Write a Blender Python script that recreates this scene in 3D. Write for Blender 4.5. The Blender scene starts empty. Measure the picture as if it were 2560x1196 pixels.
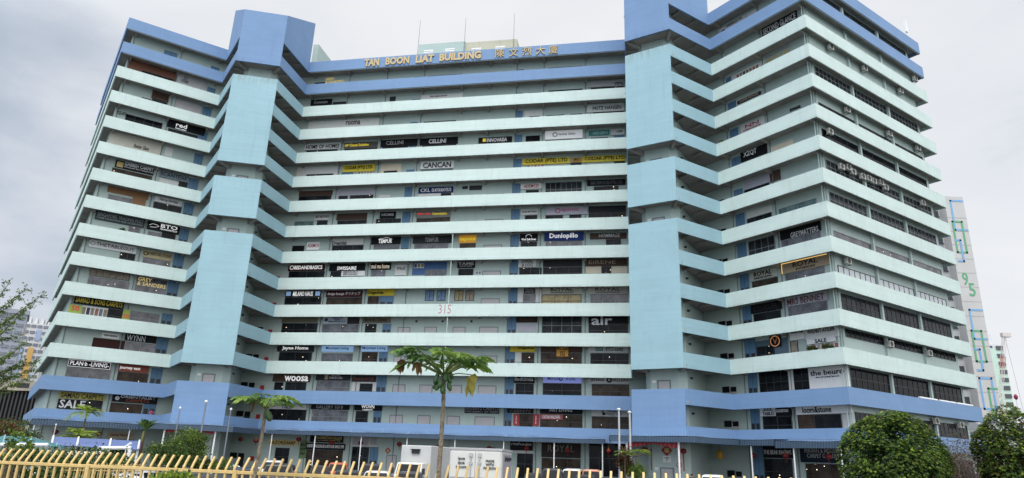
import bpy, bmesh, math, random
import numpy as np
from mathutils import Vector, Matrix, Euler
rnd = random.Random(7)
C = bpy.context.scene.collection
SC = bpy.context.scene
R = math.radians
PI = math.pi

# ------------------------------------------------------------------ camera
EYE = 2.2
FPX, PITCH, ROLL = 1714.9, R(18.006), R(2.050)
_F = Vector((0, math.cos(PITCH), math.sin(PITCH)))
_U0 = Vector((0, -math.sin(PITCH), math.cos(PITCH)))
_R0 = Vector((1, 0, 0))
_RR = _R0 * math.cos(ROLL) + _U0 * math.sin(ROLL)
_UU = -_R0 * math.sin(ROLL) + _U0 * math.cos(ROLL)
cam = bpy.data.cameras.new('camera')
cam.sensor_width = 36
cam.lens = FPX / 2560 * 36
cam.clip_start = 0.1
cam.clip_end = 6000
camo = bpy.data.objects.new('camera', cam)
C.objects.link(camo)
camo.matrix_world = Matrix(((_RR.x, _UU.x, -_F.x, 0), (_RR.y, _UU.y, -_F.y, 0), (_RR.z, _UU.z, -_F.z, EYE), (0, 0, 0, 1)))
SC.camera = camo

def at(x, y, Y):
    """survey helper: the world point at distance Y (metres along +Y) seen at photo pixel x, y"""
    d = _F + _RR * ((x - 1280) / FPX) - _UU * ((y - 598) / FPX)
    d = d * (Y / d.y)
    return Vector((d.x, d.y, d.z + EYE))

# ------------------------------------------------------------------ world: overcast sky
SUN_EL, SUN_AZ = R(58), R(196)      # azimuth measured clockwise from +Y
w = bpy.data.worlds.new('World')
SC.world = w
w.use_nodes = True
nt = w.node_tree
nt.nodes.clear()
N = nt.nodes.new
out = N('ShaderNodeOutputWorld')
bg1 = N('ShaderNodeBackground'); bg1.inputs[1].default_value = 0.1
sky = N('ShaderNodeTexSky'); sky.sky_type = 'NISHITA'; sky.sun_disc = False
sky.sun_elevation = SUN_EL; sky.sun_rotation = SUN_AZ
nt.links.new(sky.outputs[0], bg1.inputs[0])
bg2 = N('ShaderNodeBackground'); bg2.inputs[1].default_value = CLOUD_STRENGTH = 1.0
tc = N('ShaderNodeTexCoord')
mp = N('ShaderNodeMapping'); mp.inputs['Scale'].default_value = (1.0, 1.0, 2.2)
mp.inputs['Location'].default_value = (0.35, 0.2, 0.1)
nt.links.new(tc.outputs['Generated'], mp.inputs[0])
n1 = N('ShaderNodeTexNoise'); n1.inputs['Scale'].default_value = 1.9; n1.inputs['Detail'].default_value = 7; n1.inputs['Roughness'].default_value = 0.55
n1.inputs['Distortion'].default_value = 0.15
nt.links.new(mp.outputs[0], n1.inputs['Vector'])
dot = N('ShaderNodeVectorMath'); dot.operation = 'DOT_PRODUCT'
dot.inputs[1].default_value = Vector((0.62, 0.0, 0.75))
nt.links.new(tc.outputs['Generated'], dot.inputs[0])
mr = N('ShaderNodeMapRange'); mr.inputs[1].default_value = -0.40; mr.inputs[2].default_value = 0.20; mr.inputs[3].default_value = -0.44; mr.inputs[4].default_value = 0.17
nt.links.new(dot.outputs['Value'], mr.inputs[0])
ad = N('ShaderNodeMath'); ad.operation = 'ADD'
nt.links.new(n1.outputs[0], ad.inputs[0]); nt.links.new(mr.outputs[0], ad.inputs[1])
cr = N('ShaderNodeValToRGB')
els = cr.color_ramp.elements
els[0].position = 0.20; els[0].color = (0.40, 0.47, 0.58, 1)
els[1].position = 0.74; els[1].color = (0.95, 0.955, 0.975, 1)
e = els.new(0.36); e.color = (0.58, 0.64, 0.73, 1)
e = els.new(0.52); e.color = (0.85, 0.875, 0.915, 1)
nt.links.new(ad.outputs[0], cr.inputs[0])
nt.links.new(cr.outputs[0], bg2.inputs[0])
# brighter sky added high behind the viewer, out of view, to light the facade
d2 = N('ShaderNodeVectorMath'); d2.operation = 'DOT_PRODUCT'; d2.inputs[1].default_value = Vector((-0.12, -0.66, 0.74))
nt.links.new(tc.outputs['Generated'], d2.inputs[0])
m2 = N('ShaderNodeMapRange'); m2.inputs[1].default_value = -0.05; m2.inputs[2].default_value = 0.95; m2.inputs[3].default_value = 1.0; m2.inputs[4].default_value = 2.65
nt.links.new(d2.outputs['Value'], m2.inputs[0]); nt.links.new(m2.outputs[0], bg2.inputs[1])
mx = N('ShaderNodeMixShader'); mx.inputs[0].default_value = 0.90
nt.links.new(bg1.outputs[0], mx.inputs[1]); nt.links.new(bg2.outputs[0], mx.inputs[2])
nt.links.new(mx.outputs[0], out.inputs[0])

sl = bpy.data.lights.new('sun', 'SUN'); sl.energy = 1.5; sl.angle = R(16); sl.color = (1.0, 0.96, 0.90)
so = bpy.data.objects.new('sun', sl); C.objects.link(so)
sd = Vector((math.sin(SUN_AZ) * math.cos(SUN_EL), math.cos(SUN_AZ) * math.cos(SUN_EL), math.sin(SUN_EL)))
so.rotation_euler = (-sd).to_track_quat('-Z', 'Y').to_euler()

SC.render.engine = 'CYCLES'
SC.view_settings.view_transform = 'Standard'
SC.view_settings.look = 'None'
SC.view_settings.exposure = 0.0
SC.view_settings.gamma = 1.0
SC.render.resolution_x = 1024
SC.render.resolution_y = 478

# ------------------------------------------------------------------ materials
_M = {}
def mat(name, col, rough=0.7, metal=0.0, var=0.06, scale=1.5, bump=0.0, streak=False, spec=0.5, emit=None, estr=0.0):
    if name in _M: return _M[name]
    m = bpy.data.materials.new(name); m.use_nodes = True
    t = m.node_tree; b = t.nodes['Principled BSDF']
    b.inputs['Roughness'].default_value = rough; b.inputs['Metallic'].default_value = metal
    b.inputs['Specular IOR Level'].default_value = spec
    tc = t.nodes.new('ShaderNodeTexCoord')
    mp = t.nodes.new('ShaderNodeMapping')
    mp.inputs['Scale'].default_value = (scale, scale, scale * (0.08 if streak else 1.0))
    t.links.new(tc.outputs['Object'], mp.inputs[0])
    n = t.nodes.new('ShaderNodeTexNoise'); n.inputs['Scale'].default_value = 1.0; n.inputs['Detail'].default_value = 5; n.inputs['Roughness'].default_value = 0.62
    t.links.new(mp.outputs[0], n.inputs['Vector'])
    r = t.nodes.new('ShaderNodeValToRGB')
    r.color_ramp.elements[0].position = 0.3; r.color_ramp.elements[1].position = 0.7
    r.color_ramp.elements[0].color = tuple(max(0, c * (1 - var)) for c in col) + (1,)
    r.color_ramp.elements[1].color = tuple(min(1, c * (1 + var)) for c in col) + (1,)
    t.links.new(n.outputs[0], r.inputs[0]); t.links.new(r.outputs[0], b.inputs['Base Color'])
    if bump:
        bp = t.nodes.new('ShaderNodeBump'); bp.inputs['Strength'].default_value = bump; bp.inputs['Distance'].default_value = 0.03
        n2 = t.nodes.new('ShaderNodeTexNoise'); n2.inputs['Scale'].default_value = scale * 6; n2.inputs['Detail'].default_value = 4
        t.links.new(tc.outputs['Object'], n2.inputs['Vector'])
        t.links.new(n2.outputs[0], bp.inputs['Height']); t.links.new(bp.outputs[0], b.inputs['Normal'])
    if emit:
        b.inputs['Emission Color'].default_value = tuple(emit) + (1,); b.inputs['Emission Strength'].default_value = estr
    _M[name] = m
    return m

def paint_mat(name, col, dirt=0.42, var=0.05):
    """weathered masonry paint: broad patches, rain streaks that run down, faint trowel bands"""
    if name in _M: return _M[name]
    m = mat(name, col, 0.75, 0, var, 0.35, 0.12)
    t = m.node_tree; b = t.nodes['Principled BSDF']
    base = b.inputs['Base Color'].links[0].from_socket
    tc = t.nodes.new('ShaderNodeTexCoord'); mp = t.nodes.new('ShaderNodeMapping')
    mp.inputs['Scale'].default_value = (2.4, 2.4, 0.16)
    t.links.new(tc.outputs['Object'], mp.inputs[0])
    n = t.nodes.new('ShaderNodeTexNoise'); n.inputs['Scale'].default_value = 1; n.inputs['Detail'].default_value = 6; n.inputs['Roughness'].default_value = 0.7
    t.links.new(mp.outputs[0], n.inputs['Vector'])
    r = t.nodes.new('ShaderNodeMapRange'); r.inputs[1].default_value = 0.54; r.inputs[2].default_value = 0.78; r.inputs[3].default_value = 0; r.inputs[4].default_value = dirt
    t.links.new(n.outputs[0], r.inputs[0])
    mx = t.nodes.new('ShaderNodeMix'); mx.data_type = 'RGBA'
    mx.inputs[7].default_value = (col[0] * 0.62, col[1] * 0.66, col[2] * 0.64, 1)
    t.links.new(r.outputs[0], mx.inputs[0]); t.links.new(base, mx.inputs[6])
    # faint horizontal trowel / roller bands
    mp2 = t.nodes.new('ShaderNodeMapping'); mp2.inputs['Scale'].default_value = (0.2, 0.2, 3.1)
    t.links.new(tc.outputs['Object'], mp2.inputs[0])
    n3 = t.nodes.new('ShaderNodeTexNoise'); n3.inputs['Scale'].default_value = 1; n3.inputs['Detail'].default_value = 5
    t.links.new(mp2.outputs[0], n3.inputs['Vector'])
    r3 = t.nodes.new('ShaderNodeMapRange'); r3.inputs[1].default_value = 0.35; r3.inputs[2].default_value = 0.7; r3.inputs[3].default_value = 0.965; r3.inputs[4].default_value = 1.03
    t.links.new(n3.outputs[0], r3.inputs[0])
    ml = t.nodes.new('ShaderNodeMix'); ml.data_type = 'RGBA'; ml.blend_type = 'MULTIPLY'; ml.inputs[0].default_value = 1.0
    t.links.new(mx.outputs[2], ml.inputs[6]); t.links.new(r3.outputs[0], ml.inputs[7])
    t.links.new(ml.outputs[2], b.inputs['Base Color'])
    return m

def worn(m, z_lo, z_hi, col, lo=0.42, hi=0.66, amount=0.75, scl=(3.0, 3.0, 0.35), name=None, base_z=None, period=3.8):
    """stains or scrapes that sit between two heights of a wall"""
    m = m.copy(); m.name = name; t = m.node_tree; b = t.nodes['Principled BSDF']
    base = b.inputs['Base Color'].links[0].from_socket
    tc = t.nodes.new('ShaderNodeTexCoord'); sp = t.nodes.new('ShaderNodeSeparateXYZ'); t.links.new(tc.outputs['Object'], sp.inputs[0])
    mp = t.nodes.new('ShaderNodeMapping'); mp.inputs['Scale'].default_value = scl; t.links.new(tc.outputs['Object'], mp.inputs[0])
    n = t.nodes.new('ShaderNodeTexNoise'); n.inputs['Scale'].default_value = 1; n.inputs['Detail'].default_value = 6; n.inputs['Roughness'].default_value = .65; t.links.new(mp.outputs[0], n.inputs['Vector'])
    zs = sp.outputs['Z']
    if base_z is not None:                # the same wear on every storey, its shape different each time
        s1 = t.nodes.new('ShaderNodeMath'); s1.operation = 'SUBTRACT'; s1.inputs[1].default_value = base_z; t.links.new(zs, s1.inputs[0])
        s2 = t.nodes.new('ShaderNodeMath'); s2.operation = 'MODULO'; s2.inputs[1].default_value = period; t.links.new(s1.outputs[0], s2.inputs[0]); zs = s2.outputs[0]
    r1 = t.nodes.new('ShaderNodeMapRange'); r1.inputs[1].default_value = z_lo; r1.inputs[2].default_value = z_hi; t.links.new(zs, r1.inputs[0])
    r2 = t.nodes.new('ShaderNodeMapRange'); r2.inputs[1].default_value = lo; r2.inputs[2].default_value = hi; t.links.new(n.outputs[0], r2.inputs[0])
    mu = t.nodes.new('ShaderNodeMath'); mu.operation = 'MULTIPLY'; t.links.new(r1.outputs[0], mu.inputs[0]); t.links.new(r2.outputs[0], mu.inputs[1])
    m3 = t.nodes.new('ShaderNodeMath'); m3.operation = 'MULTIPLY'; m3.inputs[1].default_value = amount; t.links.new(mu.outputs[0], m3.inputs[0])
    mx = t.nodes.new('ShaderNodeMix'); mx.data_type = 'RGBA'; mx.inputs[7].default_value = tuple(col) + (1,); t.links.new(m3.outputs[0], mx.inputs[0]); t.links.new(base, mx.inputs[6]); t.links.new(mx.outputs[2], b.inputs['Base Color'])
    return m
def glass_mat(name, col, lamps=0.0, lampcol=(1, 0.85, 0.6), rough=0.06, dens=0.93):
    """shop glass: a dim interior with scattered lit lamps behind it"""
    if name in _M: return _M[name]
    m = mat(name, col, rough, 0, 0.7, 0.9, spec=0.42 if name == 'glass_grey' else 0.09)
    t = m.node_tree; b = t.nodes['Principled BSDF']
    if lamps:
        tc = t.nodes.new('ShaderNodeTexCoord')
        v = t.nodes.new('ShaderNodeTexVoronoi'); v.inputs['Scale'].default_value = 1.7
        t.links.new(tc.outputs['Object'], v.inputs['Vector'])
        lt = t.nodes.new('ShaderNodeMath'); lt.operation = 'LESS_THAN'; lt.inputs[1].default_value = 0.085
        t.links.new(v.outputs['Distance'], lt.inputs[0])
        sx = t.nodes.new('ShaderNodeSeparateColor'); t.links.new(v.outputs['Color'], sx.inputs[0])
        g = t.nodes.new('ShaderNodeMath'); g.operation = 'GREATER_THAN'; g.inputs[1].default_value = 0.55
        t.links.new(sx.outputs[0], g.inputs[0])
        mu = t.nodes.new('ShaderNodeMath'); mu.operation = 'MULTIPLY'
        t.links.new(lt.outputs[0], mu.inputs[0]); t.links.new(g.outputs[0], mu.inputs[1])
        m2 = t.nodes.new('ShaderNodeMath'); m2.operation = 'MULTIPLY'; m2.inputs[1].default_value = lamps
        t.links.new(mu.outputs[0], m2.inputs[0])
        b.inputs['Emission Color'].default_value = tuple(lampcol) + (1,)
        t.links.new(m2.outputs[0], b.inputs['Emission Strength'])
    return m

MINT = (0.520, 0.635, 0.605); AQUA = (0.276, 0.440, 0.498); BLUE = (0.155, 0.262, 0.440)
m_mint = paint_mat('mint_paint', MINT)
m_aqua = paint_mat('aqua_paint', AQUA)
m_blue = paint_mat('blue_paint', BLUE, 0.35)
m_wall = paint_mat('inner_wall_paint', (0.41, 0.505, 0.475), 0.35)  # mint taken darker, part of the corridor shade put into the colour
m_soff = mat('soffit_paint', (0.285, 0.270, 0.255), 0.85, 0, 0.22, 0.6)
m_white = mat('white_paint', (0.72, 0.74, 0.74), 0.5)
m_frame = mat('dark_frame', (0.03, 0.033, 0.035), 0.45)
m_alu = mat('aluminium_frame', (0.22, 0.23, 0.24), 0.5, 0.2)
m_service = mat('service_door_blue', (0.085, 0.185, 0.300), 0.6, 0, 0.12)
m_shutter = mat('shutter_grey', (0.42, 0.41, 0.42), 0.55, 0.1, 0.06)
m_dark = mat('dark_metal', (0.02, 0.02, 0.022), 0.5)
m_pipe = mat('pipe_grey', (0.16, 0.19, 0.19), 0.6)
m_steel = mat('steel', (0.5, 0.51, 0.52), 0.35, 0.8)
G = {
 'dark': glass_mat('glass_dark', (0.014, 0.017, 0.020), 3.0),
 'black': glass_mat('glass_black', (0.010, 0.011, 0.013)),
 'grey': glass_mat('glass_grey', (0.11, 0.112, 0.125), 2.0),
 'warm': glass_mat('glass_warm', (0.050, 0.036, 0.026), 4.0),
 'green': glass_mat('glass_green', (0.10, 0.17, 0.17)),
 'grid': glass_mat('glass_grid', (0.028, 0.034, 0.038)),
 'brown': glass_mat('glass_brown', (0.06, 0.04, 0.028)),
 'side': glass_mat('glass_side', (0.032, 0.036, 0.038)),
 'curtained': mat('blind_white', (0.52, 0.56, 0.58), 0.4, 0, 0.12, 1.2),
}
COL = dict(black=(.012, .012, .014), white=(.84, .84, .84), grey=(.40, .41, .42), lightgrey=(.72, .73, .74), charcoal=(.035, .037, .042), darkgrey=(.17, .17, .175),
 pale=(.62, .63, .61), gold=(.62, .48, .20), gold2=(.50, .42, .24), yellow=(.66, .52, .04), yellow2=(.42, .38, .08), amber=(.50, .27, .04), bronze=(.10, .095, .085), navy=(.012, .028, .11), navyblack=(.012, .02, .034),
 teal=(.04, .22, .20), mint=(.45, .65, .6), red=(.35, .025, .035), redlit=(.75, .06, .05), rose=(.42, .10, .11), mauve=(.42, .42, .48), plum=(.16, .06, .07), pink=(.45, .05, .16), taupe=(.22, .21, .19),
 orange=(.62, .30, .03), brown=(.085, .055, .042), tan=(.42, .33, .22), darkred=(.07, .016, .014), maroon=(.075, .018, .026), cream=(.70, .62, .48), beige=(.50, .49, .42), lightblue=(.48, .56, .64), skyblue=(.28, .46, .72), periwinkle=(.30, .36, .85),
 olive=(.16, .145, .10), darkbrown=(.035, .026, .022), rust=(.28, .06, .025), slate=(.20, .25, .29), slate2=(.045, .065, .075), lime=(.34, .46, .08), green=(.12, .20, .08), copper=(.62, .26, .11))
PANEL = dict(blackpanel='charcoal', palepanel='pale', brownpanel='brown', greypanel='mauve', creampanel='cream', bluepanel=(.055, .13, .30), olivepanel='olive', brickpanel=(.16, .065, .04), woodpanel=(.22, .11, .045),
 darkredpanel=(.035, .012, .010), taupepanel='grey', bluegreypanel=(.085, .14, .19))
CURT = dict(bluecurtain=(.16, .26, .42), goldcurtain=(.38, .31, .16), tancurtain=(.30, .25, .20))
NAMES = dict(black='black', white='white', grey='grey', lightgrey='light grey', charcoal='charcoal', darkgrey='dark grey', pale='off-white', gold='gold', gold2='beige gold', yellow='yellow', yellow2='olive yellow', amber='amber', bronze='grey-brown', navy='navy', navyblack='blue-black',
 teal='teal', mint='pale green', red='red', redlit='red', rose='rose red', mauve='pale mauve', plum='plum', pink='pink', taupe='taupe', orange='orange', brown='brown', tan='tan', darkred='dark red-brown', maroon='maroon', cream='cream', beige='beige', lightblue='pale blue', skyblue='sky blue', periwinkle='bright violet-blue',
 olive='olive brown', darkbrown='dark brown', rust='rust', slate='slate grey', slate2='dark slate', lime='lime green', green='green', copper='copper')
def cm(n, lit=0):
    c = COL[n] if isinstance(n, str) else n
    nm = 'paint_%s%s' % (n if isinstance(n, str) else '%.2f_%.2f_%.2f' % n, '_lit' if lit else '')
    return mat(nm, c, 0.5, 0, 0.05, 1.0, emit=(c if lit else None), estr=lit, spec=.12 if max(c) < .12 else .4)

# ------------------------------------------------------------------ mesh helpers
class MB:
    def __init__(s): s.v = []; s.f = []; s.mi = []; s.m = 0; s.smooth = False
    def add(s, vs, fs, M=None):
        o = len(s.v)
        s.v += [tuple(M @ Vector(v)) if M is not None else tuple(v) for v in vs]
        s.f += [tuple(i + o for i in f) for f in fs]; s.mi += [s.m] * len(fs)
        return s
    def box(s, x0, y0, z0, x1, y1, z1, M=None):
        v = [(x0, y0, z0), (x1, y0, z0), (x1, y1, z0), (x0, y1, z0), (x0, y0, z1), (x1, y0, z1), (x1, y1, z1), (x0, y1, z1)]
        return s.add(v, [(0, 3, 2, 1), (4, 5, 6, 7), (0, 1, 5, 4), (1, 2, 6, 5), (2, 3, 7, 6), (3, 0, 4, 7)], M)
    def tube(s, pts, rad, n=8, cap=True, M=None):
        pts = [Vector(p) for p in pts]
        if not hasattr(rad, '__len__'): rad = [rad] * len(pts)
        vs = []; fs = []
        up = None
        for i, p in enumerate(pts):
            t = (pts[min(i + 1, len(pts) - 1)] - pts[max(i - 1, 0)]).normalized()
            if up is None or abs(up.dot(t)) > 0.98:
                up = Vector((0, 0, 1)) if abs(t.z) < 0.9 else Vector((1, 0, 0))
            a = t.cross(up).normalized(); b = a.cross(t).normalized(); up = b
            for k in range(n):
                an = 2 * PI * k / n
                vs.append(p + (a * math.cos(an) + b * math.sin(an)) * rad[i])
        for i in range(len(pts) - 1):
            for k in range(n):
                fs.append((i * n + k, i * n + (k + 1) % n, (i + 1) * n + (k + 1) % n, (i + 1) * n + k))
        if cap:
            fs.append(tuple(range(n))[::-1]); fs.append(tuple(range((len(pts) - 1) * n, len(pts) * n)))
        return s.add(vs, fs, M)
    def lathe(s, prof, n=14, M=None):
        vs = []; fs = []
        for r, z in prof:
            for k in range(n):
                a = 2 * PI * k / n; vs.append((r * math.cos(a), r * math.sin(a), z))
        for i in range(len(prof) - 1):
            for k in range(n):
                fs.append((i * n + k, i * n + (k + 1) % n, (i + 1) * n + (k + 1) % n, (i + 1) * n + k))
        fs.append(tuple(range(n))[::-1]); fs.append(tuple(range((len(prof) - 1) * n, len(prof) * n)))
        return s.add(vs, fs, M)
    def prism(s, poly, z0, z1, M=None):
        n = len(poly)
        vs = [(p[0], p[1], z0) for p in poly] + [(p[0], p[1], z1) for p in poly]
        fs = [tuple(range(n))[::-1], tuple(range(n, 2 * n))] + [(i, (i + 1) % n, (i + 1) % n + n, i + n) for i in range(n)]
        return s.add(vs, fs, M)

WM = {}
def inv(o): return WM.get(o, Matrix()).inverted()
def obj(name, mb, mats, parent=None, local=False, smooth=False, bevel=0.0, tri=False):
    """link a MB as one mesh object; its vertices are world coordinates unless local=True"""
    me = bpy.data.meshes.new(name)
    vs = mb.v
    if parent is not None and not local:
        I = inv(parent); vs = [tuple(I @ Vector(v)) for v in vs]
    me.from_pydata(vs, [], mb.f)
    if not isinstance(mats, (list, tuple)): mats = [mats]
    for m in mats: me.materials.append(m)
    if len(mats) > 1: me.polygons.foreach_set('material_index', mb.mi)
    if tri:
        bm = bmesh.new(); bm.from_mesh(me); bmesh.ops.triangulate(bm, faces=bm.faces); bmesh.ops.recalc_face_normals(bm, faces=bm.faces); bm.to_mesh(me); bm.free()
    if smooth: me.polygons.foreach_set('use_smooth', [True] * len(me.polygons))
    me.update()
    o = bpy.data.objects.new(name, me); C.objects.link(o)
    if parent is not None:
        o.parent = parent; WM[o] = WM.get(parent, Matrix())
    if bevel:
        b = o.modifiers.new('bevel', 'BEVEL'); b.width = bevel; b.segments = 2; b.limit_method = 'ANGLE'
    return o
def tag(o, label, cat, group=None):
    o['label'] = label; o['category'] = cat
    if group: o['group'] = group
    return o
def thing(name, label, cat, M=None, group=None):
    o = bpy.data.objects.new(name, None); C.objects.link(o)
    o.empty_display_size = 0.3
    M = M if M is not None else Matrix()
    if isinstance(M, Vector): M = Matrix.Translation(M)
    o.matrix_world = M; WM[o] = M.copy()
    return tag(o, label, cat, group)
def struct(name, mb, m, kind='structure', smooth=False):
    o = obj(name, mb, m, smooth=smooth); o['kind'] = kind; return o
KIDS = {}
def kids(o): return [c for c in C.objects if c.parent == o]
def copy_tree(o, M=None, label=None):
    """copy of a thing with copies of its parts and sub-parts, sharing mesh data"""
    c = o.copy(); C.objects.link(c)
    if M is not None: c.matrix_world = M; WM[c] = M.copy()
    if label: c['label'] = label
    for ch in KIDS.setdefault(o, kids(o)):
        d = ch.copy(); C.objects.link(d); d.parent = c
        for g in KIDS.setdefault(ch, kids(ch)):
            e = g.copy(); C.objects.link(e); e.parent = d
    return c
def text_mb(body, bold=0.0, shear=0.0):
    """letters as a flat-backed solid in the x / z plane facing -y; returns MB, width, height with the lower left corner at 0,0"""
    cu = bpy.data.curves.new('lettering', 'FONT'); cu.body = body; cu.size = 1.0; cu.offset = bold; cu.shear = shear
    cu.extrude = 0.02; cu.resolution_u = 2; cu.align_x = 'CENTER'; cu.space_line = 0.95
    o = bpy.data.objects.new('lettering', cu); C.objects.link(o)
    bpy.context.view_layer.update()
    me = bpy.data.meshes.new_from_object(o.evaluated_get(bpy.context.evaluated_depsgraph_get()))
    vs = [tuple(v.co) for v in me.vertices]; fs = [tuple(p.vertices) for p in me.polygons]
    bpy.data.objects.remove(o); bpy.data.curves.remove(cu); bpy.data.meshes.remove(me)
    if not vs: return MB(), 1, 1
    x0 = min(v[0] for v in vs); x1 = max(v[0] for v in vs); y0 = min(v[1] for v in vs); y1 = max(v[1] for v in vs)
    mb = MB(); mb.add([(v[0] - x0, -v[2], v[1] - y0) for v in vs], fs)
    return mb, x1 - x0, y1 - y0
def lettering(name, body, x0, z0, x1, z1, y, m, parent, bold=0.0, shear=0.0, keep=False, local=True, M=None, depth=1.0):
    mb, wd, ht = text_mb(body, bold, shear)
    sx = (x1 - x0) / wd; sz = (z1 - z0) / ht
    if keep:
        s_ = min(sx, sz); ox = x0 + ((x1 - x0) - wd * s_) / 2; oz = z0 + ((z1 - z0) - ht * s_) / 2; sx = sz = s_
    else: ox, oz = x0, z0
    T = Matrix(((sx, 0, 0, ox), (0, depth, 0, y), (0, 0, sz, oz), (0, 0, 0, 1)))
    if M is not None: T = M @ T
    m2 = MB(); m2.add(mb.v, mb.f, T)
    return obj(name, m2, m, parent, local=local)

# ------------------------------------------------------------------ ground
g = MB(); g.add([(-3000, -60, 0), (3000, -60, 0), (3000, 5000, 0), (-3000, 5000, 0)], [(0, 1, 2, 3)])
struct('ground', g, mat('asphalt', (0.085, 0.085, 0.085), 0.9, 0, 0.25, 0.8, 0.2))
g = MB(); g.add([(-60, -30, .004), (60, -30, .004), (60, 7.5, .004), (-60, 16.5, .004)], [(0, 1, 2, 3)])
struct('verge', g, mat('grass_soil', (0.055, 0.075, 0.025), 0.95, 0, 0.4, 3, 0.5))

# ------------------------------------------------------------------ the building
H = 3.8; Z15 = 4.687; PAR = 1.65; PARR = 1.747
PL = {'A': (-54.691, 82.411), 'B': (-43.631, 89.734), 'C': (-39.339, 83.544), 'D': (-33.521, 84.703), 'E': (-32.024, 92.332), 'H': (13.573, 75.873), 'I': (18.578, 72.833), 'J': (24.889, 77.001), 'K': (32.486, 66.168), 'L': (55.611, 81.872)}
PL = {k: Vector(v) for k, v in PL.items()}
PL['G'] = PL['H'] + Vector((1.40, 7.58)) 
PL['A2'] = Vector((-71.3, 105.4))
def zb(n): return Z15 + (n - 2) * H          # bottom of the parapet of storey n; 16 is the roof
class Wing:
    def __init__(s, a, b, off):
        s.O = PL[a]; s.d = (PL[b] - PL[a]).normalized(); s.n = Vector((-s.d.y, s.d.x)); s.off = off; s.len = (PL[b] - PL[a]).length
    def M(s, u, z, out=0.0):
        """frame on the recessed wall: x along the wing, y inward, z up; origin 'out' metres in front of the wall"""
        p = s.O + s.d * u + s.n * (s.off - out)
        return Matrix(((s.d.x, s.n.x, 0, p.x), (s.d.y, s.n.y, 0, p.y), (0, 0, 1, z), (0, 0, 0, 1)))
WG = {'L': Wing('A', 'B', 2.0), 'M': Wing('E', 'G', 2.0), 'R': Wing('J', 'K', 2.0), 'S': Wing('K', 'L', 1.0)}
def isect(p, d, q, e):
    det = d.x * -e.y + e.x * d.y; r = q - p
    t = (r.x * -e.y + e.x * r.y) / det
    return p + d * t
def line(wg, off): return (wg.O + wg.n * off, wg.d)
def off_poly(pts, d):
    """offset an open polyline to its left (inward) by d with mitred corners"""
    res = []
    for i, p in enumerate(pts):
        n = []
        if i > 0: t = (p - pts[i - 1]).normalized(); n.append((pts[i - 1], t))
        if i < len(pts) - 1: t = (pts[i + 1] - p).normalized(); n.append((p, t))
        L_ = [(q + Vector((-t.y, t.x)) * d, t) for q, t in n]
        res.append(L_[0][0] + (p - n[0][0]) if len(L_) == 1 else isect(L_[0][0], L_[0][1], L_[1][0], L_[1][1]))
    return res
LW, MW, RW, SW = WG['L'], WG['M'], WG['R'], WG['S']
backL = line(LW, 28); backM = line(MW, 26); backR = (PL['L'], RW.d)
Y1 = isect(*backL, *backM); Y2 = isect(*backM, *backR)
OUT = [PL[k] for k in ('A2', 'A', 'B', 'C', 'D', 'E', 'G', 'H', 'I', 'J', 'K', 'L')]
BO = Vector((0, 92, 0))
bld = thing('apartment_block', 'huge fifteen-storey pale mint and blue block of shops with open corridors and two lift towers', 'building', Matrix.Translation(BO))

AX = (PL['A2'] - PL['A']).normalized()
ENDW = (PL['A'] + LW.d * 1.0, AX)                # left gable wall line, set back 1 m
Wp = [isect(*ENDW, PL['A2'], -LW.d), isect(*ENDW, *line(LW, 2.0)), isect(*line(LW, 2.0), *line(MW, 2.0)), isect(*line(MW, 2.0), *line(RW, 2.0)),
      isect(*line(RW, 2.0), *line(SW, 1.0)), isect(*line(SW, 1.0), PL['L'] - SW.d * 1.5, RW.d), Y2, Y1]
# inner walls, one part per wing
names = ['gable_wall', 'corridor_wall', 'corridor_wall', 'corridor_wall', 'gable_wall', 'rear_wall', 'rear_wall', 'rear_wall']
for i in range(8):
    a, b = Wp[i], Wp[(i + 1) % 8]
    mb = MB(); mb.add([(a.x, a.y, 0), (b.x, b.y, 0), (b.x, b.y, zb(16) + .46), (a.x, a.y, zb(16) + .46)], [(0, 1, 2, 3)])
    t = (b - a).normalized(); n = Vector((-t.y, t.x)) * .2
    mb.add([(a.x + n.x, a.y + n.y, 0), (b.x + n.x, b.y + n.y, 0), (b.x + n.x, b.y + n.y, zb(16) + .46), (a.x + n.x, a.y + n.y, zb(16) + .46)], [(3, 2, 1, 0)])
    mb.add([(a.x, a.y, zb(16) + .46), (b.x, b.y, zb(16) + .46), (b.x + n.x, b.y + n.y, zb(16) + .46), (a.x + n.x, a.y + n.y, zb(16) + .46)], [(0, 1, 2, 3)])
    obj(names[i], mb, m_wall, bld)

# floor slabs with their ribs, one part per storey
slab_out = off_poly(OUT, 0.02)
slab_poly = [(p.x, p.y) for p in slab_out] + [(Y2.x, Y2.y), (Y1.x, Y1.y)]
TW = []
for c, d, b, e in (('C', 'D', 'B', 'E'), ('H', 'I', 'G', 'J')):
    Cc, Dd = PL[c], PL[d]; t = (Dd - Cc).normalized(); n = Vector((-t.y, t.x))
    TW.append((Cc, Dd, PL[b], PL[e], t, n))
def beam(mb, p, q, z, wd=0.24, d0=0.42, d1=0.28):
    """tapering rib from wall point p to parapet point q under the soffit z"""
    t = (q - p).normalized(); s = Vector((-t.y, t.x)) * wd / 2
    vs = []
    for P_, dd in ((p, d0), (q, d1)):
        for sg_ in (1, -1):
            vs += [(P_.x + s.x * sg_, P_.y + s.y * sg_, z + .003), (P_.x + s.x * sg_, P_.y + s.y * sg_, z - dd)]
    mb.add(vs, [(0, 1, 3, 2), (4, 6, 7, 5), (0, 4, 5, 1), (2, 3, 7, 6), (1, 5, 7, 3), (0, 2, 6, 4)])
MBAYS = [0.3, 6.05, 12.0, 17.95, 24.05, 28.2, 32.2, 36.2, 42.2]
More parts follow.
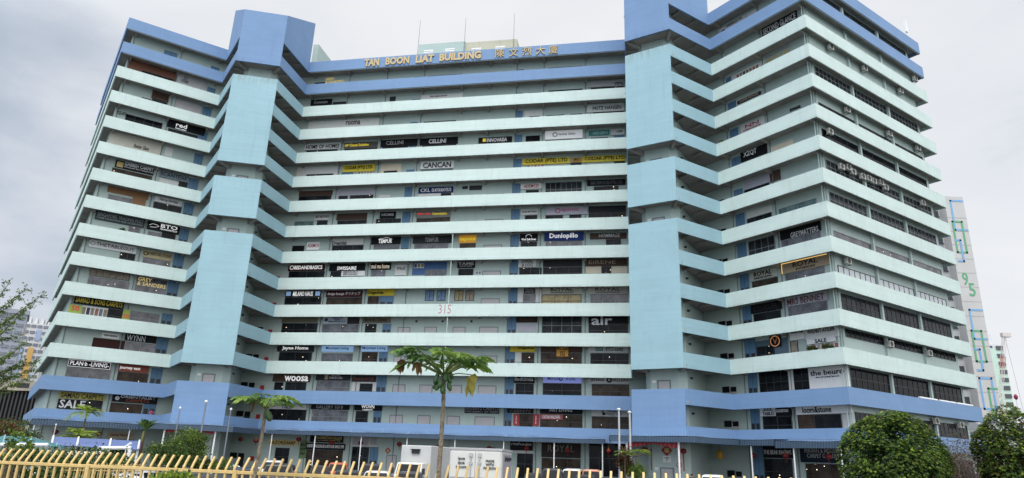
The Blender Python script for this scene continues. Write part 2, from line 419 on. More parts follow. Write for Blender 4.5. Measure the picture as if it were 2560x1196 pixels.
for n in range(2, 17):
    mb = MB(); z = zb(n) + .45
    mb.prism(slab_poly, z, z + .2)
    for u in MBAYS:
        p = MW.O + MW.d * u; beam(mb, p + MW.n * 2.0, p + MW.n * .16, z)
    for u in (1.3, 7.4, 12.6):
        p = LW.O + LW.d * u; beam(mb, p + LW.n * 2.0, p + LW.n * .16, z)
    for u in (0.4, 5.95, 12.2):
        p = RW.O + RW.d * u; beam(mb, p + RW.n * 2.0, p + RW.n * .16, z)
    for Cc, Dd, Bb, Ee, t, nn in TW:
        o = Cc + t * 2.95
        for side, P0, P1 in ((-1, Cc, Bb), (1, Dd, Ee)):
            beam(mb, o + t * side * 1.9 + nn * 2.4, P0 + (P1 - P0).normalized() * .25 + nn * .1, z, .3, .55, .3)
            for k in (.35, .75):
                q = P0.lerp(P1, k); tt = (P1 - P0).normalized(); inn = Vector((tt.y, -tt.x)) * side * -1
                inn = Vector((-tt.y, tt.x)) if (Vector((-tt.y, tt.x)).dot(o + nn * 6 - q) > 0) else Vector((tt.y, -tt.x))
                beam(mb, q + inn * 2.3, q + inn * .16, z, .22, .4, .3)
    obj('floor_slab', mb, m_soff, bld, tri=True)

m_mint = worn(worn(m_mint, 1.1, PAR, (.24, .30, .27), .54, .74, .5, (2.6, 2.6, .3), 'mint_tmp', Z15), .35, 0.0, (.22, .26, .24), .42, .70, .45, (1.6, 1.6, 2.0), 'mint_paint_grimy', Z15)
m_aqua = worn(m_aqua, .4, 0.0, (.13, .20, .22), .50, .74, .3, (1.8, 1.8, .5), 'aqua_paint_grimy', Z15)
m_aqua_top = worn(m_aqua, zb(14) + PAR - 1.5, zb(14) + PAR, (.20, .24, .20), name='aqua_paint_stained')
m_blue_low = worn(worn(m_blue, 5.75, 5.0, (.62, .68, .74), .60, .70, .6, (2.2, 2.2, 2.6), 'blue_tmp'), 5.5, 5.25, (.10, .13, .20), .40, .62, .7, (.5, .5, 7.0), 'blue_paint_scraped')
m_blue_top = worn(m_blue, zb(15) + .9, zb(15), (.06, .10, .20), .45, .7, .5, (2.5, 2.5, .3), 'blue_paint_stained')
# parapets: one ring per storey in three runs between the tower fronts
RUNS = [('A2', 'A', 'B', 'C'), ('D', 'E', 'G', 'H'), ('I', 'J', 'K', 'L')]
RUNC = [(0, 0, 1), (1, 0, 1), (1, 0, 0)]          # 0 mint, 1 aqua per segment
def parapet_run(mb, pts, cols, z0, z1, th=.15, skip=None):
    inn = off_poly(pts, th)
    for i in range(len(pts) - 1):
        if skip and i in skip: continue
        a, b, c, d = pts[i], pts[i + 1], inn[i + 1], inn[i]
        mb.m = cols[i]
        v = [(p.x, p.y, z0) for p in (a, b, c, d)] + [(p.x, p.y, z1) for p in (a, b, c, d)]
        f = [(0, 1, 5, 4), (2, 3, 7, 6), (0, 3, 2, 1), (4, 5, 6, 7)]
        if i == 0 or (skip and i - 1 in skip): f.append((0, 4, 7, 3))
        if i == len(pts) - 2 or (skip and i + 1 in skip): f.append((1, 2, 6, 5))
        mb.add(v, f)
Lback = PL['L'] - RW.d * 6
for n in range(2, 17):
    mb = MB(); blue = n in (2, 3, 15, 16)
    for run, cols in zip(RUNS, RUNC):
        pts = [PL[k] for k in run]; cl = list(cols)
        if run[-1] == 'L': pts.append(Lback); cl.append(0)
        sk = None
        if n == 16: sk = {0: (2,), 1: (0, 2), 2: (0,)}[RUNS.index(run)]
        parapet_run(mb, pts, cl, zb(n), zb(n) + (PARR if n == 16 else PAR), skip=sk)
    obj('parapet', mb, [m_blue_low if n == 2 else m_blue] * 2 if blue else [m_mint, m_aqua], bld)
# drip gutters under the top two bands of the middle and side wings
for n in (15, 16):
    mb = MB()
    for wg in (LW, MW, RW, SW):
        M = wg.M(0, zb(n), wg.off - .10)
        mb.box(.2, -.03, -.13, wg.len - .1, .08, -.004, M)
    obj('gutter', mb, m_pipe, bld)

# lift tower fronts (solid panels joining several storeys), cores and crowns
PAN = [(14, 11, 'a'), (10, 9, 'a'), (8, 4, 'a'), (3, 2, 'b')]
for ti, (Cc, Dd, Bb, Ee, t, nn) in enumerate(TW):
    wid = (Dd - Cc).length
    def TM(u, y, z): 
        p = Cc + t * u + nn * y
        return Matrix(((t.x, nn.x, 0, p.x), (t.y, nn.y, 0, p.y), (0, 0, 1, z), (0, 0, 0, 1)))
    for hi, lo, k in PAN:
        mb = MB(); z0 = zb(lo); z1 = zb(hi) + PAR
        mb.box(0, 0, 0, wid, .22, z1 - z0, TM(0, 0, z0))
        obj('tower_panel', mb, m_aqua_top if hi == 14 else (m_aqua if k == 'a' else m_blue_low), bld)
    # crown
    mb = MB(); zt = 62.45; zk = 66.6; zc = zb(15)
    mb.box(0, 0, 0, wid, .25, zt - zc, TM(0, 0, zc))
    z0 = zb(16)
    for P0, P1, sg_ in ((Cc, Bb, -1), (Dd, Ee, 1)):
        tt = (P1 - P0).normalized(); inn = Vector((-tt.y, tt.x)) if sg_ < 0 else Vector((tt.y, -tt.x))
        inn = -inn if inn.dot((Cc + Dd) / 2 + nn * 4 - P0) < 0 else inn
        a = P0 + inn * 0; b = P1; c = b + inn * .25; d = a + inn * .25
        v = [(p.x, p.y, z0) for p in (a, b, c, d)] + [(a.x, a.y, zt), (b.x, b.y, zk), (c.x, c.y, zk), (d.x, d.y, zt)]
        mb.add(v, [(0, 1, 5, 4), (1, 2, 6, 5), (2, 3, 7, 6), (3, 0, 4, 7), (0, 3, 2, 1), (4, 5, 6, 7)])
    # sloping roof sheet and back wall
    q = [Cc + nn * .1, Dd + nn * .1, Ee, Bb]
    mb.add([(q[0].x, q[0].y, zt - .3), (q[1].x, q[1].y, zt - .3), (q[2].x, q[2].y, zk - .3), (q[3].x, q[3].y, zk - .3)], [(0, 1, 2, 3)])
    mb.add([(Ee.x, Ee.y, z0 + .7), (Bb.x, Bb.y, z0 + .7), (Bb.x, Bb.y, zk), (Ee.x, Ee.y, zk)], [(0, 1, 2, 3)])
    obj('tower_crown', mb, m_blue_top, bld)
    # core with chamfered shoulders
    xm = wid / 2
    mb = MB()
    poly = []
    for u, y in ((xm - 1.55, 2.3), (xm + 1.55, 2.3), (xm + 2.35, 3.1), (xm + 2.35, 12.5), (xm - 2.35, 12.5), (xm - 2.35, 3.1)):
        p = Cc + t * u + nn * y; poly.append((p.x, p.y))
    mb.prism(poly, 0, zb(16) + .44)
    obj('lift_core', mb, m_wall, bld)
    for n in (14, 10, 8, 3, 1):
        z0 = zb(n) + .66 if n > 1 else .02
        fr = obj('lift_door', MB().box(-.75, -.10, 0, -.62, 0, 2.2, M_ := TM(xm, 2.3, z0)).box(.62, -.10, 0, .75, 0, 2.2, M_).box(-.62, -.10, 2.07, .62, 0, 2.2, M_), m_pipe, bld)
        obj('door_leaf', MB().box(-.615, -.06, 0, -.006, -.003, 2.065, M_), m_shutter, fr)
        obj('door_leaf', MB().box(.006, -.06, 0, .615, -.003, 2.065, M_), m_shutter, fr)
        obj('notice_plate', MB().box(-1.35, -.03, 1.9, -.95, -.003, 2.2, M_), m_white, bld)
    # corner lights and columns of the lobbies at the storeys that are open
    for n in range(2, 16):
        for s_ in (-1, 1):
            M2 = TM(xm + s_ * 2.36, 4.2, zb(n) + 3.2)
            obj('wall_lamp', MB().box(0 if s_ > 0 else -.28, -.12, -.1, .28 if s_ > 0 else 0, .12, .1, M2), m_dark, bld)

# utility doors, windows and red hose-reel boxes on the return walls beside the towers
for n in range(1, 16):
    for wg, us in ((MW, (-4.0, -2.9, -1.3)), (RW, (-2.3, -1.25, -.1))):
        z0 = zb(n) + .66 if n > 1 else .02
        M = wg.M(us[0], z0)
        f = obj('toilet_window', MB().box(-.5, -.06, 1.45, .5, -.003, 2.15, M), m_frame, bld)
        obj('pane', MB().box(-.44, -.075, 1.51, .44, -.061, 2.09, M), G['black'], f)
        M = wg.M(us[1], z0)
        f = obj('toilet_door', MB().box(-.42, -.05, 0, .42, -.003, 2.1, M), m_dark if wg is MW else m_shutter, bld)
        obj('fanlight', MB().box(-.38, -.065, 1.5, .38, -.051, 2.05, M), G['black'], f)
        if wg is MW:
            M = wg.M(us[2], z0); obj('hose_box', MB().box(-.28, -.1, 1.2, .28, -.003, 1.75, M), cm('red'), bld)

# ------------------------------------------------------------------ shop fronts set on the corridor walls
ORD = ['', 'ground', 'second', 'third', 'fourth', 'fifth', 'sixth', 'seventh', 'eighth', 'ninth', 'tenth', 'eleventh', 'twelfth', 'thirteenth', 'fourteenth', 'top']
SIGNS = [
    ('M', 15, '', 'gold', 'GREY\n& SANDERS', [1.89, 56.88, 4.98, 57.9], None, 1, ''),
    ('M', 14, 'black', 'grey', 'Commune', [0.02, 53.15, 3.47, 54.12], [0.58, 53.41, 2.8, 53.94], 0, ''),
    ('M', 14, 'pale', 'charcoal', 'ipse ipsa ipsum', [17.72, 52.98, 24.07, 53.74], [19.12, 53.21, 21.71, 53.62], 0, ''),
    ('M', 14, 'grey', 'black', 'vitra.', [42.33, 53.33, 47.86, 54.35], [46.21, 53.45, 47.73, 54.03], 0, ''),
    ('M', 13, 'pale', 'black', 'rooma', [0.17, 49.08, 11.47, 50.35], [6.23, 49.43, 8.51, 50.09], 0, ''),
    ('M', 13, 'pale', 'black', 'FRITZ HANSEN', [42.33, 49.36, 47.75, 50.61], [43.14, 49.63, 47.13, 50.2], 0, ''),
    ('M', 12, 'pale', 'black', 'HOME OF HOMES', [0.05, 45.62, 5.82, 46.62], [0.3, 45.74, 5.64, 46.39], 0, ''),
    ('M', 12, 'bronze', 'yellow', 'AP Closet Solution', [6.38, 45.46, 11.56, 46.49], [6.49, 45.83, 10.25, 46.27], 1, ''),
    ('M', 12, 'black', 'grey', 'CELLINI', [12.11, 45.53, 17.72, 46.63], [12.95, 45.81, 15.58, 46.42], 0, ''),
    ('M', 12, 'black', 'white', 'CELLINI', [18.06, 45.53, 23.76, 46.62], [19.43, 45.73, 22.03, 46.39], 0, ''),
    ('M', 12, 'black', 'white', 'INNOVASIA', [26.84, 45.38, 31.71, 46.26], [28.06, 45.51, 31.01, 46.11], 0, 'sq_yellow'),
    ('M', 12, 'lightgrey', 'charcoal', 'Serenity Gallery', [36.45, 45.5, 41.7, 46.77], [38.37, 45.94, 40.74, 46.37], 1, 'burst'),
    ('M', 12, 'teal', 'mint', "HEDGER'S", [42.59, 45.74, 45.4, 46.5], [43.17, 45.89, 45.21, 46.31], 0, ''),
    ('M', 12, 'pale', 'charcoal', 'HOME', [45.67, 45.67, 47.73, 46.59], [46.45, 45.98, 47.22, 46.31], 0, ''),
    ('M', 11, 'yellow', 'black', 'CODAR (PTE) LTD', [6.58, 41.75, 11.56, 42.84], [6.9, 41.97, 11.17, 42.65], 0, ''),
    ('M', 11, 'white', 'black', 'CANCAN', [18.47, 41.76, 23.39, 42.87], [18.86, 41.85, 23.01, 42.7], 0, ''),
    ('M', 11, 'yellow', 'black', 'CODAR (PTE) LTD', [33.34, 41.69, 40.01, 42.61], [33.76, 41.78, 39.67, 42.51], 0, ''),
    ('M', 11, 'amber', 'black', 'JRC', [40.26, 41.83, 41.51, 42.46], None, 0, ''),
    ('M', 11, 'yellow', 'black', 'CODAR (PTE) LTD', [41.67, 41.7, 47.76, 42.61], [42.02, 41.83, 47.7, 42.47], 0, ''),
    ('M', 10, 'navy', 'white', 'CKL MOTOR BOAT PTE LTD', [18.49, 37.98, 23.58, 38.85], [20.44, 38.13, 23.3, 38.64], 0, 'CKL'),
    ('M', 10, 'pale', 'red', 'ADEMCO', [33.19, 38.06, 36.13, 38.85], [33.66, 38.22, 35.72, 38.73], 0, ''),
    ('M', 10, 'black', 'darkgrey', 'E&E SERVICES PTE LTD', [42.34, 38.21, 47.7, 39.05], [42.85, 38.39, 47.1, 38.83], 0, ''),
    ('M', 9, 'pale', 'black', 'SKS BOOKS', [3.11, 34.41, 5.47, 35.27], [3.24, 34.73, 5.37, 35.1], 0, ''),
    ('M', 9, 'black', 'lightgrey', 'HOME', [13.05, 34.37, 15.36, 35.32], [13.34, 34.73, 15.11, 35.09], 0, ''),
    ('M', 9, 'taupe', 'redlit', 'Million Style', [18.39, 34.35, 20.7, 35.3], [18.61, 34.69, 20.54, 35.0], 1, ''),
    ('M', 9, 'taupe', 'yellow', 'Customisation', [20.75, 34.28, 23.36, 35.27], [20.66, 34.65, 22.88, 35.01], 1, ''),
    ('M', 9, 'pale', 'charcoal', 'ROYAL MATTRESSES', [33.37, 34.28, 35.7, 35.07], [33.51, 34.59, 35.55, 34.85], 0, ''),
    ('M', 9, 'mauve', 'pink', 'qonic', [36.73, 34.14, 42.44, 35.31], [38.88, 34.51, 41.28, 35.08], 0, 'ring'),
    ('M', 8, 'white', 'red', 'ADEMCO', [2.49, 29.93, 4.41, 31.08], [2.66, 30.29, 4.36, 30.79], 0, ''),
    ('M', 8, 'pale', 'black', 'Dreamlab', [6.24, 30.55, 10.98, 31.47], [6.33, 30.57, 8.53, 31.11], 0, ''),
    ('M', 8, 'black', 'white', 'TEMPUR', [12.2, 30.52, 16.47, 31.56], [13.26, 30.65, 15.25, 31.23], 1, 'hill'),
    ('M', 8, 'charcoal', 'grey', 'TEMPUR', [18.26, 30.53, 23.81, 31.56], [20.01, 30.69, 21.97, 31.26], 0, 'hill'),
    ('M', 8, 'orange', 'yellow', 'napnice', [24.83, 30.47, 27.27, 31.56], [24.96, 30.62, 27.19, 31.32], 1, ''),
    ('M', 8, 'black', 'white', 'Wool Quilt Diwan', [33.32, 30.51, 35.72, 31.54], [33.55, 30.57, 35.52, 30.91], 1, 'dome'),
    ('M', 8, 'navy', 'white', 'Dunlopillo', [36.64, 30.47, 41.9, 31.59], [37.35, 30.64, 41.14, 31.49], 1, ''),
    ('M', 8, 'brown', 'lightgrey', 'HOMMAGE', [42.74, 30.59, 47.7, 31.39], [43.89, 30.8, 46.69, 31.28], 0, ''),
    ('M', 7, 'darkred', 'white', 'BEDANDBASICS', [0.15, 26.83, 5.62, 27.78], [1.09, 27.03, 5.32, 27.58], 1, 'ring'),
    ('M', 7, 'black', 'white', 'SWISSAIRE', [6.37, 26.75, 11.64, 27.76], [7.55, 26.84, 10.4, 27.36], 1, ''),
    ('M', 7, 'white', 'charcoal', 'SERIOUSLY\nBEDDINGS', [8.26, 26.0, 11.7, 26.7], [8.53, 26.09, 10.7, 26.66], 0, ''),
    ('M', 7, 'black', 'cream', 'mui mu home', [12.48, 26.84, 15.37, 27.77], [12.59, 26.99, 15.21, 27.64], 1, ''),
    ('M', 7, 'pale', 'charcoal', 'mui', [16.03, 26.01, 17.65, 27.47], [16.33, 26.56, 17.46, 27.29], 0, ''),
    ('M', 7, 'black', 'lightgrey', 'TAME\nLaundry System', [24.84, 26.9, 27.29, 27.82], [24.96, 27.07, 27.14, 27.71], 0, ''),
    ('M', 7, 'lightgrey', 'charcoal', 'CHISEL\n& LOG', [33.22, 26.91, 35.62, 28.0], [33.65, 26.95, 35.23, 27.89], 0, ''),
    ('M', 7, 'brown', 'tan', 'EIRENE', [42.14, 26.88, 47.64, 27.76], [42.57, 27.14, 46.05, 27.63], 0, ''),
    ('M', 6, 'black', 'white', 'MILANO HAUS', [0.2, 23.1, 5.54, 23.96], [1.4, 23.18, 4.38, 23.83], 1, 'flags'),
    ('M', 6, 'maroon', 'white', 'design lounge クリナップ', [6.35, 23.02, 11.61, 23.91], [6.57, 23.19, 11.35, 23.74], 0, ''),
    ('M', 6, 'yellow', 'black', 'OriginAsia', [12.38, 23.13, 16.24, 24.12], [12.39, 23.24, 14.71, 23.75], 0, ''),
    ('M', 6, 'charcoal', 'grey', 'NIRDANA\nINTERIORS', [34.09, 23.25, 35.59, 23.94], [34.25, 23.33, 35.45, 23.86], 0, ''),
    ('M', 6, 'beige', 'charcoal', 'ROYAL\nFURNITURE LIGHTING ACCESSORIES RUGS', [36.5, 23.2, 41.72, 24.07], [37.63, 23.28, 40.58, 23.97], 0, ''),
    ('M', 6, 'beige', 'charcoal', 'ROYAL\nFURNITURE LIGHTING ACCESSORIES RUGS', [42.44, 23.16, 47.69, 24.06], [43.41, 23.26, 46.58, 23.98], 0, ''),
    ('M', 5, 'lightblue', 'navy', 'DAI-DAN CO., LTD\nDAI-DAN\nINTERNATIONAL ASIA PTE LTD', [6.37, 19.32, 9.86, 20.26], [7.18, 19.45, 9.69, 20.16], 0, 'blob'),
    ('M', 5, 'olive', 'charcoal', 'Born in Colour', [12.07, 19.39, 16.02, 20.17], [12.39, 19.57, 15.59, 20.07], 0, ''),
    ('M', 5, 'darkbrown', 'brown', 'ELEGANCE\nINTERIORS', [33.22, 19.45, 35.93, 20.29], [33.66, 19.57, 35.54, 20.17], 0, ''),
    ('M', 5, 'black', 'lightgrey', 'air', [42.53, 19.3, 47.75, 20.31], [42.91, 19.07, 45.54, 20.27], 0, ''),
    ('M', 4, 'charcoal', 'white', 'Jayee Home', [0.14, 15.46, 5.5, 16.28], [0.89, 15.61, 4.72, 16.19], 1, ''),
    ('M', 4, 'skyblue', 'navy', 'Mountain Living', [6.62, 15.51, 11.15, 16.28], [7.27, 15.69, 10.52, 16.15], 1, ''),
    ('M', 4, 'skyblue', 'navy', 'Mountain Living', [12.34, 15.55, 15.94, 16.31], [12.49, 15.72, 15.75, 16.19], 1, ''),
    ('M', 4, 'yellow', 'black', 'OriginAsia', [32.5, 15.64, 35.74, 16.52], [33.55, 15.9, 35.6, 16.28], 0, ''),
    ('M', 4, 'orange', 'black', 'RCGS\nSG', [38.5, 15.09, 39.98, 16.46], [38.59, 15.16, 39.92, 16.41], 0, ''),
    ('M', 4, 'pale', 'charcoal', 'ECO Links', [42.52, 15.57, 47.8, 16.48], [44.69, 15.85, 46.85, 16.32], 0, 'eco'),
    ('M', 3, 'brown', 'white', 'woosa', [0.15, 11.43, 5.5, 12.44], [1.86, 11.5, 5.27, 12.2], 1, ''),
    ('M', 3, 'charcoal', 'lightgrey', 'EXOTIC\nFURNITURE', [6.34, 11.69, 11.16, 12.52], [8.24, 11.87, 10.12, 12.45], 0, 'crest'),
    ('M', 3, 'charcoal', 'rust', 'Mattress & Sofa.', [11.42, 11.58, 14.75, 12.36], [11.68, 11.77, 14.58, 12.19], 0, ''),
    ('M', 3, 'black', 'lightgrey', '8edtimes', [33.12, 11.73, 35.76, 12.65], [33.22, 11.98, 35.59, 12.48], 0, ''),
    ('M', 3, 'periwinkle', 'navy', 'MAGIC    KOIL', [36.85, 11.81, 41.65, 12.6], [37.42, 12.15, 40.95, 12.55], 1, 'ringmid'),
    ('M', 3, 'pale', 'charcoal', 'JEHAN     GALLERY', [42.55, 11.78, 47.76, 12.6], [42.76, 11.94, 47.68, 12.43], 0, 'blobmid'),
    ('M', 2, 'pale', 'charcoal', 'SOUL.\nTABLES', [0.18, 7.85, 5.44, 8.54], [2.06, 7.9, 3.43, 8.61], 0, ''),
    ('M', 2, 'black', 'grey', 'GALLERY 1819', [6.13, 7.93, 11.47, 8.54], [6.84, 8.03, 10.58, 8.49], 0, ''),
    ('M', 2, 'black', 'white', 'WOVN\nCARPETS', [12.21, 7.92, 15.94, 8.65], [13.16, 7.92, 14.92, 8.68], 1, ''),
    ('M', 2, 'black', 'grey', "HASSAN'S CARPETS\nTHE LEGACY OF TRUST", [26.93, 7.89, 31.36, 8.79], [27.0, 7.99, 31.31, 8.74], 0, ''),
    ('M', 2, 'black', 'darkgrey', "HASSAN'S\nCARPETS", [32.43, 8.03, 35.73, 8.8], [32.67, 8.1, 35.45, 8.84], 0, ''),
    ('M', 2, 'red', 'white', 'S\nA\nL\nE', [33.24, 6.54, 33.97, 7.91], None, 0, ''),
    ('M', 2, 'red', 'white', 'S\nA\nL\nE', [35.71, 6.57, 36.43, 7.96], None, 0, ''),
    ('M', 2, 'black', 'white', 'ART LIVING', [36.55, 8.03, 41.78, 8.82], [37.72, 8.3, 40.54, 8.82], 0, ''),
    ('M', 2, 'rose', 'white', 'CURTAIN WALLPAPER', [36.57, 7.35, 39.36, 7.96], None, 0, ''),
    ('M', 2, 'pale', 'charcoal', 'Ang Chye Kang\nPORQUE - SOLO', [42.92, 7.89, 47.72, 8.73], [44.66, 7.97, 46.6, 8.67], 0, 'deer'),
    ('M', 1, 'gold', 'black', 'RAZORSHARP', [0.71, 3.27, 4.85, 3.93], [0.99, 3.37, 4.57, 3.8], 0, ''),
    ('M', 1, 'green', 'black', 'RUGS\nNEW\nSALE', [5.27, 1.79, 6.25, 3.93], None, 0, ''),
    ('M', 1, 'black', 'gold', 'HANDMADE RUG GALLERY\nNew & Antique Decorative Rugs', [6.53, 3.81, 11.09, 4.64], [7.33, 3.95, 10.94, 4.55], 0, ''),
    ('M', 1, 'black', 'white', 'CARPET WHOLESALER & RETAILER SINCE 1978', [6.14, 2.9, 11.47, 3.69], [6.27, 3.12, 11.34, 3.51], 0, ''),
    ('M', 1, 'navy', 'white', 'LOADING\nBAY', [18.99, 3.05, 19.68, 3.63], None, 0, ''),
    ('M', 1, 'navy', 'white', 'LOADING\nBAY', [30.43, 3.34, 31.2, 3.81], None, 0, ''),
    ('M', 1, 'black', 'lightgrey', 'ritzhouse', [32.97, 3.61, 35.75, 4.71], [33.12, 4.2, 35.58, 4.52], 0, ''),
    ('M', 1, 'darkbrown', 'taupe', 'ROYAL', [36.82, 2.91, 41.58, 4.58], [37.6, 3.57, 40.82, 4.38], 0, ''),
    ('L', 14, 'grey', 'black', 'OTHER', [7.5, 52.84, 11.63, 54.63], [8.09, 53.18, 9.06, 53.64], 0, 'hex'),
    ('L', 13, 'brown', 'darkbrown', 'rooma', [4.81, 49.43, 7.02, 50.64], [4.98, 49.68, 6.9, 50.33], 0, ''),
    ('L', 12, '', 'black', '12-01', [1.25, 45.74, 2.26, 46.28], None, 0, ''),
    ('L', 12, 'black', 'white', 'red\nfurniture gallery', [7.5, 45.78, 12.42, 47.34], [8.57, 45.71, 10.03, 46.72], 1, ''),
    ('L', 11, 'beige', 'black', 'Better Slate', [1.02, 41.23, 7.38, 43.35], [4.03, 41.47, 5.9, 42.01], 0, ''),
    ('L', 10, 'black', 'white', 'GABBEH CARPET\nMohsenzadeh Bros Trading Pte Ltd', [2.38, 38.12, 7.09, 39.14], [3.45, 38.33, 6.99, 39.13], 0, 'sq_gold'),
    ('L', 10, 'slate', 'charcoal', 'SCANTEAK', [7.76, 38.17, 11.56, 39.1], [7.93, 38.33, 11.42, 38.95], 0, ''),
    ('L', 9, 'lightgrey', 'charcoal', 'Harvey Norman', [7.88, 34.54, 11.31, 35.34], [8.5, 34.67, 10.76, 35.2], 0, ''),
    ('L', 8, 'slate2', 'grey', 'SINGAPORE TRADING POST\nHOME FURNISHING AND ACCESSORIES', [1.49, 30.47, 7.29, 31.61], [1.72, 30.66, 7.12, 31.49], 0, ''),
    ('L', 8, 'black', 'white', 'BTO\nFINE FURNITURE PTE LTD', [7.62, 30.45, 11.64, 31.53], [9.26, 30.67, 11.36, 31.5], 1, 'roof'),
    ('L', 7, 'lightgrey', 'charcoal', 'THETABLEGUY', [1.56, 26.73, 7.01, 27.72], [2.34, 27.04, 6.77, 27.46], 0, 'burst'),
    ('L', 7, 'gold2', 'charcoal', 'FURNITURE STUDIO', [7.81, 26.59, 11.37, 27.58], [8.47, 26.98, 11.27, 27.42], 0, 'dot'),
    ('L', 6, '', 'gold', 'GREY\n& SANDERS', [7.86, 22.73, 11.32, 23.84], None, 1, ''),
    ('L', 5, 'black', 'yellow', 'SAMAD & SONS CARPETS', [1.38, 19.22, 6.9, 20.23], [1.56, 19.42, 6.74, 20.07], 0, ''),
    ('L', 5, 'lime', 'redlit', '50', [1.02, 17.8, 2.4, 19.05], [1.16, 18.31, 2.25, 18.97], 0, ''),
    ('L', 5, 'lime', 'redlit', '50', [6.98, 17.99, 7.77, 19.26], [7.07, 18.09, 7.72, 18.69], 0, ''),
    ('L', 4, 'white', 'charcoal', 'UNION FURNISHING', [5.2, 15.43, 7.11, 16.03], [5.38, 15.6, 6.96, 15.87], 0, ''),
    ('L', 4, 'black', 'lightgrey', 'WYNN', [7.77, 15.38, 11.45, 16.33], [7.98, 15.41, 10.11, 16.16], 0, ''),
    ('L', 3, 'black', 'white', 'PLAN·b -LIVING-', [2.22, 11.46, 6.92, 12.46], [2.5, 11.72, 6.69, 12.24], 1, 'border'),
    ('L', 3, 'rust', 'white', 'journey east', [7.77, 11.46, 11.2, 12.41], [7.9, 11.67, 10.24, 12.14], 1, ''),
    ('L', 2, 'yellow2', 'black', 'SAMAD CARPETS', [2.17, 7.72, 6.95, 8.45], [2.32, 7.79, 6.8, 8.39], 0, ''),
    ('L', 2, 'black', 'lightgrey', 'SALE', [2.17, 6.49, 5.24, 7.61], [2.35, 6.58, 5.04, 7.55], 0, ''),
    ('L', 2, 'black', 'white', 'ORIENTALIST\nCARPETS', [7.76, 7.7, 12.89, 8.61], [8.64, 7.79, 12.65, 8.57], 0, 'blob'),
    ('L', 1, 'tan', 'charcoal', 'Harvey Norman', [8.05, 3.32, 11.0, 4.03], [8.41, 3.48, 10.62, 3.92], 0, ''),
    ('R', 15, 'pale', 'navy', 'DAI-DAN CO., LTD\nDAI-DAN', [0.1, 56.16, 5.91, 57.84], [1.46, 56.9, 3.81, 58.0], 0, 'blob'),
    ('R', 14, 'black', 'lightgrey', 'SECOND GLANCE', [6.46, 53.26, 11.19, 54.56], [6.61, 53.46, 11.05, 54.31], 0, ''),
    ('R', 13, '', 'gold', 'hermon FURNITURE\nWOOD SLABS', [6.53, 49.4, 9.81, 50.59], None, 0, ''),
    ('R', 12, 'charcoal', 'tan', 'OLIVE HOUSE', [2.19, 45.76, 5.57, 46.21], None, 0, ''),
    ('R', 11, '', 'black', 'dormeneta.', [9.0, 41.88, 10.44, 42.4], None, 0, ''),
    ('R', 11, 'pale', 'red', 'NN\nROGER+CHANNUR', [2.32, 41.47, 5.74, 42.81], [2.76, 41.74, 5.22, 42.53], 0, ''),
    ('R', 10, 'black', 'white', 'XZQT', [2.03, 37.89, 5.68, 39.14], [2.47, 38.29, 4.33, 39.03], 0, ''),
    ('R', 7, 'black', 'lightgrey', 'GREYMATTERS', [6.39, 26.84, 11.23, 27.89], [7.68, 26.79, 10.97, 27.39], 0, ''),
    ('R', 6, 'beige', 'black', 'ROYAL\nFURNITURE LIGHTING', [2.12, 22.91, 5.62, 23.86], [2.63, 23.0, 4.94, 23.83], 0, ''),
    ('R', 6, 'tan', 'black', 'ROYAL\nINTERIORS', [6.24, 22.93, 11.89, 24.13], [7.62, 23.04, 10.54, 23.99], 1, 'glowborder'),
    ('R', 5, 'black', 'charcoal', 'LUXUR', [1.9, 19.13, 5.8, 20.11], [2.4, 19.3, 5.3, 19.94], 0, ''),
    ('R', 5, 'mauve', 'plum', 'MRS BENNET', [6.38, 19.24, 11.15, 20.2], [6.56, 19.33, 10.82, 20.05], 0, ''),
    ('R', 4, 'black', 'copper', 'V', [4.03, 15.08, 5.36, 16.31], [4.42, 15.36, 5.01, 16.05], 0, 'ringframe'),
    ('R', 4, 'white', 'charcoal', 'WALNUT ATELIER', [8.27, 15.38, 11.95, 16.42], [8.54, 15.99, 11.57, 16.46], 0, ''),
    ('R', 4, 'white', 'charcoal', 'WALNUT ATELIER', [6.49, 15.57, 8.21, 16.49], [6.63, 16.25, 8.09, 16.46], 0, ''),
    ('R', 4, 'white', 'black', 'SALE', [8.42, 14.9, 11.51, 15.36], [9.33, 14.95, 10.61, 15.39], 0, ''),
    ('R', 3, 'white', 'black', 'the beuro\nArt of Living Spaces', [8.21, 10.37, 12.5, 12.48], [8.43, 11.35, 12.02, 12.17], 0, ''),
    ('R', 2, 'white', 'black', 'SOUL.\nTABLES', [2.06, 7.86, 4.04, 8.75], [2.4, 7.91, 3.81, 8.72], 0, ''),
    ('R', 2, 'black', 'white', 'cozmo', [4.06, 7.8, 5.85, 8.7], [4.14, 8.16, 5.59, 8.48], 0, ''),
    ('R', 2, 'white', 'black', 'loom&stone', [6.47, 7.84, 12.4, 8.67], [7.23, 7.97, 10.35, 8.57], 0, ''),
    ('R', 1, 'black', 'lightgrey', 'THE BEAR KNOWS', [2.1, 3.55, 5.51, 4.76], [2.15, 3.91, 5.43, 4.36], 0, ''),
    ('R', 1, 'navyblack', 'grey', 'PERSIAN & MODERN\nCARPET GALLERY', [6.39, 3.19, 11.01, 4.68], [6.93, 3.63, 10.82, 4.52], 0, ''),
]
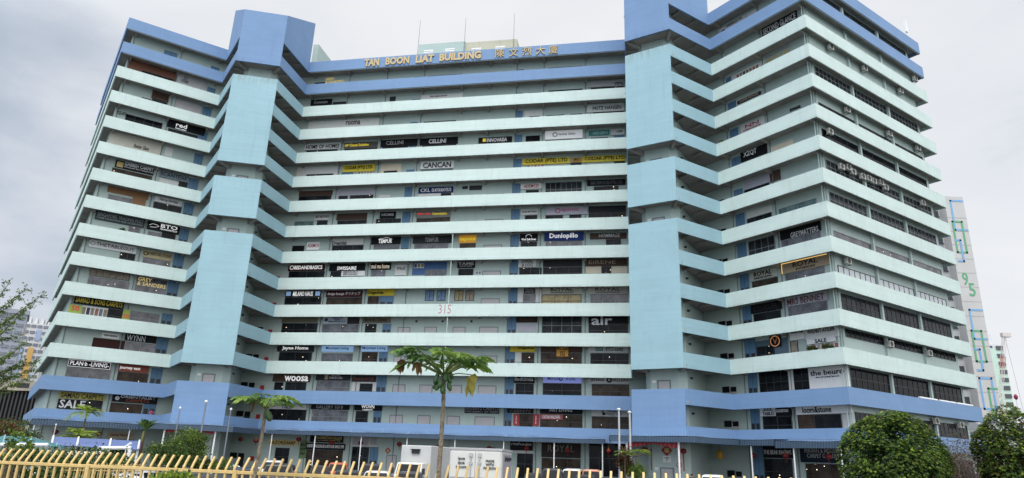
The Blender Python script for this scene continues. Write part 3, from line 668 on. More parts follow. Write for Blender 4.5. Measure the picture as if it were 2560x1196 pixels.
WINS = [
    ('M', 15, 'dark', [0.2, 56.81, 1.94, 57.18], 1, 0),
    ('M', 15, 'dark', [18.51, 56.6, 23.76, 57.03], 1, 3),
    ('M', 15, 'dark', [24.34, 56.64, 27.66, 56.95], 1, 2),
    ('M', 15, 'dark', [36.64, 56.65, 41.68, 57.03], 1, 3),
    ('M', 15, 'service', [16.27, 56.77, 17.5, 57.03], 1, 0),
    ('M', 15, 'service', [31.96, 56.78, 33.12, 57.11], 1, 0),
    ('M', 14, 'blackpanel', [3.6, 52.76, 5.79, 53.59], 1, 0),
    ('M', 14, 'dark', [8.16, 52.78, 11.51, 53.09], 1, 2),
    ('M', 14, 'vent', [12.73, 52.95, 13.67, 53.9], 0, 0),
    ('M', 14, 'service', [16.22, 52.93, 17.51, 53.24], 1, 0),
    ('M', 14, 'dark', [18.22, 52.77, 23.87, 53.1], 1, 3),
    ('M', 14, 'dark', [36.82, 52.89, 41.73, 53.28], 1, 3),
    ('M', 14, 'dark', [33.96, 52.88, 35.72, 53.13], 1, 0),
    ('M', 14, 'service', [31.97, 52.88, 33.08, 53.23], 1, 0),
    ('M', 14, 'dark', [42.87, 52.88, 47.85, 53.29], 1, 2),
    ('M', 13, 'dark', [0.38, 48.95, 5.35, 49.25], 1, 3),
    ('M', 13, 'dark', [18.4, 48.91, 23.3, 49.35], 1, 3),
    ('M', 13, 'service', [16.31, 49.08, 17.47, 49.43], 1, 0),
    ('M', 13, 'service', [32.04, 49.08, 33.14, 50.29], 1, 0),
    ('M', 13, 'palepanel', [33.4, 49.07, 36.23, 50.28], 1, 0),
    ('M', 13, 'dark', [34.07, 49.04, 35.65, 49.28], 1, 0),
    ('M', 13, 'dark', [36.56, 48.97, 39.14, 49.3], 1, 2),
    ('M', 13, 'dark', [40.0, 48.96, 41.66, 49.32], 1, 0),
    ('M', 13, 'dark', [43.18, 49.05, 47.74, 49.33], 1, 2),
    ('M', 12, 'dark', [2.21, 45.17, 5.32, 45.56], 1, 2),
    ('M', 12, 'dark', [0.39, 45.24, 2.03, 45.58], 1, 0),
    ('M', 12, 'dark', [6.51, 45.16, 11.56, 45.46], 1, 5),
    ('M', 12, 'dark', [12.37, 45.2, 16.29, 45.52], 1, 2),
    ('M', 12, 'dark', [18.46, 45.1, 23.54, 45.48], 1, 3),
    ('M', 12, 'service', [16.4, 45.2, 17.55, 45.56], 1, 0),
    ('M', 12, 'service', [32.06, 45.15, 33.18, 46.49], 1, 0),
    ('M', 12, 'black', [33.68, 45.16, 35.71, 46.22], 1, 0),
    ('M', 12, 'dark', [36.46, 45.06, 41.71, 45.41], 1, 2),
    ('M', 12, 'service', [46.03, 45.24, 47.68, 45.64], 1, 0),
    ('M', 12, 'dark', [42.86, 45.16, 45.24, 45.43], 1, 2),
    ('M', 11, 'palepanel', [-0.72, 41.37, 5.7, 42.88], 1, 0),
    ('M', 11, 'dark', [0.92, 41.41, 2.35, 41.65], 1, 0),
    ('M', 11, 'dark', [2.43, 41.34, 5.19, 41.64], 1, 2),
    ('M', 11, 'service', [6.47, 41.37, 8.23, 41.78], 1, 0),
    ('M', 11, 'posters', [8.46, 41.44, 11.24, 41.72], 1, 0),
    ('M', 11, 'creampanel', [12.46, 41.38, 15.54, 42.82], 1, 0),
    ('M', 11, 'dark', [12.97, 41.39, 15.02, 41.7], 1, 0),
    ('M', 11, 'service', [16.38, 41.38, 17.56, 41.79], 1, 0),
    ('M', 11, 'green', [18.53, 41.29, 23.33, 41.71], 1, 0),
    ('M', 11, 'service', [32.01, 41.31, 33.19, 42.7], 1, 0),
    ('M', 11, 'posters', [33.95, 41.34, 36.39, 41.71], 1, 0),
    ('M', 11, 'dark', [40.05, 41.42, 41.61, 41.76], 1, 0),
    ('M', 11, 'dark', [45.99, 41.39, 47.65, 41.75], 1, 0),
    ('M', 10, 'brownpanel', [0.13, 38.23, 5.38, 39.02], 1, 0),
    ('M', 10, 'dark', [0.24, 37.48, 5.29, 38.19], 1, 2),
    ('M', 10, 'greypanel', [5.99, 37.46, 11.81, 38.92], 1, 0),
    ('M', 10, 'dark', [6.45, 37.57, 7.84, 38.04], 1, 0),
    ('M', 10, 'dark', [8.19, 37.48, 11.74, 38.06], 1, 2),
    ('M', 10, 'palepanel', [12.54, 37.59, 14.19, 37.99], 1, 0),
    ('M', 10, 'service', [16.39, 37.52, 17.51, 39.05], 1, 0),
    ('M', 10, 'palepanel', [18.5, 37.56, 23.64, 38.94], 1, 0),
    ('M', 10, 'dark', [21.81, 37.51, 23.28, 37.92], 1, 0),
    ('M', 10, 'vent', [25.86, 38.23, 27.68, 38.91], 0, 0),
    ('M', 10, 'vent', [24.86, 38.44, 25.64, 38.88], 0, 0),
    ('M', 10, 'shutter', [28.29, 37.27, 30.9, 37.57], 1, 0),
    ('M', 10, 'service', [31.99, 37.44, 33.16, 38.97], 1, 0),
    ('M', 10, 'black', [33.95, 37.49, 35.73, 37.94], 1, 0),
    ('M', 10, 'grid', [36.62, 37.54, 41.66, 38.95], 1, 7),
    ('M', 10, 'dark', [43.25, 37.45, 46.58, 38.11], 1, 2),
    ('M', 9, 'green', [0.08, 33.61, 3.04, 34.3], 1, 0),
    ('M', 9, 'dark', [3.57, 33.67, 5.18, 34.34], 1, 0),
    ('M', 9, 'brownpanel', [6.47, 34.29, 11.1, 35.32], 1, 0),
    ('M', 9, 'dark', [6.69, 33.6, 11.12, 34.24], 1, 3),
    ('M', 9, 'dark', [12.51, 33.57, 16.21, 34.32], 1, 3),
    ('M', 9, 'service', [16.37, 33.57, 17.57, 35.31], 1, 0),
    ('M', 9, 'warm', [18.51, 33.55, 23.37, 34.25], 1, 3),
    ('M', 9, 'shutter', [28.3, 33.55, 30.87, 33.83], 1, 0),
    ('M', 9, 'service', [31.96, 33.6, 33.17, 35.18], 1, 0),
    ('M', 9, 'black', [33.89, 33.62, 35.61, 34.23], 1, 0),
    ('M', 9, 'dark', [36.74, 33.71, 39.1, 34.14], 1, 2),
    ('M', 9, 'black', [39.97, 33.67, 41.59, 34.21], 1, 0),
    ('M', 9, 'blackpanel', [42.54, 34.3, 47.69, 35.27], 1, 0),
    ('M', 9, 'dark', [42.54, 33.64, 47.68, 34.26], 1, 5),
    ('M', 8, 'black', [0.26, 29.8, 2.11, 30.61], 1, 0),
    ('M', 8, 'dark', [6.35, 29.74, 11.03, 30.5], 1, 3),
    ('M', 8, 'grey', [12.56, 29.79, 16.37, 30.49], 1, 2),
    ('M', 8, 'service', [16.57, 29.8, 17.68, 31.54], 1, 0),
    ('M', 8, 'grey', [18.51, 29.77, 23.33, 30.49], 1, 2),
    ('M', 8, 'warm', [24.99, 29.8, 27.21, 30.41], 1, 0),
    ('M', 8, 'shutter', [28.31, 29.78, 30.87, 30.14], 1, 0),
    ('M', 8, 'service', [31.98, 29.8, 33.18, 31.54], 1, 0),
    ('M', 8, 'dark', [33.45, 29.83, 35.66, 30.44], 1, 2),
    ('M', 8, 'grey', [36.82, 29.8, 41.7, 30.43], 1, 3),
    ('M', 8, 'dark', [44.81, 29.87, 46.77, 30.54], 1, 2),
    ('M', 7, 'dark', [0.29, 25.91, 5.69, 26.79], 1, 2),
    ('M', 7, 'dark', [6.59, 25.97, 8.22, 26.73], 1, 0),
    ('M', 7, 'grey', [12.57, 25.96, 14.65, 26.82], 1, 2),
    ('M', 7, 'bluepanel', [18.49, 26.02, 23.35, 27.83], 1, 0),
    ('M', 7, 'posters', [18.68, 27.0, 20.13, 27.64], 0, 0),
    ('M', 7, 'grey', [20.35, 26.05, 23.22, 26.75], 1, 3),
    ('M', 7, 'black', [25.0, 26.02, 27.09, 26.8], 1, 0),
    ('M', 7, 'posters', [27.41, 26.0, 28.16, 26.46], 1, 0),
    ('M', 7, 'shutter', [28.34, 26.06, 30.87, 26.48], 1, 0),
    ('M', 7, 'service', [32.01, 26.04, 33.18, 27.9], 1, 0),
    ('M', 7, 'dark', [33.35, 26.08, 36.38, 26.82], 1, 2),
    ('M', 7, 'blackpanel', [36.53, 26.89, 41.71, 27.86], 1, 0),
    ('M', 7, 'dark', [36.54, 26.06, 41.71, 26.84], 1, 3),
    ('M', 7, 'creampanel', [42.14, 25.93, 47.62, 26.88], 1, 0),
    ('M', 7, 'dark', [44.2, 26.03, 45.46, 26.84], 1, 2),
    ('M', 6, 'dark', [0.23, 21.98, 5.67, 23.05], 1, 2),
    ('M', 6, 'warm', [6.46, 22.06, 11.67, 22.97], 1, 3),
    ('M', 6, 'warm', [12.48, 22.08, 14.08, 23.09], 1, 0),
    ('M', 6, 'service', [14.14, 22.14, 16.18, 23.29], 1, 0),
    ('M', 6, 'bluecurtain', [20.6, 22.42, 21.82, 23.85], 0, 2),
    ('M', 6, 'bluecurtain', [22.22, 22.41, 23.43, 23.84], 0, 2),
    ('M', 6, 'goldcurtain', [24.68, 22.4, 25.88, 23.82], 0, 2),
    ('M', 6, 'tancurtain', [26.17, 22.39, 27.37, 23.81], 0, 2),
    ('M', 6, 'shutter', [28.32, 22.19, 30.86, 22.68], 1, 0),
    ('M', 6, 'service', [31.99, 22.17, 33.22, 24.13], 1, 0),
    ('M', 6, 'palepanel', [33.26, 22.16, 36.35, 24.11], 1, 0),
    ('M', 6, 'grey', [33.97, 22.18, 35.67, 23.17], 1, 0),
    ('M', 6, 'goldcurtain', [36.46, 22.18, 41.62, 23.12], 1, 3),
    ('M', 6, 'grey', [42.76, 22.17, 47.67, 23.1], 1, 3),
    ('M', 5, 'olivepanel', [0.18, 19.45, 5.52, 20.23], 1, 0),
    ('M', 5, 'dark', [0.34, 18.18, 5.6, 19.39], 1, 3),
    ('M', 5, 'blackpanel', [9.87, 19.28, 11.58, 20.22], 1, 0),
    ('M', 5, 'grey', [6.33, 18.21, 11.64, 19.24], 1, 4),
    ('M', 5, 'dark', [12.5, 18.26, 14.1, 19.29], 1, 0),
    ('M', 5, 'service', [14.95, 18.27, 16.16, 19.29], 1, 0),
    ('M', 5, 'vent', [19.51, 19.49, 19.78, 19.76], 0, 0),
    ('M', 5, 'vent', [23.13, 19.49, 23.4, 19.75], 0, 0),
    ('M', 5, 'vent', [27.06, 19.49, 27.33, 19.75], 0, 0),
    ('M', 5, 'shutter', [17.15, 18.27, 18.87, 18.84], 1, 0),
    ('M', 5, 'shutter', [20.84, 18.28, 22.54, 18.89], 1, 0),
    ('M', 5, 'shutter', [24.72, 18.29, 26.43, 18.89], 1, 0),
    ('M', 5, 'shutter', [28.31, 18.3, 30.82, 18.9], 1, 0),
    ('M', 5, 'service', [31.95, 18.31, 33.18, 20.25], 1, 0),
    ('M', 5, 'greypanel', [33.4, 18.27, 35.76, 19.3], 1, 0),
    ('M', 5, 'grid', [36.53, 18.28, 41.71, 20.32], 1, 4),
    ('M', 5, 'dark', [42.53, 18.24, 47.73, 19.26], 1, 2),
    ('M', 4, 'dark', [0.53, 14.27, 5.31, 15.41], 1, 2),
    ('M', 4, 'grey', [6.72, 14.29, 11.18, 15.29], 1, 2),
    ('M', 4, 'warm', [12.45, 14.34, 14.64, 15.49], 1, 0),
    ('M', 4, 'service', [14.85, 14.32, 16.04, 15.52], 1, 0),
    ('M', 4, 'shutter', [16.95, 14.31, 18.46, 15.04], 1, 0),
    ('M', 4, 'shutter', [20.62, 14.34, 22.29, 15.07], 1, 0),
    ('M', 4, 'shutter', [24.6, 14.38, 26.21, 15.11], 1, 0),
    ('M', 4, 'shutter', [28.43, 14.42, 30.84, 15.14], 1, 0),
    ('M', 4, 'service', [31.83, 14.45, 33.14, 16.46], 1, 0),
    ('M', 4, 'warm', [34.02, 14.46, 35.66, 15.56], 1, 0),
    ('M', 4, 'palepanel', [33.2, 14.46, 33.96, 15.59], 1, 0),
    ('M', 4, 'brownpanel', [36.48, 15.6, 41.76, 16.5], 1, 0),
    ('M', 4, 'warm', [36.5, 14.41, 41.68, 15.56], 1, 2),
    ('M', 4, 'dark', [42.77, 14.41, 47.73, 15.53], 1, 3),
    ('M', 3, 'dark', [0.45, 10.33, 1.71, 11.35], 1, 0),
    ('M', 3, 'dark', [2.04, 10.37, 5.02, 11.39], 1, 2),
    ('M', 3, 'grey', [6.48, 10.39, 11.19, 11.64], 1, 2),
    ('M', 3, 'palepanel', [11.48, 10.39, 14.87, 11.57], 1, 0),
    ('M', 3, 'dark', [12.61, 10.4, 14.36, 11.36], 1, 0),
    ('M', 3, 'service', [14.89, 10.43, 16.21, 12.57], 1, 0),
    ('M', 3, 'shutter', [17.12, 10.41, 18.84, 11.31], 1, 0),
    ('M', 3, 'shutter', [20.77, 10.47, 22.48, 11.33], 1, 0),
    ('M', 3, 'shutter', [24.71, 10.54, 26.39, 11.34], 1, 0),
    ('M', 3, 'shutter', [28.53, 10.61, 30.87, 11.36], 1, 0),
    ('M', 3, 'service', [31.94, 10.49, 33.14, 12.62], 1, 0),
    ('M', 3, 'dark', [33.37, 10.53, 35.67, 11.68], 1, 2),
    ('M', 3, 'dark', [36.83, 10.51, 41.65, 11.76], 1, 2),
    ('M', 3, 'warm', [42.93, 10.49, 47.74, 11.73], 1, 2),
    ('M', 2, 'dark', [0.15, 6.48, 5.52, 7.82], 1, 2),
    ('M', 2, 'grey', [6.33, 6.49, 11.35, 7.88], 1, 2),
    ('M', 2, 'dark', [12.42, 6.49, 14.1, 7.85], 1, 0),
    ('M', 2, 'service', [14.83, 6.51, 15.94, 7.92], 1, 0),
    ('M', 2, 'shutter', [17.08, 6.42, 18.82, 7.47], 1, 0),
    ('M', 2, 'shutter', [20.78, 6.52, 22.49, 7.5], 1, 0),
    ('M', 2, 'shutter', [24.68, 6.61, 26.36, 7.51], 1, 0),
    ('M', 2, 'shutter', [28.29, 6.71, 30.83, 7.52], 1, 0),
    ('M', 2, 'service', [31.95, 6.57, 33.0, 8.78], 1, 0),
    ('M', 2, 'warm', [34.0, 6.54, 35.69, 7.97], 1, 0),
    ('M', 2, 'warm', [36.58, 6.52, 41.78, 7.98], 1, 3),
    ('M', 2, 'warm', [42.92, 6.46, 47.7, 7.84], 1, 2),
    ('M', 1, 'dark', [1.87, 1.44, 3.8, 2.96], 1, 0),
    ('M', 1, 'warm', [6.27, 1.31, 11.21, 2.86], 1, 3),
    ('M', 1, 'palepanel', [11.99, 3.43, 15.78, 4.61], 1, 0),
    ('M', 1, 'taupepanel', [12.38, 3.62, 14.52, 4.57], 0, 0),
    ('M', 1, 'taupepanel', [14.73, 3.67, 15.68, 4.58], 0, 0),
    ('M', 1, 'dark', [12.45, 1.31, 14.7, 3.39], 1, 3),
    ('M', 1, 'service', [14.86, 1.62, 15.93, 3.44], 1, 0),
    ('M', 1, 'shutter', [17.11, 0.98, 18.43, 2.54], 1, 0),
    ('M', 1, 'shutter', [20.23, 1.1, 22.4, 2.61], 1, 0),
    ('M', 1, 'shutter', [24.64, 1.25, 26.61, 2.59], 1, 0),
    ('M', 1, 'shutter', [28.14, 1.38, 30.83, 2.63], 1, 0),
    ('M', 1, 'dark', [33.82, 1.57, 35.8, 3.28], 1, 2),
    ('M', 1, 'palepanel', [33.0, 3.26, 35.81, 3.58], 1, 0),
    ('M', 1, 'warm', [36.86, 0.81, 41.58, 2.83], 1, 3),
    ('M', 1, 'black', [42.59, 0.94, 47.42, 4.83], 1, 4),
    ('L', 15, 'service', [5.18, 56.75, 6.92, 57.49], 1, 0),
    ('L', 15, 'service', [11.62, 56.62, 12.82, 57.27], 1, 0),
    ('L', 14, 'brickpanel', [1.1, 52.66, 7.39, 54.61], 1, 0),
    ('L', 14, 'dark', [2.97, 52.61, 7.19, 53.22], 1, 3),
    ('L', 14, 'service', [11.7, 52.78, 12.83, 53.74], 1, 0),
    ('L', 13, 'dark', [3.72, 48.79, 4.91, 49.19], 1, 0),
    ('L', 13, 'dark', [4.96, 48.93, 6.96, 49.39], 1, 2),
    ('L', 13, 'shutter', [7.89, 49.14, 11.51, 50.59], 1, 0),
    ('L', 13, 'service', [11.63, 48.9, 12.84, 50.46], 1, 0),
    ('L', 12, 'black', [2.3, 45.12, 6.91, 46.1], 1, 4),
    ('L', 12, 'black', [7.72, 44.84, 11.72, 45.64], 1, 2),
    ('L', 12, 'service', [11.64, 45.06, 12.88, 46.43], 1, 0),
    ('L', 11, 'dark', [2.43, 41.12, 4.02, 41.59], 1, 0),
    ('L', 11, 'palepanel', [7.92, 41.43, 8.87, 42.81], 1, 0),
    ('L', 11, 'service', [11.71, 41.2, 12.88, 42.91], 1, 0),
    ('L', 10, 'warm', [2.16, 37.02, 7.04, 38.0], 1, 3),
    ('L', 10, 'palepanel', [7.97, 36.95, 10.45, 38.01], 1, 0),
    ('L', 10, 'dark', [10.39, 37.34, 11.56, 38.28], 1, 0),
    ('L', 10, 'service', [11.64, 37.29, 12.92, 39.02], 1, 0),
    ('L', 9, 'woodpanel', [2.17, 34.49, 7.08, 35.42], 1, 0),
    ('L', 9, 'grey', [2.41, 33.24, 5.26, 34.21], 1, 2),
    ('L', 9, 'woodpanel', [5.26, 33.41, 6.89, 34.52], 1, 0),
    ('L', 9, 'dark', [7.85, 33.27, 11.41, 34.47], 1, 2),
    ('L', 9, 'service', [11.61, 33.45, 12.92, 35.3], 1, 0),
    ('L', 8, 'grey', [5.54, 29.56, 6.96, 30.44], 1, 2),
    ('L', 8, 'grey', [7.91, 29.49, 9.56, 30.22], 1, 0),
    ('L', 8, 'black', [9.56, 29.5, 11.3, 30.49], 1, 0),
    ('L', 8, 'service', [11.71, 29.65, 12.98, 31.48], 1, 0),
    ('L', 7, 'dark', [5.21, 25.78, 7.02, 26.85], 1, 2),
    ('L', 7, 'grey', [7.95, 25.55, 11.3, 26.53], 1, 2),
    ('L', 7, 'service', [11.6, 25.74, 12.94, 27.77], 1, 0),
    ('L', 6, 'tancurtain', [2.34, 23.05, 6.89, 24.09], 0, 6),
    ('L', 6, 'grey', [2.32, 21.73, 7.04, 22.97], 1, 3),
    ('L', 6, 'grey', [7.68, 21.83, 11.44, 23.88], 1, 2),
    ('L', 6, 'service', [11.54, 21.81, 12.94, 24.03], 1, 0),
    ('L', 5, 'posters', [2.42, 17.85, 5.23, 19.11], 1, 0),
    ('L', 5, 'black', [5.25, 17.92, 6.96, 19.19], 1, 0),
    ('L', 5, 'grey', [7.87, 18.05, 11.28, 19.26], 1, 3),
    ('L', 5, 'service', [11.52, 17.87, 12.84, 19.46], 1, 0),
    ('L', 4, 'darkredpanel', [4.34, 13.99, 7.92, 15.32], 1, 0),
    ('L', 4, 'grey', [7.92, 14.0, 11.5, 15.29], 1, 2),
    ('L', 4, 'service', [11.55, 14.0, 12.95, 16.25], 1, 0),
    ('L', 3, 'grey', [2.25, 10.13, 7.07, 11.41], 1, 2),
    ('L', 3, 'warm', [7.81, 10.12, 11.33, 11.42], 1, 2),
    ('L', 3, 'service', [11.56, 10.2, 12.9, 12.22], 1, 0),
    ('L', 2, 'dark', [5.26, 6.49, 6.88, 7.76], 1, 0),
    ('L', 2, 'warm', [7.73, 6.2, 11.33, 7.59], 1, 2),
    ('L', 2, 'service', [11.42, 6.3, 12.94, 7.8], 1, 0),
    ('L', 1, 'dark', [8.22, 2.37, 11.16, 3.24], 1, 0),
    ('R', 13, 'palepanel', [1.44, 48.78, 6.31, 50.22], 1, 0),
    ('R', 13, 'posters', [2.24, 48.88, 5.57, 50.12], 1, 0),
    ('R', 13, 'service', [0.71, 49.22, 1.5, 50.17], 1, 0),
    ('R', 12, 'palepanel', [1.95, 45.02, 5.66, 46.53], 1, 0),
    ('R', 12, 'service', [0.7, 45.36, 1.89, 46.54], 1, 0),
    ('R', 11, 'black', [6.6, 41.06, 11.07, 41.66], 1, 4),
    ('R', 11, 'service', [0.69, 41.52, 1.9, 42.79], 1, 0),
    ('R', 10, 'creampanel', [6.08, 37.72, 9.03, 38.46], 1, 0),
    ('R', 10, 'service', [0.63, 37.57, 1.89, 38.88], 1, 0),
    ('R', 9, 'greypanel', [2.16, 34.2, 5.69, 35.61], 1, 0),
    ('R', 9, 'dark', [2.18, 33.63, 5.59, 34.17], 1, 3),
    ('R', 9, 'brownpanel', [5.73, 34.08, 7.11, 35.36], 1, 0),
    ('R', 9, 'service', [0.65, 33.72, 1.91, 34.62], 1, 0),
    ('R', 8, 'palepanel', [2.19, 30.51, 5.65, 31.42], 1, 0),
    ('R', 8, 'dark', [2.25, 29.77, 5.53, 30.5], 1, 3),
    ('R', 8, 'green', [6.46, 29.88, 11.03, 30.57], 0, 4),
    ('R', 8, 'service', [0.63, 29.87, 1.91, 31.5], 1, 0),
    ('R', 7, 'grey', [6.42, 25.85, 11.11, 26.78], 1, 5),
    ('R', 7, 'grid', [2.12, 26.12, 5.62, 27.72], 1, 4),
    ('R', 7, 'service', [0.54, 25.96, 1.81, 27.83], 1, 0),
    ('R', 6, 'warm', [2.25, 22.02, 5.57, 22.83], 1, 2),
    ('R', 6, 'grey', [6.51, 22.03, 11.1, 22.9], 1, 4),
    ('R', 6, 'service', [0.61, 22.13, 1.85, 23.98], 1, 0),
    ('R', 5, 'dark', [2.11, 18.11, 5.57, 19.08], 1, 2),
    ('R', 5, 'grey', [6.5, 18.19, 11.0, 19.19], 1, 3),
    ('R', 5, 'service', [0.67, 18.24, 1.85, 20.18], 1, 0),
    ('R', 4, 'bluegreypanel', [2.07, 14.2, 6.07, 15.97], 1, 0),
    ('R', 4, 'dark', [2.22, 14.3, 4.42, 15.33], 1, 2),
    ('R', 4, 'posters', [8.32, 15.38, 11.85, 15.95], 0, 0),
    ('R', 4, 'posters', [6.55, 15.57, 8.11, 16.16], 0, 0),
    ('R', 4, 'posters', [8.36, 14.28, 11.72, 14.85], 1, 0),
    ('R', 4, 'tancurtain', [6.37, 14.35, 7.24, 15.48], 1, 0),
    ('R', 4, 'service', [0.64, 14.3, 2.09, 16.34], 1, 0),
    ('R', 3, 'black', [2.21, 10.37, 5.82, 12.53], 1, 4),
    ('R', 3, 'black', [6.41, 10.39, 8.32, 12.53], 1, 2),
    ('R', 3, 'palepanel', [5.81, 10.36, 6.41, 12.5], 1, 0),
    ('R', 3, 'service', [0.74, 10.47, 1.94, 12.6], 1, 0),
    ('R', 2, 'dark', [2.29, 6.52, 4.06, 7.81], 1, 0),
    ('R', 2, 'dark', [4.09, 6.52, 5.78, 7.77], 1, 0),
    ('R', 2, 'palepanel', [6.35, 6.37, 12.26, 7.84], 1, 0),
    ('R', 2, 'brown', [6.48, 6.47, 8.34, 7.88], 1, 0),
    ('R', 2, 'dark', [8.37, 6.59, 11.19, 7.8], 1, 0),
    ('R', 2, 'service', [0.75, 6.47, 1.91, 8.62], 1, 0),
    ('R', 1, 'dark', [2.04, 1.76, 5.35, 3.49], 1, 3),
    ('R', 1, 'warm', [6.84, 1.94, 10.83, 3.09], 1, 3),
    ('R', 1, 'service', [0.79, 2.22, 2.0, 4.69], 1, 0),
]

def clampr(wn_, r):
    u0, z0, u1, z1 = r
    lim = {'L': (.9, 12.9), 'M': (-6, 47.5), 'R': (-4, 12.4), 'S': (0.2, 27)}[wn_]
    return max(u0, lim[0]), z0, min(u1, lim[1]), z1
used = {}
def stack(wn_, n, r):
    """how many fittings already overlap this rectangle: each later one sits 12 mm prouder"""
    k = 0
    for q, lay in used.setdefault((wn_, n), []):
        if r[0] < q[2] + .05 and r[2] > q[0] - .05 and r[1] < q[3] + .05 and r[3] > q[1] - .05: k = max(k, lay + 1)
    used[(wn_, n)].append((r, k))
    return k
def window(wg, r, kind, cols, name, out):
    u0, z0, u1, z1 = r; wd = u1 - u0; ht = z1 - z0
    M = wg.M(u0, z0, out); fw = .06
    mb = MB()
    mb.box(0, -.08, 0, fw, 0, ht, M).box(wd - fw, -.08, 0, wd, 0, ht, M).box(fw, -.08, 0, wd - fw, 0, fw, M).box(fw, -.08, ht - fw, wd - fw, 0, ht, M)
    for k in range(1, max(1, cols)):
        x = wd * k / cols; mb.box(x - .025, -.075, fw, x + .025, -.004, ht - fw, M)
    if kind == 'grid' or (ht > 2.2 and wd > 1.2):
        zz = ht * .62; 
        for k in range(max(1, cols)):
            a = wd * k / max(1, cols) + (fw if k == 0 else .025); b = wd * (k + 1) / max(1, cols) - (fw if k == cols - 1 or cols < 2 else .025)
            mb.box(a, -.07, zz - .03, b, -.004, zz + .03, M)
    f = obj(name, mb, m_alu if kind in ('grey', 'grid', 'green') else m_frame, bld)
    m_ = G.get(kind) or mat('curtain_' + kind, CURT.get(kind, (.2, .2, .2)), .6, 0, .35, 2.5)
    obj('pane', MB().box(.03, -.03, .03, wd - .03, -.002, ht - .03, M), m_, f)
    return f
for wn_, n, kind, r, full, cols in WINS:
    wg = WG[wn_]; r = list(clampr(wn_, r)); fl = zb(n) + .67 if n > 1 else .03
    soff = zb(n) + 4.2
    r[3] = min(r[3], soff); 
    if r[2] - r[0] < .2: continue
    if full and not kind.endswith('panel') and kind not in ('posters', 'vent'): r[1] = fl if (r[2] - r[0] < 2.6 or n < 2) else fl + .28
    if kind == 'service': r[1] = fl; r[3] = max(r[3], fl + 1.9)
    r[1] = max(r[1], fl)
    k = stack(wn_, n, r); out = .004 + k * .055
    u0, z0, u1, z1 = r; wd = u1 - u0; ht = z1 - z0
    M = wg.M(u0, z0, out)
    if kind == 'service':
        f = obj('service_door', MB().box(0, -.05, 0, wd, 0, ht, M), m_service, bld)
        for s_ in (0, 1):
            x = wd * (.08 + .5 * s_)
            obj('vent_panel', MB().box(x, -.062, .95, x + wd * .34, -.051, 1.75, M), m_dark, f)
        obj('centre_joint', MB().box(wd / 2 - .012, -.058, 0, wd / 2 + .012, -.051, ht, M), m_dark, f)
    elif kind == 'shutter':
        mb = MB()
        mb.box(0, -.08, 0, .07, 0, ht, M).box(wd - .07, -.08, 0, wd, 0, ht, M).box(.07, -.08, ht - .1, wd - .07, 0, ht, M)
        f = obj('shutter_frame', mb, m_pipe, bld)
        mb = MB(); ns = int((ht - .1) / .12)
        for q in range(ns):
            mb.box(.07, -.045 - .012 * (q % 2), (ht - .1) * q / ns, wd - .07, -.004, (ht - .1) * (q + 1) / ns, M)
        obj('roller_shutter', mb, m_shutter, f)
    elif kind.endswith('panel'):
        obj('shop_facade', MB().box(0, -.04, 0, wd, 0, ht, M), cm(PANEL[kind]), bld)
    elif kind == 'vent':
        f = obj('wall_vent', MB().box(0, -.05, 0, wd, 0, ht, M), m_dark, bld)
    elif kind == 'posters':
        f = obj('poster_board', MB().box(0, -.02, 0, wd, 0, ht, M), m_white, bld)
        nx = max(2, int(wd / .45)); pc = [(.25, .2, .14), (.06, .07, .09), (.35, .33, .28), (.12, .16, .22), (.3, .12, .08)]
        for q in range(nx):
            x = wd * (q + .12) / nx
            obj('poster', MB().box(x, -.03, ht * .12, x + wd * .76 / nx, -.021, ht * .88, M), cm(pc[rnd.randrange(5)]), f)
    else:
        nm = 'dark_shopfront' if kind == 'black' else ('curtained_window' if kind.endswith('curtain') else 'shop_window')
        window(wg, r, kind, cols, nm, out)

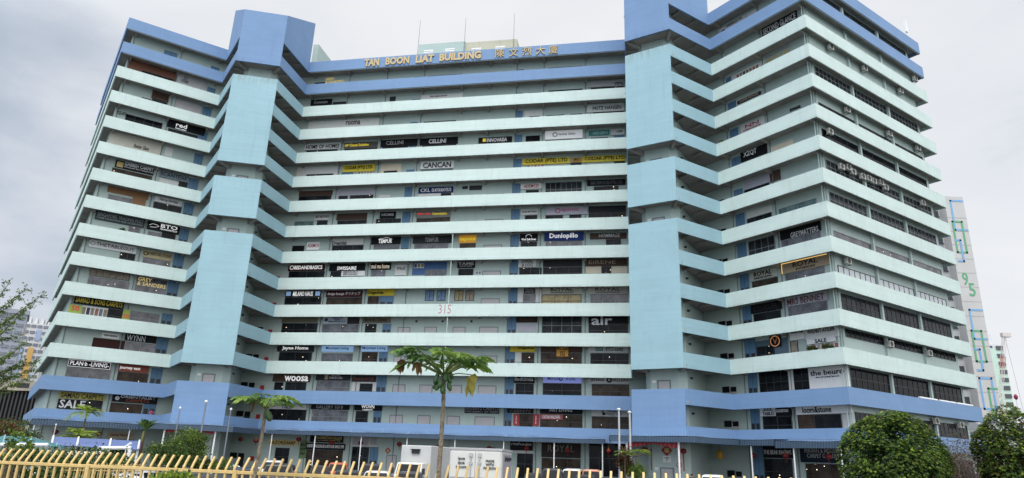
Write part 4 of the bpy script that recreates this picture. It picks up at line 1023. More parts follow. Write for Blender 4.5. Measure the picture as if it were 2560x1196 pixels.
# ------------------------------------------------------------------ shop signs: each a thing of its own
WNM = {'L': 'left wing', 'M': 'middle wing', 'R': 'right wing'}
cnt = {}
for s in SIGNS: cnt.setdefault((s[0], s[1]), []).append(s)
SW_ORD = ['leftmost', 'second', 'third', 'fourth', 'fifth', 'sixth', 'seventh', 'eighth', 'ninth', 'tenth', 'eleventh', 'twelfth']
for s in SIGNS:
    wn_, n, bg_, fg_, body, br, tr, lit, style = s
    wg = WG[wn_]; u0, z0, u1, z1 = clampr(wn_, br)
    soff = zb(n) + 4.22; z1 = min(z1, soff)
    row = sorted(cnt[(wn_, n)], key=lambda q: q[5][0]); k = row.index(s)
    pos = 'only sign' if len(row) == 1 else (('leftmost sign' if k == 0 else ('rightmost sign' if k == len(row) - 1 else SW_ORD[k] + ' sign from left')))
    fl = ('ground floor' if n == 1 else ORD[n] + ' storey') if n < 15 else 'top storey'
    what = (NAMES[bg_] + ' board, ' if bg_ else 'bare ') + NAMES[fg_] + (' lit' if lit else '') + ' letters'
    lab_ = '%s, %s on %s, %s' % (what, pos, fl, WNM[wn_])
    if len(lab_.split()) > 16: lab_ = lab_.replace(' from left', '').replace(' sign,', ',')
    if len(lab_.split()) > 16: print('LONG', lab_)
    sign = thing('shop_sign', lab_, 'sign', wg.M(u0, z0, .004), 'shop signs along the corridors')
    lay = stack(wn_, n, (u0, z0, u1, z1)); y0 = -lay * .055
    wd, ht = u1 - u0, z1 - z0
    yf = y0
    if bg_:
        th = .14
        obj('board', MB().box(0, y0 - th, 0, wd, y0, ht), cm(bg_, .25 if (lit and bg_ in ('skyblue', 'periwinkle', 'lightgrey', 'navy', 'orange')) else 0), sign, local=True)
        yf = y0 - th
    else: yf = y0 - .02
    lines = body.split('\n')
    if tr: a, b, c, d = tr; a -= u0; c -= u0; b -= z0; d -= z0
    elif bg_: a, b, c, d = wd * .1, ht * .16, wd * .9, ht * .84
    else: a, b, c, d = 0, 0, wd, ht
    d = min(d, ht - .02); a = max(a, .02); c = min(c, wd - .02) if bg_ else c
    fgm = cm(fg_, .5 if lit else 0)
    big = len(lines) == 2 and len(lines[-1]) > 12 and len(lines[0]) < len(lines[-1])   # a title over a small strapline
    wts = [1.0] + [.42 if big else 1.0] * (len(lines) - 1)
    if body.startswith(('hermon', 'WOVN', 'red', 'BTO', 'the beuro', 'ROYAL\n')): wts = [.55, 1] if body[0] == 'h' else [1, .38]
    tot = sum(wts) + .22 * (len(lines) - 1); zz = d
    mbs = [text_mb(ln, .02 if fg_ in ('white', 'yellow', 'redlit') or bg_ == 'yellow' or body in ('air', 'CANCAN', 'SALE') else (.012 if fg_ in ('black', 'gold') else .004), .25 if body in ('Better Slate', 'ECO Links', 'HOMMAGE') else 0) for ln in lines]
    wmax = max(m_[1] for m_ in mbs)
    stackd = len(lines) > 1 and not big and len(set(wts)) == 1
    for (tm, tw, th_), wt, li in zip(mbs, wts, range(len(lines))):
        h_ = (d - b) * wt / tot
        if stackd: sx = (c - a) / wmax; wl = tw * sx; sz = min(h_ / th_, sx * 1.6)
        elif len(lines) > 1 and li: sx = min((c - a) / tw, h_ / th_ * 1.5); wl = tw * sx; sz = h_ / th_
        else: sx = (c - a) / tw; sz = h_ / th_; wl = tw * sx
        if body in ('S\nA\nL\nE', 'V', '50') or len(body) == 3 and body in ('JRC', 'mui'): sx = sz = min((c - a) / wmax, h_ / th_); wl = tw * sx
        sx = min(sx, sz * 1.9); wl = tw * sx
        ox = a if fg_ == 'gold' and not bg_ else a + ((c - a) - wl) / 2
        m_ = cm('grey') if body.startswith('hermon') and li == 0 else (cm('rust') if body.startswith('ORIENT') and li else fgm)
        m2_ = MB(); m2_.add(tm.v, tm.f, Matrix(((sx, 0, 0, ox), (0, 1, 0, yf - .02), (0, 0, sz, zz - th_ * sz), (0, 0, 0, 1))))
        obj('lettering', m2_, m_, sign, local=True)
        zz -= h_ + (d - b) * .22 / tot
    def emblem(name, mb, m): obj(name, mb, m, sign, local=True)
    ye = yf - .03
    def ring(cx, cz, r_, tk, n_=20):
        mb = MB(); vs = []; fs = []
        for q in range(n_):
            an = 2 * PI * q / n_
            for rr in (r_, r_ - tk): vs.append((cx + rr * math.cos(an), ye, cz + rr * math.sin(an))); vs.append((cx + rr * math.cos(an), ye + .03, cz + rr * math.sin(an)))
        for q in range(n_):
            p = (q + 1) % n_; fs += [(q * 4, p * 4, p * 4 + 2, q * 4 + 2), (q * 4 + 1, q * 4, q * 4 + 2, q * 4 + 3), (p * 4 + 1, p * 4 + 3, q * 4 + 3, q * 4 + 1)] if False else [(q * 4, q * 4 + 2, p * 4 + 2, p * 4), (q * 4, p * 4, p * 4 + 1, q * 4 + 1), (q * 4 + 2, q * 4 + 3, p * 4 + 3, p * 4 + 2)]
        return mb.add(vs, fs)
    if style == 'sq_yellow': emblem('emblem', MB().box(wd * .13, ye, ht * .25, wd * .22, yf, ht * .8), cm('yellow', .5))
    if style == 'sq_gold': emblem('emblem', MB().box(wd * .04, ye, ht * .12, wd * .2, yf, ht * .85), cm('gold')); 
    if style in ('burst', 'dot'): emblem('emblem', ring(max(a - ht * .4, ht * .35), ht * .52, ht * .3, ht * .12), cm('grey') if style == 'burst' else fgm)
    if style == 'ring': emblem('emblem', ring(max(a - ht * .42, ht * .33), ht * .5, ht * .32, ht * .09), fgm)
    if style == 'ringframe': emblem('ring', ring(wd / 2, ht / 2, ht * .48, ht * .07, 28), cm('copper', .45))
    if style == 'ringmid': emblem('emblem', ring((a + c) / 2 - .1, ht * .6, ht * .3, ht * .13), fgm)
    if style == 'blobmid': emblem('emblem', ring((a + c) / 2 - .05, ht * .55, ht * .4, ht * .22), cm('black'))
    if style == 'blob': emblem('emblem', ring(max(a - ht * .35, ht * .3), ht * .5, ht * .27, ht * .2), fgm)
    if style == 'eco': emblem('emblem', MB().box(wd * .18, ye, ht * .25, wd * .36, yf, ht * .75), cm('teal')); 
    if style == 'eco': lettering('lettering', 'eco', wd * .2, ht * .36, wd * .34, ht * .64, ye - .02, cm('white'), sign)
    if style == 'CKL': lettering('lettering', 'CKL', wd * .06, ht * .18, wd * .34, ht * .8, yf - .02, cm('lightgrey'), sign, bold=.02)
    if style in ('hill', 'roof', 'dome'):
        pts = {'hill': [(0, 0), (.2, .5), (.35, .35), (.55, .9), (.75, .5), (1, 0)], 'roof': [(0, .1), (.3, .8), (.8, .6), (1, .2), (.6, -.4), (.1, -.5)], 'dome': [(.3, 0), (.32, .6), (.5, 1), (.68, .6), (.7, 0)]}[style]
        if style == 'roof': X0, X1, Zb, Zh = wd * .06, wd * .36, ht * .5, ht * .35
        elif style == 'dome': X0, X1, Zb, Zh = wd * .1, wd * .9, ht * .52, ht * .4
        else: X0, X1, Zb, Zh = a, c, d, max(.12, ht - d - .05)
        emblem('emblem', MB().tube([(X0 + (X1 - X0) * px, ye, Zb + Zh * pz) for px, pz in pts], .03, 6), fgm)
    if style == 'flags':
        for x in (.03, .85): emblem('flag_panel', MB().box(wd * x, ye, ht * .15, wd * (x + .13), yf, ht * .85), cm('skyblue', .4))
    if style == 'border':
        b_ = .05; emblem('border', MB().box(.06, ye, .06, wd - .06, yf, .06 + b_).box(.06, ye, ht - .06 - b_, wd - .06, yf, ht - .06).box(.06, ye, .06 + b_, .06 + b_, yf, ht - .06 - b_).box(wd - .06 - b_, ye, .06 + b_, wd - .06, yf, ht - .06 - b_), cm('white', .5))
    if style == 'glowborder':
        b_ = .06; emblem('border', MB().box(0, ye, ht - b_, wd, yf, ht).box(0, ye, 0, b_, yf, ht - b_), mat('neon_amber', (.8, .5, .15), .4, emit=(1, .62, .2), estr=.9))
    if style == 'hex': emblem('emblem', ring((a + c) / 2, min(ht * .78, d + ht * .2), ht * .16, ht * .05, 6), cm('black'))
    if style == 'crest': emblem('emblem', MB().box(wd * .26, ye, ht * .15, wd * .36, yf, ht * .9), cm('tan'))
    if style == 'deer': emblem('emblem', MB().box(wd * .28, ye, ht * .15, wd * .36, yf, ht * .5).box(wd * .28, ye, ht * .5, wd * .31, yf, ht * .9), cm('black'))

# painted house number and the building's name in gilt letters
lettering('house_number', '315', 23.18, 20.24, 24.86, 21.46, -2.005, cm((.42, .22, .25)), bld, local=False, M=MW.M(0, 0, 0), depth=.3)
gilt = mat('gilt_letters', (.47, .36, .185), .5, .1, .08)
sg_ = thing('roof_sign', 'gilt building name in big roman and Chinese characters along the blue roof parapet', 'sign', MW.M(9.0, 58.0, 2.0))
for wtxt, a, c in (('TAN', 9.0, 11.33), ('BOON', 12.35, 16.07), ('LIAT', 17.07, 19.87), ('BUILDING', 20.72, 27.02)):
    lettering('word', wtxt, a - 9, .1, c - 9, 1.38, -.09, gilt, sg_, bold=.045, depth=4)
for ch, a, c in (('陳', 29.13, 30.48), ('文', 31.2, 32.5), ('烈', 33.15, 34.5), ('大', 35.15, 36.45), ('廈', 37.0, 38.3)):
    lettering('character', ch, a - 9, .06, c - 9, 1.42, -.09, gilt, sg_, bold=.0, depth=4)

# ------------------------------------------------------------------ right gable: windows in three bays per storey
BAYS = [(2.36, 9.72), (10.17, 17.96), (18.4, 25.76)]
SPEC = {13: None, 14: None, 15: ('side', 3.1, 3.7, 5), 12: ('grid', 2.2, 3.9, 9), 11: ('side', 2.0, 3.0, 5), 10: ('black', 1.6, 3.55, 3), 9: ('grid', 1.6, 3.6, 8), 8: ('grid', 1.2, 3.6, 8), 7: ('grey', 1.2, 2.95, 1), 6: ('curtained', 1.2, 2.95, 7), 5: ('side', 1.0, 3.75, 8), 4: ('black', 3.05, 3.9, 8), 3: ('black', 1.0, 3.8, 7), 2: ('side', 1.0, 3.3, 8), 1: ('side', .6, 3.2, 7)}
for n, sp in SPEC.items():
    for bi, (a, b) in enumerate(BAYS):
        if sp:
            k, z0, z1, c = sp
            r = (a + .05, zb(n) + z0, b - .05, zb(n) + z1)
            f = window(SW, r, k, c, 'gable_window', .004)
        M = SW.M(a, zb(n) + .6 if n > 1 else 0)
    if n in (2, 3, 5, 8, 12, 10, 9):
        pass
for u in (9.95, 18.18):
    mb = MB().box(u - .16, -.28, 0, u + .16, -.003, zb(16) - .1, SW.M(0, 0))
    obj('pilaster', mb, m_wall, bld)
# air-conditioner condensers
AC = [(13, 5.63, 3.67), (13, 12.96, 3.63), (13, 21.59, 3.57), (14, 26.31, 3.33), (11, 7.54, 3.63), (11, 16.8, 3.45), (11, 23.85, 3.63), (10, 3.22, 3.24), (9, 4.67, 3.2), (9, 6.07, 3.51), (9, 6.97, 3.24), (9, 8.92, 3.19), (9, 10.21, 3.32), (9, 11.32, 3.28), (9, 12.92, 3.52), (9, 13.86, 3.17), (9, 22.65, 3.38), (6, 3.69, 3.55), (4, 10.09, 3.24), (4, 18.39, 3.23), (2, 11.22, 3.5), (2, 17.55, 3.37), (2, 23.22, 3.27)]
def make_ac():
    t = thing('air_conditioner', '', 'air conditioner', None, 'condensers on the right gable')
    obj('casing', MB().box(-.42, -.36, -.33, .42, 0, .33), mat('ac_white', (.42, .42, .39), .6, 0, .1), t, local=True, bevel=.03)
    mb = MB(); mb.lathe([(.27, 0), (.27, .03), (.22, .035), (.05, .035)], 18, Matrix.Translation((-.08, -.36, 0)) @ Matrix.Rotation(PI / 2, 4, 'X'))
    obj('fan_grille', mb, m_dark, t, local=True)
    obj('bracket', MB().box(-.36, -.36, -.40, -.30, .2, -.335).box(.30, -.36, -.40, .36, .2, -.335), m_pipe, t, local=True)
    return t
acp = None
for i, (n, u, rz) in enumerate(AC):
    M = SW.M(u, zb(n) + rz - .05, .32)
    row = sorted([q for q in AC if q[0] == n], key=lambda q: q[1]); k = row.index((n, u, rz))
    pos = 'alone' if len(row) == 1 else ('nearest the corner' if k == 0 else ('farthest from the corner' if k == len(row) - 1 else SW_ORD[k] + ' from the corner'))
    lab = 'white condenser box on the right gable, %s on the %s storey' % (pos, ORD[n])
    if acp is None: acp = thing_ac = make_ac(); acp.matrix_world = M; WM[acp] = M; acp['label'] = lab
    else: copy_tree(acp, M, lab)
# white rolled awnings on storey 3 of the gable
for i, (a, b) in enumerate(((14.2, 18.0), (18.6, 22.2), (22.6, 26.4))):
    obj('rolled_blind', MB().tube([(a, -.7, 1.75), (b, -.7, 1.75)], .13, 8, M=SW.M(0, zb(3))), m_white, bld)

# downpipes: at the seam of the middle wing and the ends of the corridors
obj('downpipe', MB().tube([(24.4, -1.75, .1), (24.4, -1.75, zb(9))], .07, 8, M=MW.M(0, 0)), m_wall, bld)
for u in (5.95, 12.05, 17.9, 32.1, 36.1, 42.1): obj('conduit', MB().tube([(u, -.07, .1), (u, -.07, zb(16))], .05, 6, M=MW.M(0, 0)), m_pipe, bld)
for wg, u in ((LW, 7.45), (LW, 1.2), (RW, 6.1), (RW, .3), (SW, 1.0), (SW, 1.5)): obj('conduit', MB().tube([(u, -.07, .1), (u, -.07, zb(16))], .055, 6, M=wg.M(0, 0)), m_pipe if wg is not SW else m_wall, bld)
# rooms on the roof
for nm, u0, u1, y0, y1, z1, m_ in (('plant_room', 14.4, 22.2, 8, 14, 66.9, paint_mat('plant_mint', (.36, .46, .44), .4)), ('plant_room', 22.22, 30.7, 8.2, 16, 66.75, paint_mat('stained_cream', (.42, .42, .33), .7)), ('stair_head', -2.1, -1.2, 4, 14, 65.6, paint_mat('plant_mint', (.36, .46, .44), .4))):
    M = MW.M(0, 0, 2.0)
    o = obj(nm, MB().box(u0, y0, zb(16) + .66, u1, y1, z1, M), m_, bld)
    if nm == 'plant_room':
        for k in (.22, .68):
            x = u0 + (u1 - u0) * k
            mb = MB()
            for q in range(6): mb.box(x - .8, y0 - .06, z1 - 3.0 + q * .32, x + .8, y0 - .004, z1 - 2.8 + q * .32, M)
            obj('louvre', mb, m_white, o)
for u, z in ((14.3, 71.6), (22.1, 71.3), (30.2, 71.4)): obj('lightning_rod', MB().tube([(u, 7.9, 64), (u, 7.9, z)], [.05, .025], 6, M=MW.M(0, 0, 2.0)), m_pipe, bld)
obj('roof_railing', MB().tube([(26.0, .5, 59.6), (26.0, .5, 62.4)], .06, 6, M=SW.M(0, 0, 1.0)).box(25.7, .3, 60.8, 26.2, .5, 62.6, SW.M(0, 0, 1.0)), m_white, bld)

# ------------------------------------------------------------------ corrugated awnings over the pavement
m_awn = mat('awning_blue', (0.048, 0.082, 0.130), 0.5, 0.15, 0.10, 1.0)  # fascia taken darker, the shade on its face put into the colour
m_awt = mat('awning_top', (0.16, 0.24, 0.34), 0.5, 0.1, 0.12, 0.8)
def awning(pts, zt, zl, depth=2.4, fh=.5):
    """corrugated sheet from the parapet face (zt) out to a hanging corrugated fascia (zl at its top)"""
    o = off_poly(pts, -depth)
    mb = MB(); mb2 = MB()
    for i in range(len(pts) - 1):
        a, b, c, d = pts[i], pts[i + 1], o[i], o[i + 1]
        L_ = (d - c).length; n = max(2, int(L_ / .14)); vs = []; fs = []; vs2 = []
        nn = Vector(((d - c).normalized().y, -(d - c).normalized().x))
        for k in range(n + 1):
            p = a.lerp(b, k / n); q = c.lerp(d, k / n); w_ = .035 * (k % 2)
            sag = .05 * math.sin(k * .13 + i) * .5
            vs += [(p.x, p.y, zt + w_), (q.x, q.y, zl + w_ + sag)]
            q2 = q + nn * (w_ - .02)
            vs2 += [(q2.x, q2.y, zl - .04 + sag * .4), (q2.x, q2.y, zl - fh)]
        for k in range(n): fs.append((k * 2, k * 2 + 2, k * 2 + 3, k * 2 + 1))
        mb.add(vs, fs); mb2.add(vs2, [(k * 2, k * 2 + 2, k * 2 + 3, k * 2 + 1)[::-1] for k in range(n)])
    aw = obj('awning', mb, m_awt, bld)
    s = aw.modifiers.new('sheet', 'SOLIDIFY'); s.thickness = .012
    f = obj('fascia', mb2, m_awn, aw)
    s = f.modifiers.new('sheet', 'SOLIDIFY'); s.thickness = .012
    return aw, o
a0 = LW.O - LW.d * .1; 
le = PL['E'] + MW.d * 1.5 
awning([a0, PL['B'], PL['C'], PL['D'], PL['E'] - (PL['E'] - PL['D']).normalized() * 2.9], 5.12, 5.02, fh=.62)
p0 = MW.O + MW.d * 2.6; p1 = MW.O + MW.d * 44.6
awning([p0, p1], 5.08, 5.0, fh=.46)
h0 = PL['H'] + (PL['G'] - PL['H']).normalized() * 3
awning([h0, PL['H'], PL['I'], PL['J'], RW.O + RW.d * 6.4], 5.30, 5.2, fh=.56)
awning([RW.O + RW.d * 6.45, PL['K'] + RW.d * .1], 5.14, 5.02, fh=.62)
postw = []
for wg, us, o_ in ((MW, (3.32, 9.12, 15.15, 21.0, 26.96, 32.87, 38.84, 44.4), 4.1), (LW, (.39, 10.02), 4.1), (RW, (3.47, 8.27, 13.05), 4.1)):
    for u in us:
        obj('awning_post', MB().tube([(u, -o_, 0), (u, -o_, 4.6)], .068, 8, M=wg.M(0, 0)), m_white, bld)
for x, ti in ((.1, 0), (5.6, 0), (.1, 1), (5.6, 1)):
    Cc, Dd, Bb, Ee, t, nn = TW[ti]; p = Cc + t * x - nn * 1.9
    obj('awning_post', MB().tube([(p.x, p.y, 0), (p.x, p.y, 4.7)], .1, 8), m_white, bld)

# ------------------------------------------------------------------ people
skin = mat('skin', (.36, .20, .14), .6)
def person(name_label, M, pose, top, trousers, hair=(.015, .012, .01), group=None):
    """one continuous skinned body; pose maps joints to metres in the frame x right, y forward, z up"""
    t = thing('person', name_label, 'person', M, group)
    J = dict(pelvis=(0, 0, .95, .13, .10), waist=(0, .01, 1.10, .125, .095), chest=(0, .02, 1.32, .155, .105), neck0=(0, .02, 1.47, .065, .06), neck=(0, .03, 1.52, .05, .05), head=(0, .05, 1.62, .075, .088), crown=(0, .05, 1.73, .06, .07))
    for s, k in ((-1, 'l'), (1, 'r')):
        J.update({'hip' + k: (.09 * s, 0, .88, .085, .085), 'knee' + k: (.10 * s, .03, .48, .058, .058), 'ank' + k: (.10 * s, -.01, .08, .038, .042), 'toe' + k: (.11 * s, .15, .035, .036, .03),
                  'sh' + k: (.18 * s, .02, 1.40, .055, .055), 'el' + k: (.24 * s, -.01, 1.12, .04, .04), 'wr' + k: (.25 * s, .08, .88, .028, .028), 'hand' + k: (.25 * s, .10, .80, .035, .022)})
    for k, v in pose.items(): J[k] = tuple(v) + tuple(J[k][3:])
    ed = [('pelvis', 'waist'), ('waist', 'chest'), ('chest', 'neck0'), ('neck0', 'neck'), ('neck', 'head'), ('head', 'crown')]
    for k in 'lr': ed += [('pelvis', 'hip' + k), ('hip' + k, 'knee' + k), ('knee' + k, 'ank' + k), ('ank' + k, 'toe' + k), ('chest', 'sh' + k), ('sh' + k, 'el' + k), ('el' + k, 'wr' + k), ('wr' + k, 'hand' + k)]
    ks = list(J); me = bpy.data.meshes.new('body')
    extra = []; ev = [J[k][:3] for k in ks]; er = [J[k][3:5] for k in ks]; ee = [(ks.index(a), ks.index(b)) for a, b in ed]
    for k in 'lr':                                    # five fingers rooted in the palm
        w_, h_ = Vector(J['wr' + k][:3]), Vector(J['hand' + k][:3]); dr = (h_ - w_).normalized(); sd_ = dr.cross(Vector((0, 1, .2))).normalized()
        for q, (off, ln) in enumerate(((-.03, .07), (-.01, .085), (.01, .08), (.028, .06), (-.045, .045))):
            i0 = len(ev); p = h_ + sd_ * off * .8
            ev.append(tuple(p + dr * ln * .5 + Vector((0, .012, 0)))); er.append((.0095, .0095)); ee.append((ks.index('hand' + k), i0))
            ev.append(tuple(p + dr * ln + Vector((0, .03, 0)))); er.append((.008, .008)); ee.append((i0, i0 + 1))
    me.from_pydata(ev, ee, [])
    o = bpy.data.objects.new('body', me); C.objects.link(o)
    sk = o.modifiers.new('skin', 'SKIN'); sk.use_smooth_shade = True
    if not me.skin_vertices: 
        bpy.context.view_layer.objects.active = o
    lay = me.skin_vertices[0].data if me.skin_vertices else None
    if lay:
        for i, r_ in enumerate(er): lay[i].radius = r_
        lay[0].use_root = True
    o.modifiers.new('sub', 'SUBSURF').levels = 1
    bpy.context.view_layer.update()
    m2 = bpy.data.meshes.new_from_object(o.evaluated_get(bpy.context.evaluated_depsgraph_get()))
    bpy.data.objects.remove(o)
    for m_ in (skin, cm(top), cm(trousers)): m2.materials.append(m_)
    hz = J['neck0'][2] - .02
    for p in m2.polygons:
        c = p.center; p.use_smooth = True
        if c.z > hz: p.material_index = 0
        elif c.z < J['pelvis'][2] + .02 and abs(c.x) < .2: p.material_index = 2 if c.z > .07 else 1
        else:
            near = min((Vector(J[k][:3]) - c).length for k in ('wrl', 'wrr', 'handl', 'handr', 'ell', 'elr'))
            p.material_index = 0 if near < .16 and abs(c.x) > .15 else 1
    b = bpy.data.objects.new('body', m2); C.objects.link(b); b.parent = t
    hx, hy, hzz = J['head'][:3]
    hm = MB(); hm.lathe([(.02, .155), (.06, .14), (.088, .09), (.095, .03), (.09, -.02), (.07, -.05)], 14, Matrix.Translation((hx, hy - .018, hzz)))
    obj('hair', hm, mat('hair', hair, .6), t, local=True, smooth=True)
    fm = MB()
    for s in (-1, 1):
        fm.lathe([(.003, -.006), (.011, 0), (.003, .006)], 8, Matrix.Translation((hx + .03 * s, hy + .088, hzz + .015)) @ Matrix.Rotation(PI / 2, 4, 'X'))
    obj('eyes', fm, m_dark, t, local=True)
    obj('nose', MB().lathe([(.004, .03), (.012, .0), (.004, -.01)], 8, Matrix.Translation((hx, hy + .092, hzz - .01))), skin, t, local=True)
    obj('mouth', MB().box(hx - .022, hy + .084, hzz - .05, hx + .022, hy + .093, hzz - .04), cm('plum'), t, local=True)
    em = MB()
    for s in (-1, 1): em.lathe([(.006, -.03), (.016, 0), (.006, .03)], 8, Matrix.Translation((hx + s * .083, hy, hzz)))
    obj('ears', em, skin, t, local=True)
    return t
def facing(p, d):
    """frame whose +y is direction d"""
    d = d.normalized(); return Matrix(((d.y, d.x, 0, p.x), (-d.x, d.y, 0, p.y), (0, 0, 1, p.z), (0, 0, 0, 1)))
lean = dict(ell=(-.26, .20, 1.18), wrl=(-.14, .42, 1.10), handl=(-.08, .47, 1.09), elr=(.26, .20, 1.18), wrr=(.14, .42, 1.10), handr=(.08, .47, 1.09), head=(0, .13, 1.60), crown=(0, .15, 1.71), neck=(0, .08, 1.50), neck0=(0, .05, 1.46), chest=(0, .04, 1.31))
for u, tp, lab in ((5.35, 'charcoal', 'person in dark top leaning on the top storey parapet of the right wing'), (3.6, 'rose', 'person in reddish top looking over the top storey parapet, right wing')):
    q = RW.O + RW.d * u + RW.n * .62
    person(lab, facing(Vector((q.x, q.y, zb(15) + .66)), Vector((-RW.n.x, -RW.n.y))), lean, tp, 'charcoal')
q = LW.O + LW.d * 12.3 + LW.n * .62
person('person in pink top looking over the blue second storey parapet, left wing', facing(Vector((q.x, q.y, zb(2) + .66)), Vector((-LW.n.x, -LW.n.y))), lean, 'pink', 'charcoal')
for px, lab in ((1728, 'person in dark clothes standing under the awning left of the white van'), (1795, 'person with grey top standing near the far corner of the lift lobby')):
    p = at(px, 1172, 66); person(lab, facing(Vector((p.x, p.y, 0)), Vector((-.2, -1))), {}, 'charcoal' if px < 1750 else 'grey', 'navy')

# ------------------------------------------------------------------ red lanterns, couplets and fu diamonds under the awnings
m_lan = mat('lantern_red', (.19, .012, .016), .6)
def lantern_at(M, label, proto=[None], big=1.0):
    if proto[0] is None:
        t = thing('lantern', label, 'lantern', M, 'red lanterns hanging under the awning')
        obj('shade', MB().lathe([(.10, -.25), (.24, -.2), (.31, -.08), (.33, 0), (.31, .08), (.24, .2), (.10, .25)], 14), m_lan, t, local=True, smooth=True)
        obj('cap', MB().lathe([(.11, .25), (.11, .3), (.02, .3), (.012, .75)], 10), mat('lantern_gold', (.5, .3, .06), .5), t, local=True)
        obj('tassel', MB().lathe([(.035, -.62), (.03, -.3), (.11, -.28), (.11, -.25)], 8), m_lan, t, local=True)
        proto[0] = t; return t
    return copy_tree(proto[0], M, label)
LAN = [('red lantern nearest the left end of the building', 'L', 2.6, 3.75), ('red lantern under the left wing awning, above the beige sign', 'L', 7.0, 3.75),
       ('red lantern behind the small papaya trunk, left of it', 'M', -2.4, 3.85), ('red lantern behind the small papaya trunk, right of it', 'M', -.2, 3.7), ('red lantern over the tall poster banner', 'M', 5.7, 4.05), ('red lantern before the end of the carpet gallery signs', 'M', 10.2, 3.75),
       ('red lantern before the grey squares over the glass door', 'M', 14.1, 3.85), ('red lantern behind an awning post above the navy plate', 'M', 19.2, 3.85), ('red lantern left of the tall papaya trunk behind the truck', 'M', 24.3, 3.7), ('red lantern above the white box truck', 'M', 30.6, 3.7),
       ('red lantern over the right end of the black sign behind the truck', 'M', 35.2, 3.85), ('red lantern before the dark brown five-letter sign', 'M', 40.2, 3.75), ('red lantern before the black shopfront beside the flagpoles', 'M', 45.0, 3.8),
       ('red lantern left of the black sign right of the lift lobby', 'R', 1.9, 3.75), ('red lantern right of the black sign right of the lift lobby', 'R', 5.7, 3.75), ('red lantern before the blue-black carpet sign', 'R', 10.3, 3.75)]
for lab, w_, u, z in LAN: lantern_at(WG[w_].M(u, z, 1.6), lab)
Cc, Dd, Bb, Ee, t_, n_ = TW[1]
def TM1(ti, u, y, z):
    Cc, Dd, Bb, Ee, t, nn = TW[ti]; p = Cc + t * u + nn * y
    return Matrix(((t.x, nn.x, 0, p.x), (t.y, nn.y, 0, p.y), (0, 0, 1, z), (0, 0, 0, 1)))
lantern_at(TM1(1, .9, 1.2, 3.95), 'red lantern left of the diamond over the right lift'); lantern_at(TM1(1, 5.1, 1.2, 3.9), 'red lantern right of the diamond over the right lift')
t = thing('lantern', 'big orange-yellow lantern hanging right of the lift lobby', 'lantern', WG['R'].M(-2.6, 3.75, 1.4))
obj('shade', MB().lathe([(.18, -.45), (.34, -.35), (.36, 0), (.34, .35), (.18, .45)], 14), mat('lantern_yellow', (.55, .30, .03), .5), t, local=True, smooth=True)
obj('cap', MB().lathe([(.19, .45), (.15, .52), (.012, .54), (.012, .9)], 10), m_lan, t, local=True)
def diamond(M, label, s=.5, txt='福', grp=None):
    t = thing('paper_decoration', label, 'decoration', M, 'new year decorations on the ground floor')
    obj('paper', MB().add([(0, -.02, -s), (s, -.02, 0), (0, -.02, s), (-s, -.02, 0), (0, 0, -s), (s, 0, 0), (0, 0, s), (-s, 0, 0)], [(0, 1, 2, 3), (7, 6, 5, 4), (0, 4, 5, 1), (1, 5, 6, 2), (2, 6, 7, 3), (3, 7, 4, 0)]), cm((.30, .03, .025)), t, local=True)
    lettering('character', txt, -s * .42, -s * .42, s * .42, s * .42, -.035, cm('gold'), t, bold=.02)
diamond(TM1(1, 2.95, 2.27, 3.95), 'red diamond with gold character over the right lift doors', .62)
diamond(TM1(0, 2.95, 2.27, 3.95), 'red diamond with gold character over the left lift doors', .62)
for u, z, lab in ((17.2, 3.05, 'red paper diamond left of the box lorry roof'), (23.0, 3.0, 'red paper diamond right of the box lorry roof'), (28.2, 2.7, 'red paper diamond at the left edge of the white box truck')):
    diamond(WG['M'].M(u, z, .01), lab, .4)
for u, lab in ((1.3, 'red couplet strip left of the right lift doors'), (4.55, 'red couplet strip right of the right lift doors')):
    yy = 2.27 + (0 if 1.4 < u < 4.5 else .2)
    t = thing('couplet_strip', lab, 'decoration', TM1(1, u, yy, 1.9), 'couplets beside the lift')
    obj('paper', MB().box(-.2, -.02, 0, .2, 0, 2.2), cm((.26, .03, .025)), t, local=True)
    for k in range(7): lettering('character', '春滿乾坤福滿門'[k] if u < 3 else '天增歲月人增壽'[k], -.1, 1.87 - k * .29, .1, 2.08 - k * .29, -.035, cm('gold'), t, bold=.02)
t = thing('lobby_sign', 'white plate reading Lobby B over the right lift doors', 'sign', TM1(1, 2.95, 2.27, 2.75))
obj('board', MB().box(-.42, -.03, 0, .42, 0, .65), m_white, t, local=True); lettering('lettering', 'Lobby\nB', -.3, .1, .3, .55, -.045, cm('charcoal'), t)
for ti, u, lab in ((1, 4.25, 'round no-dogs sign right of the right lift doors'), (0, 4.3, 'round no-parking sign right of the left lift doors')):
    t = thing('round_sign', lab, 'sign', TM1(ti, u, 2.3, 2.5))
    obj('plate', MB().lathe([(.30, 0), (.30, .02)], 20, Matrix.Rotation(PI / 2, 4, 'X')), m_white, t, local=True)
    mb = MB(); mb.tube([(.26 * math.cos(a * PI / 10), -.03, .26 * math.sin(a * PI / 10)) for a in range(21)], .035, 6, cap=False); mb.box(-.02, -.04, -.24, .02, -.024, .24, Matrix.Rotation(R(45), 4, 'Y')); mb.box(-.14, -.035, -.05, .1, -.022, .06)
    obj('symbol', mb, m_dark, t, local=True)
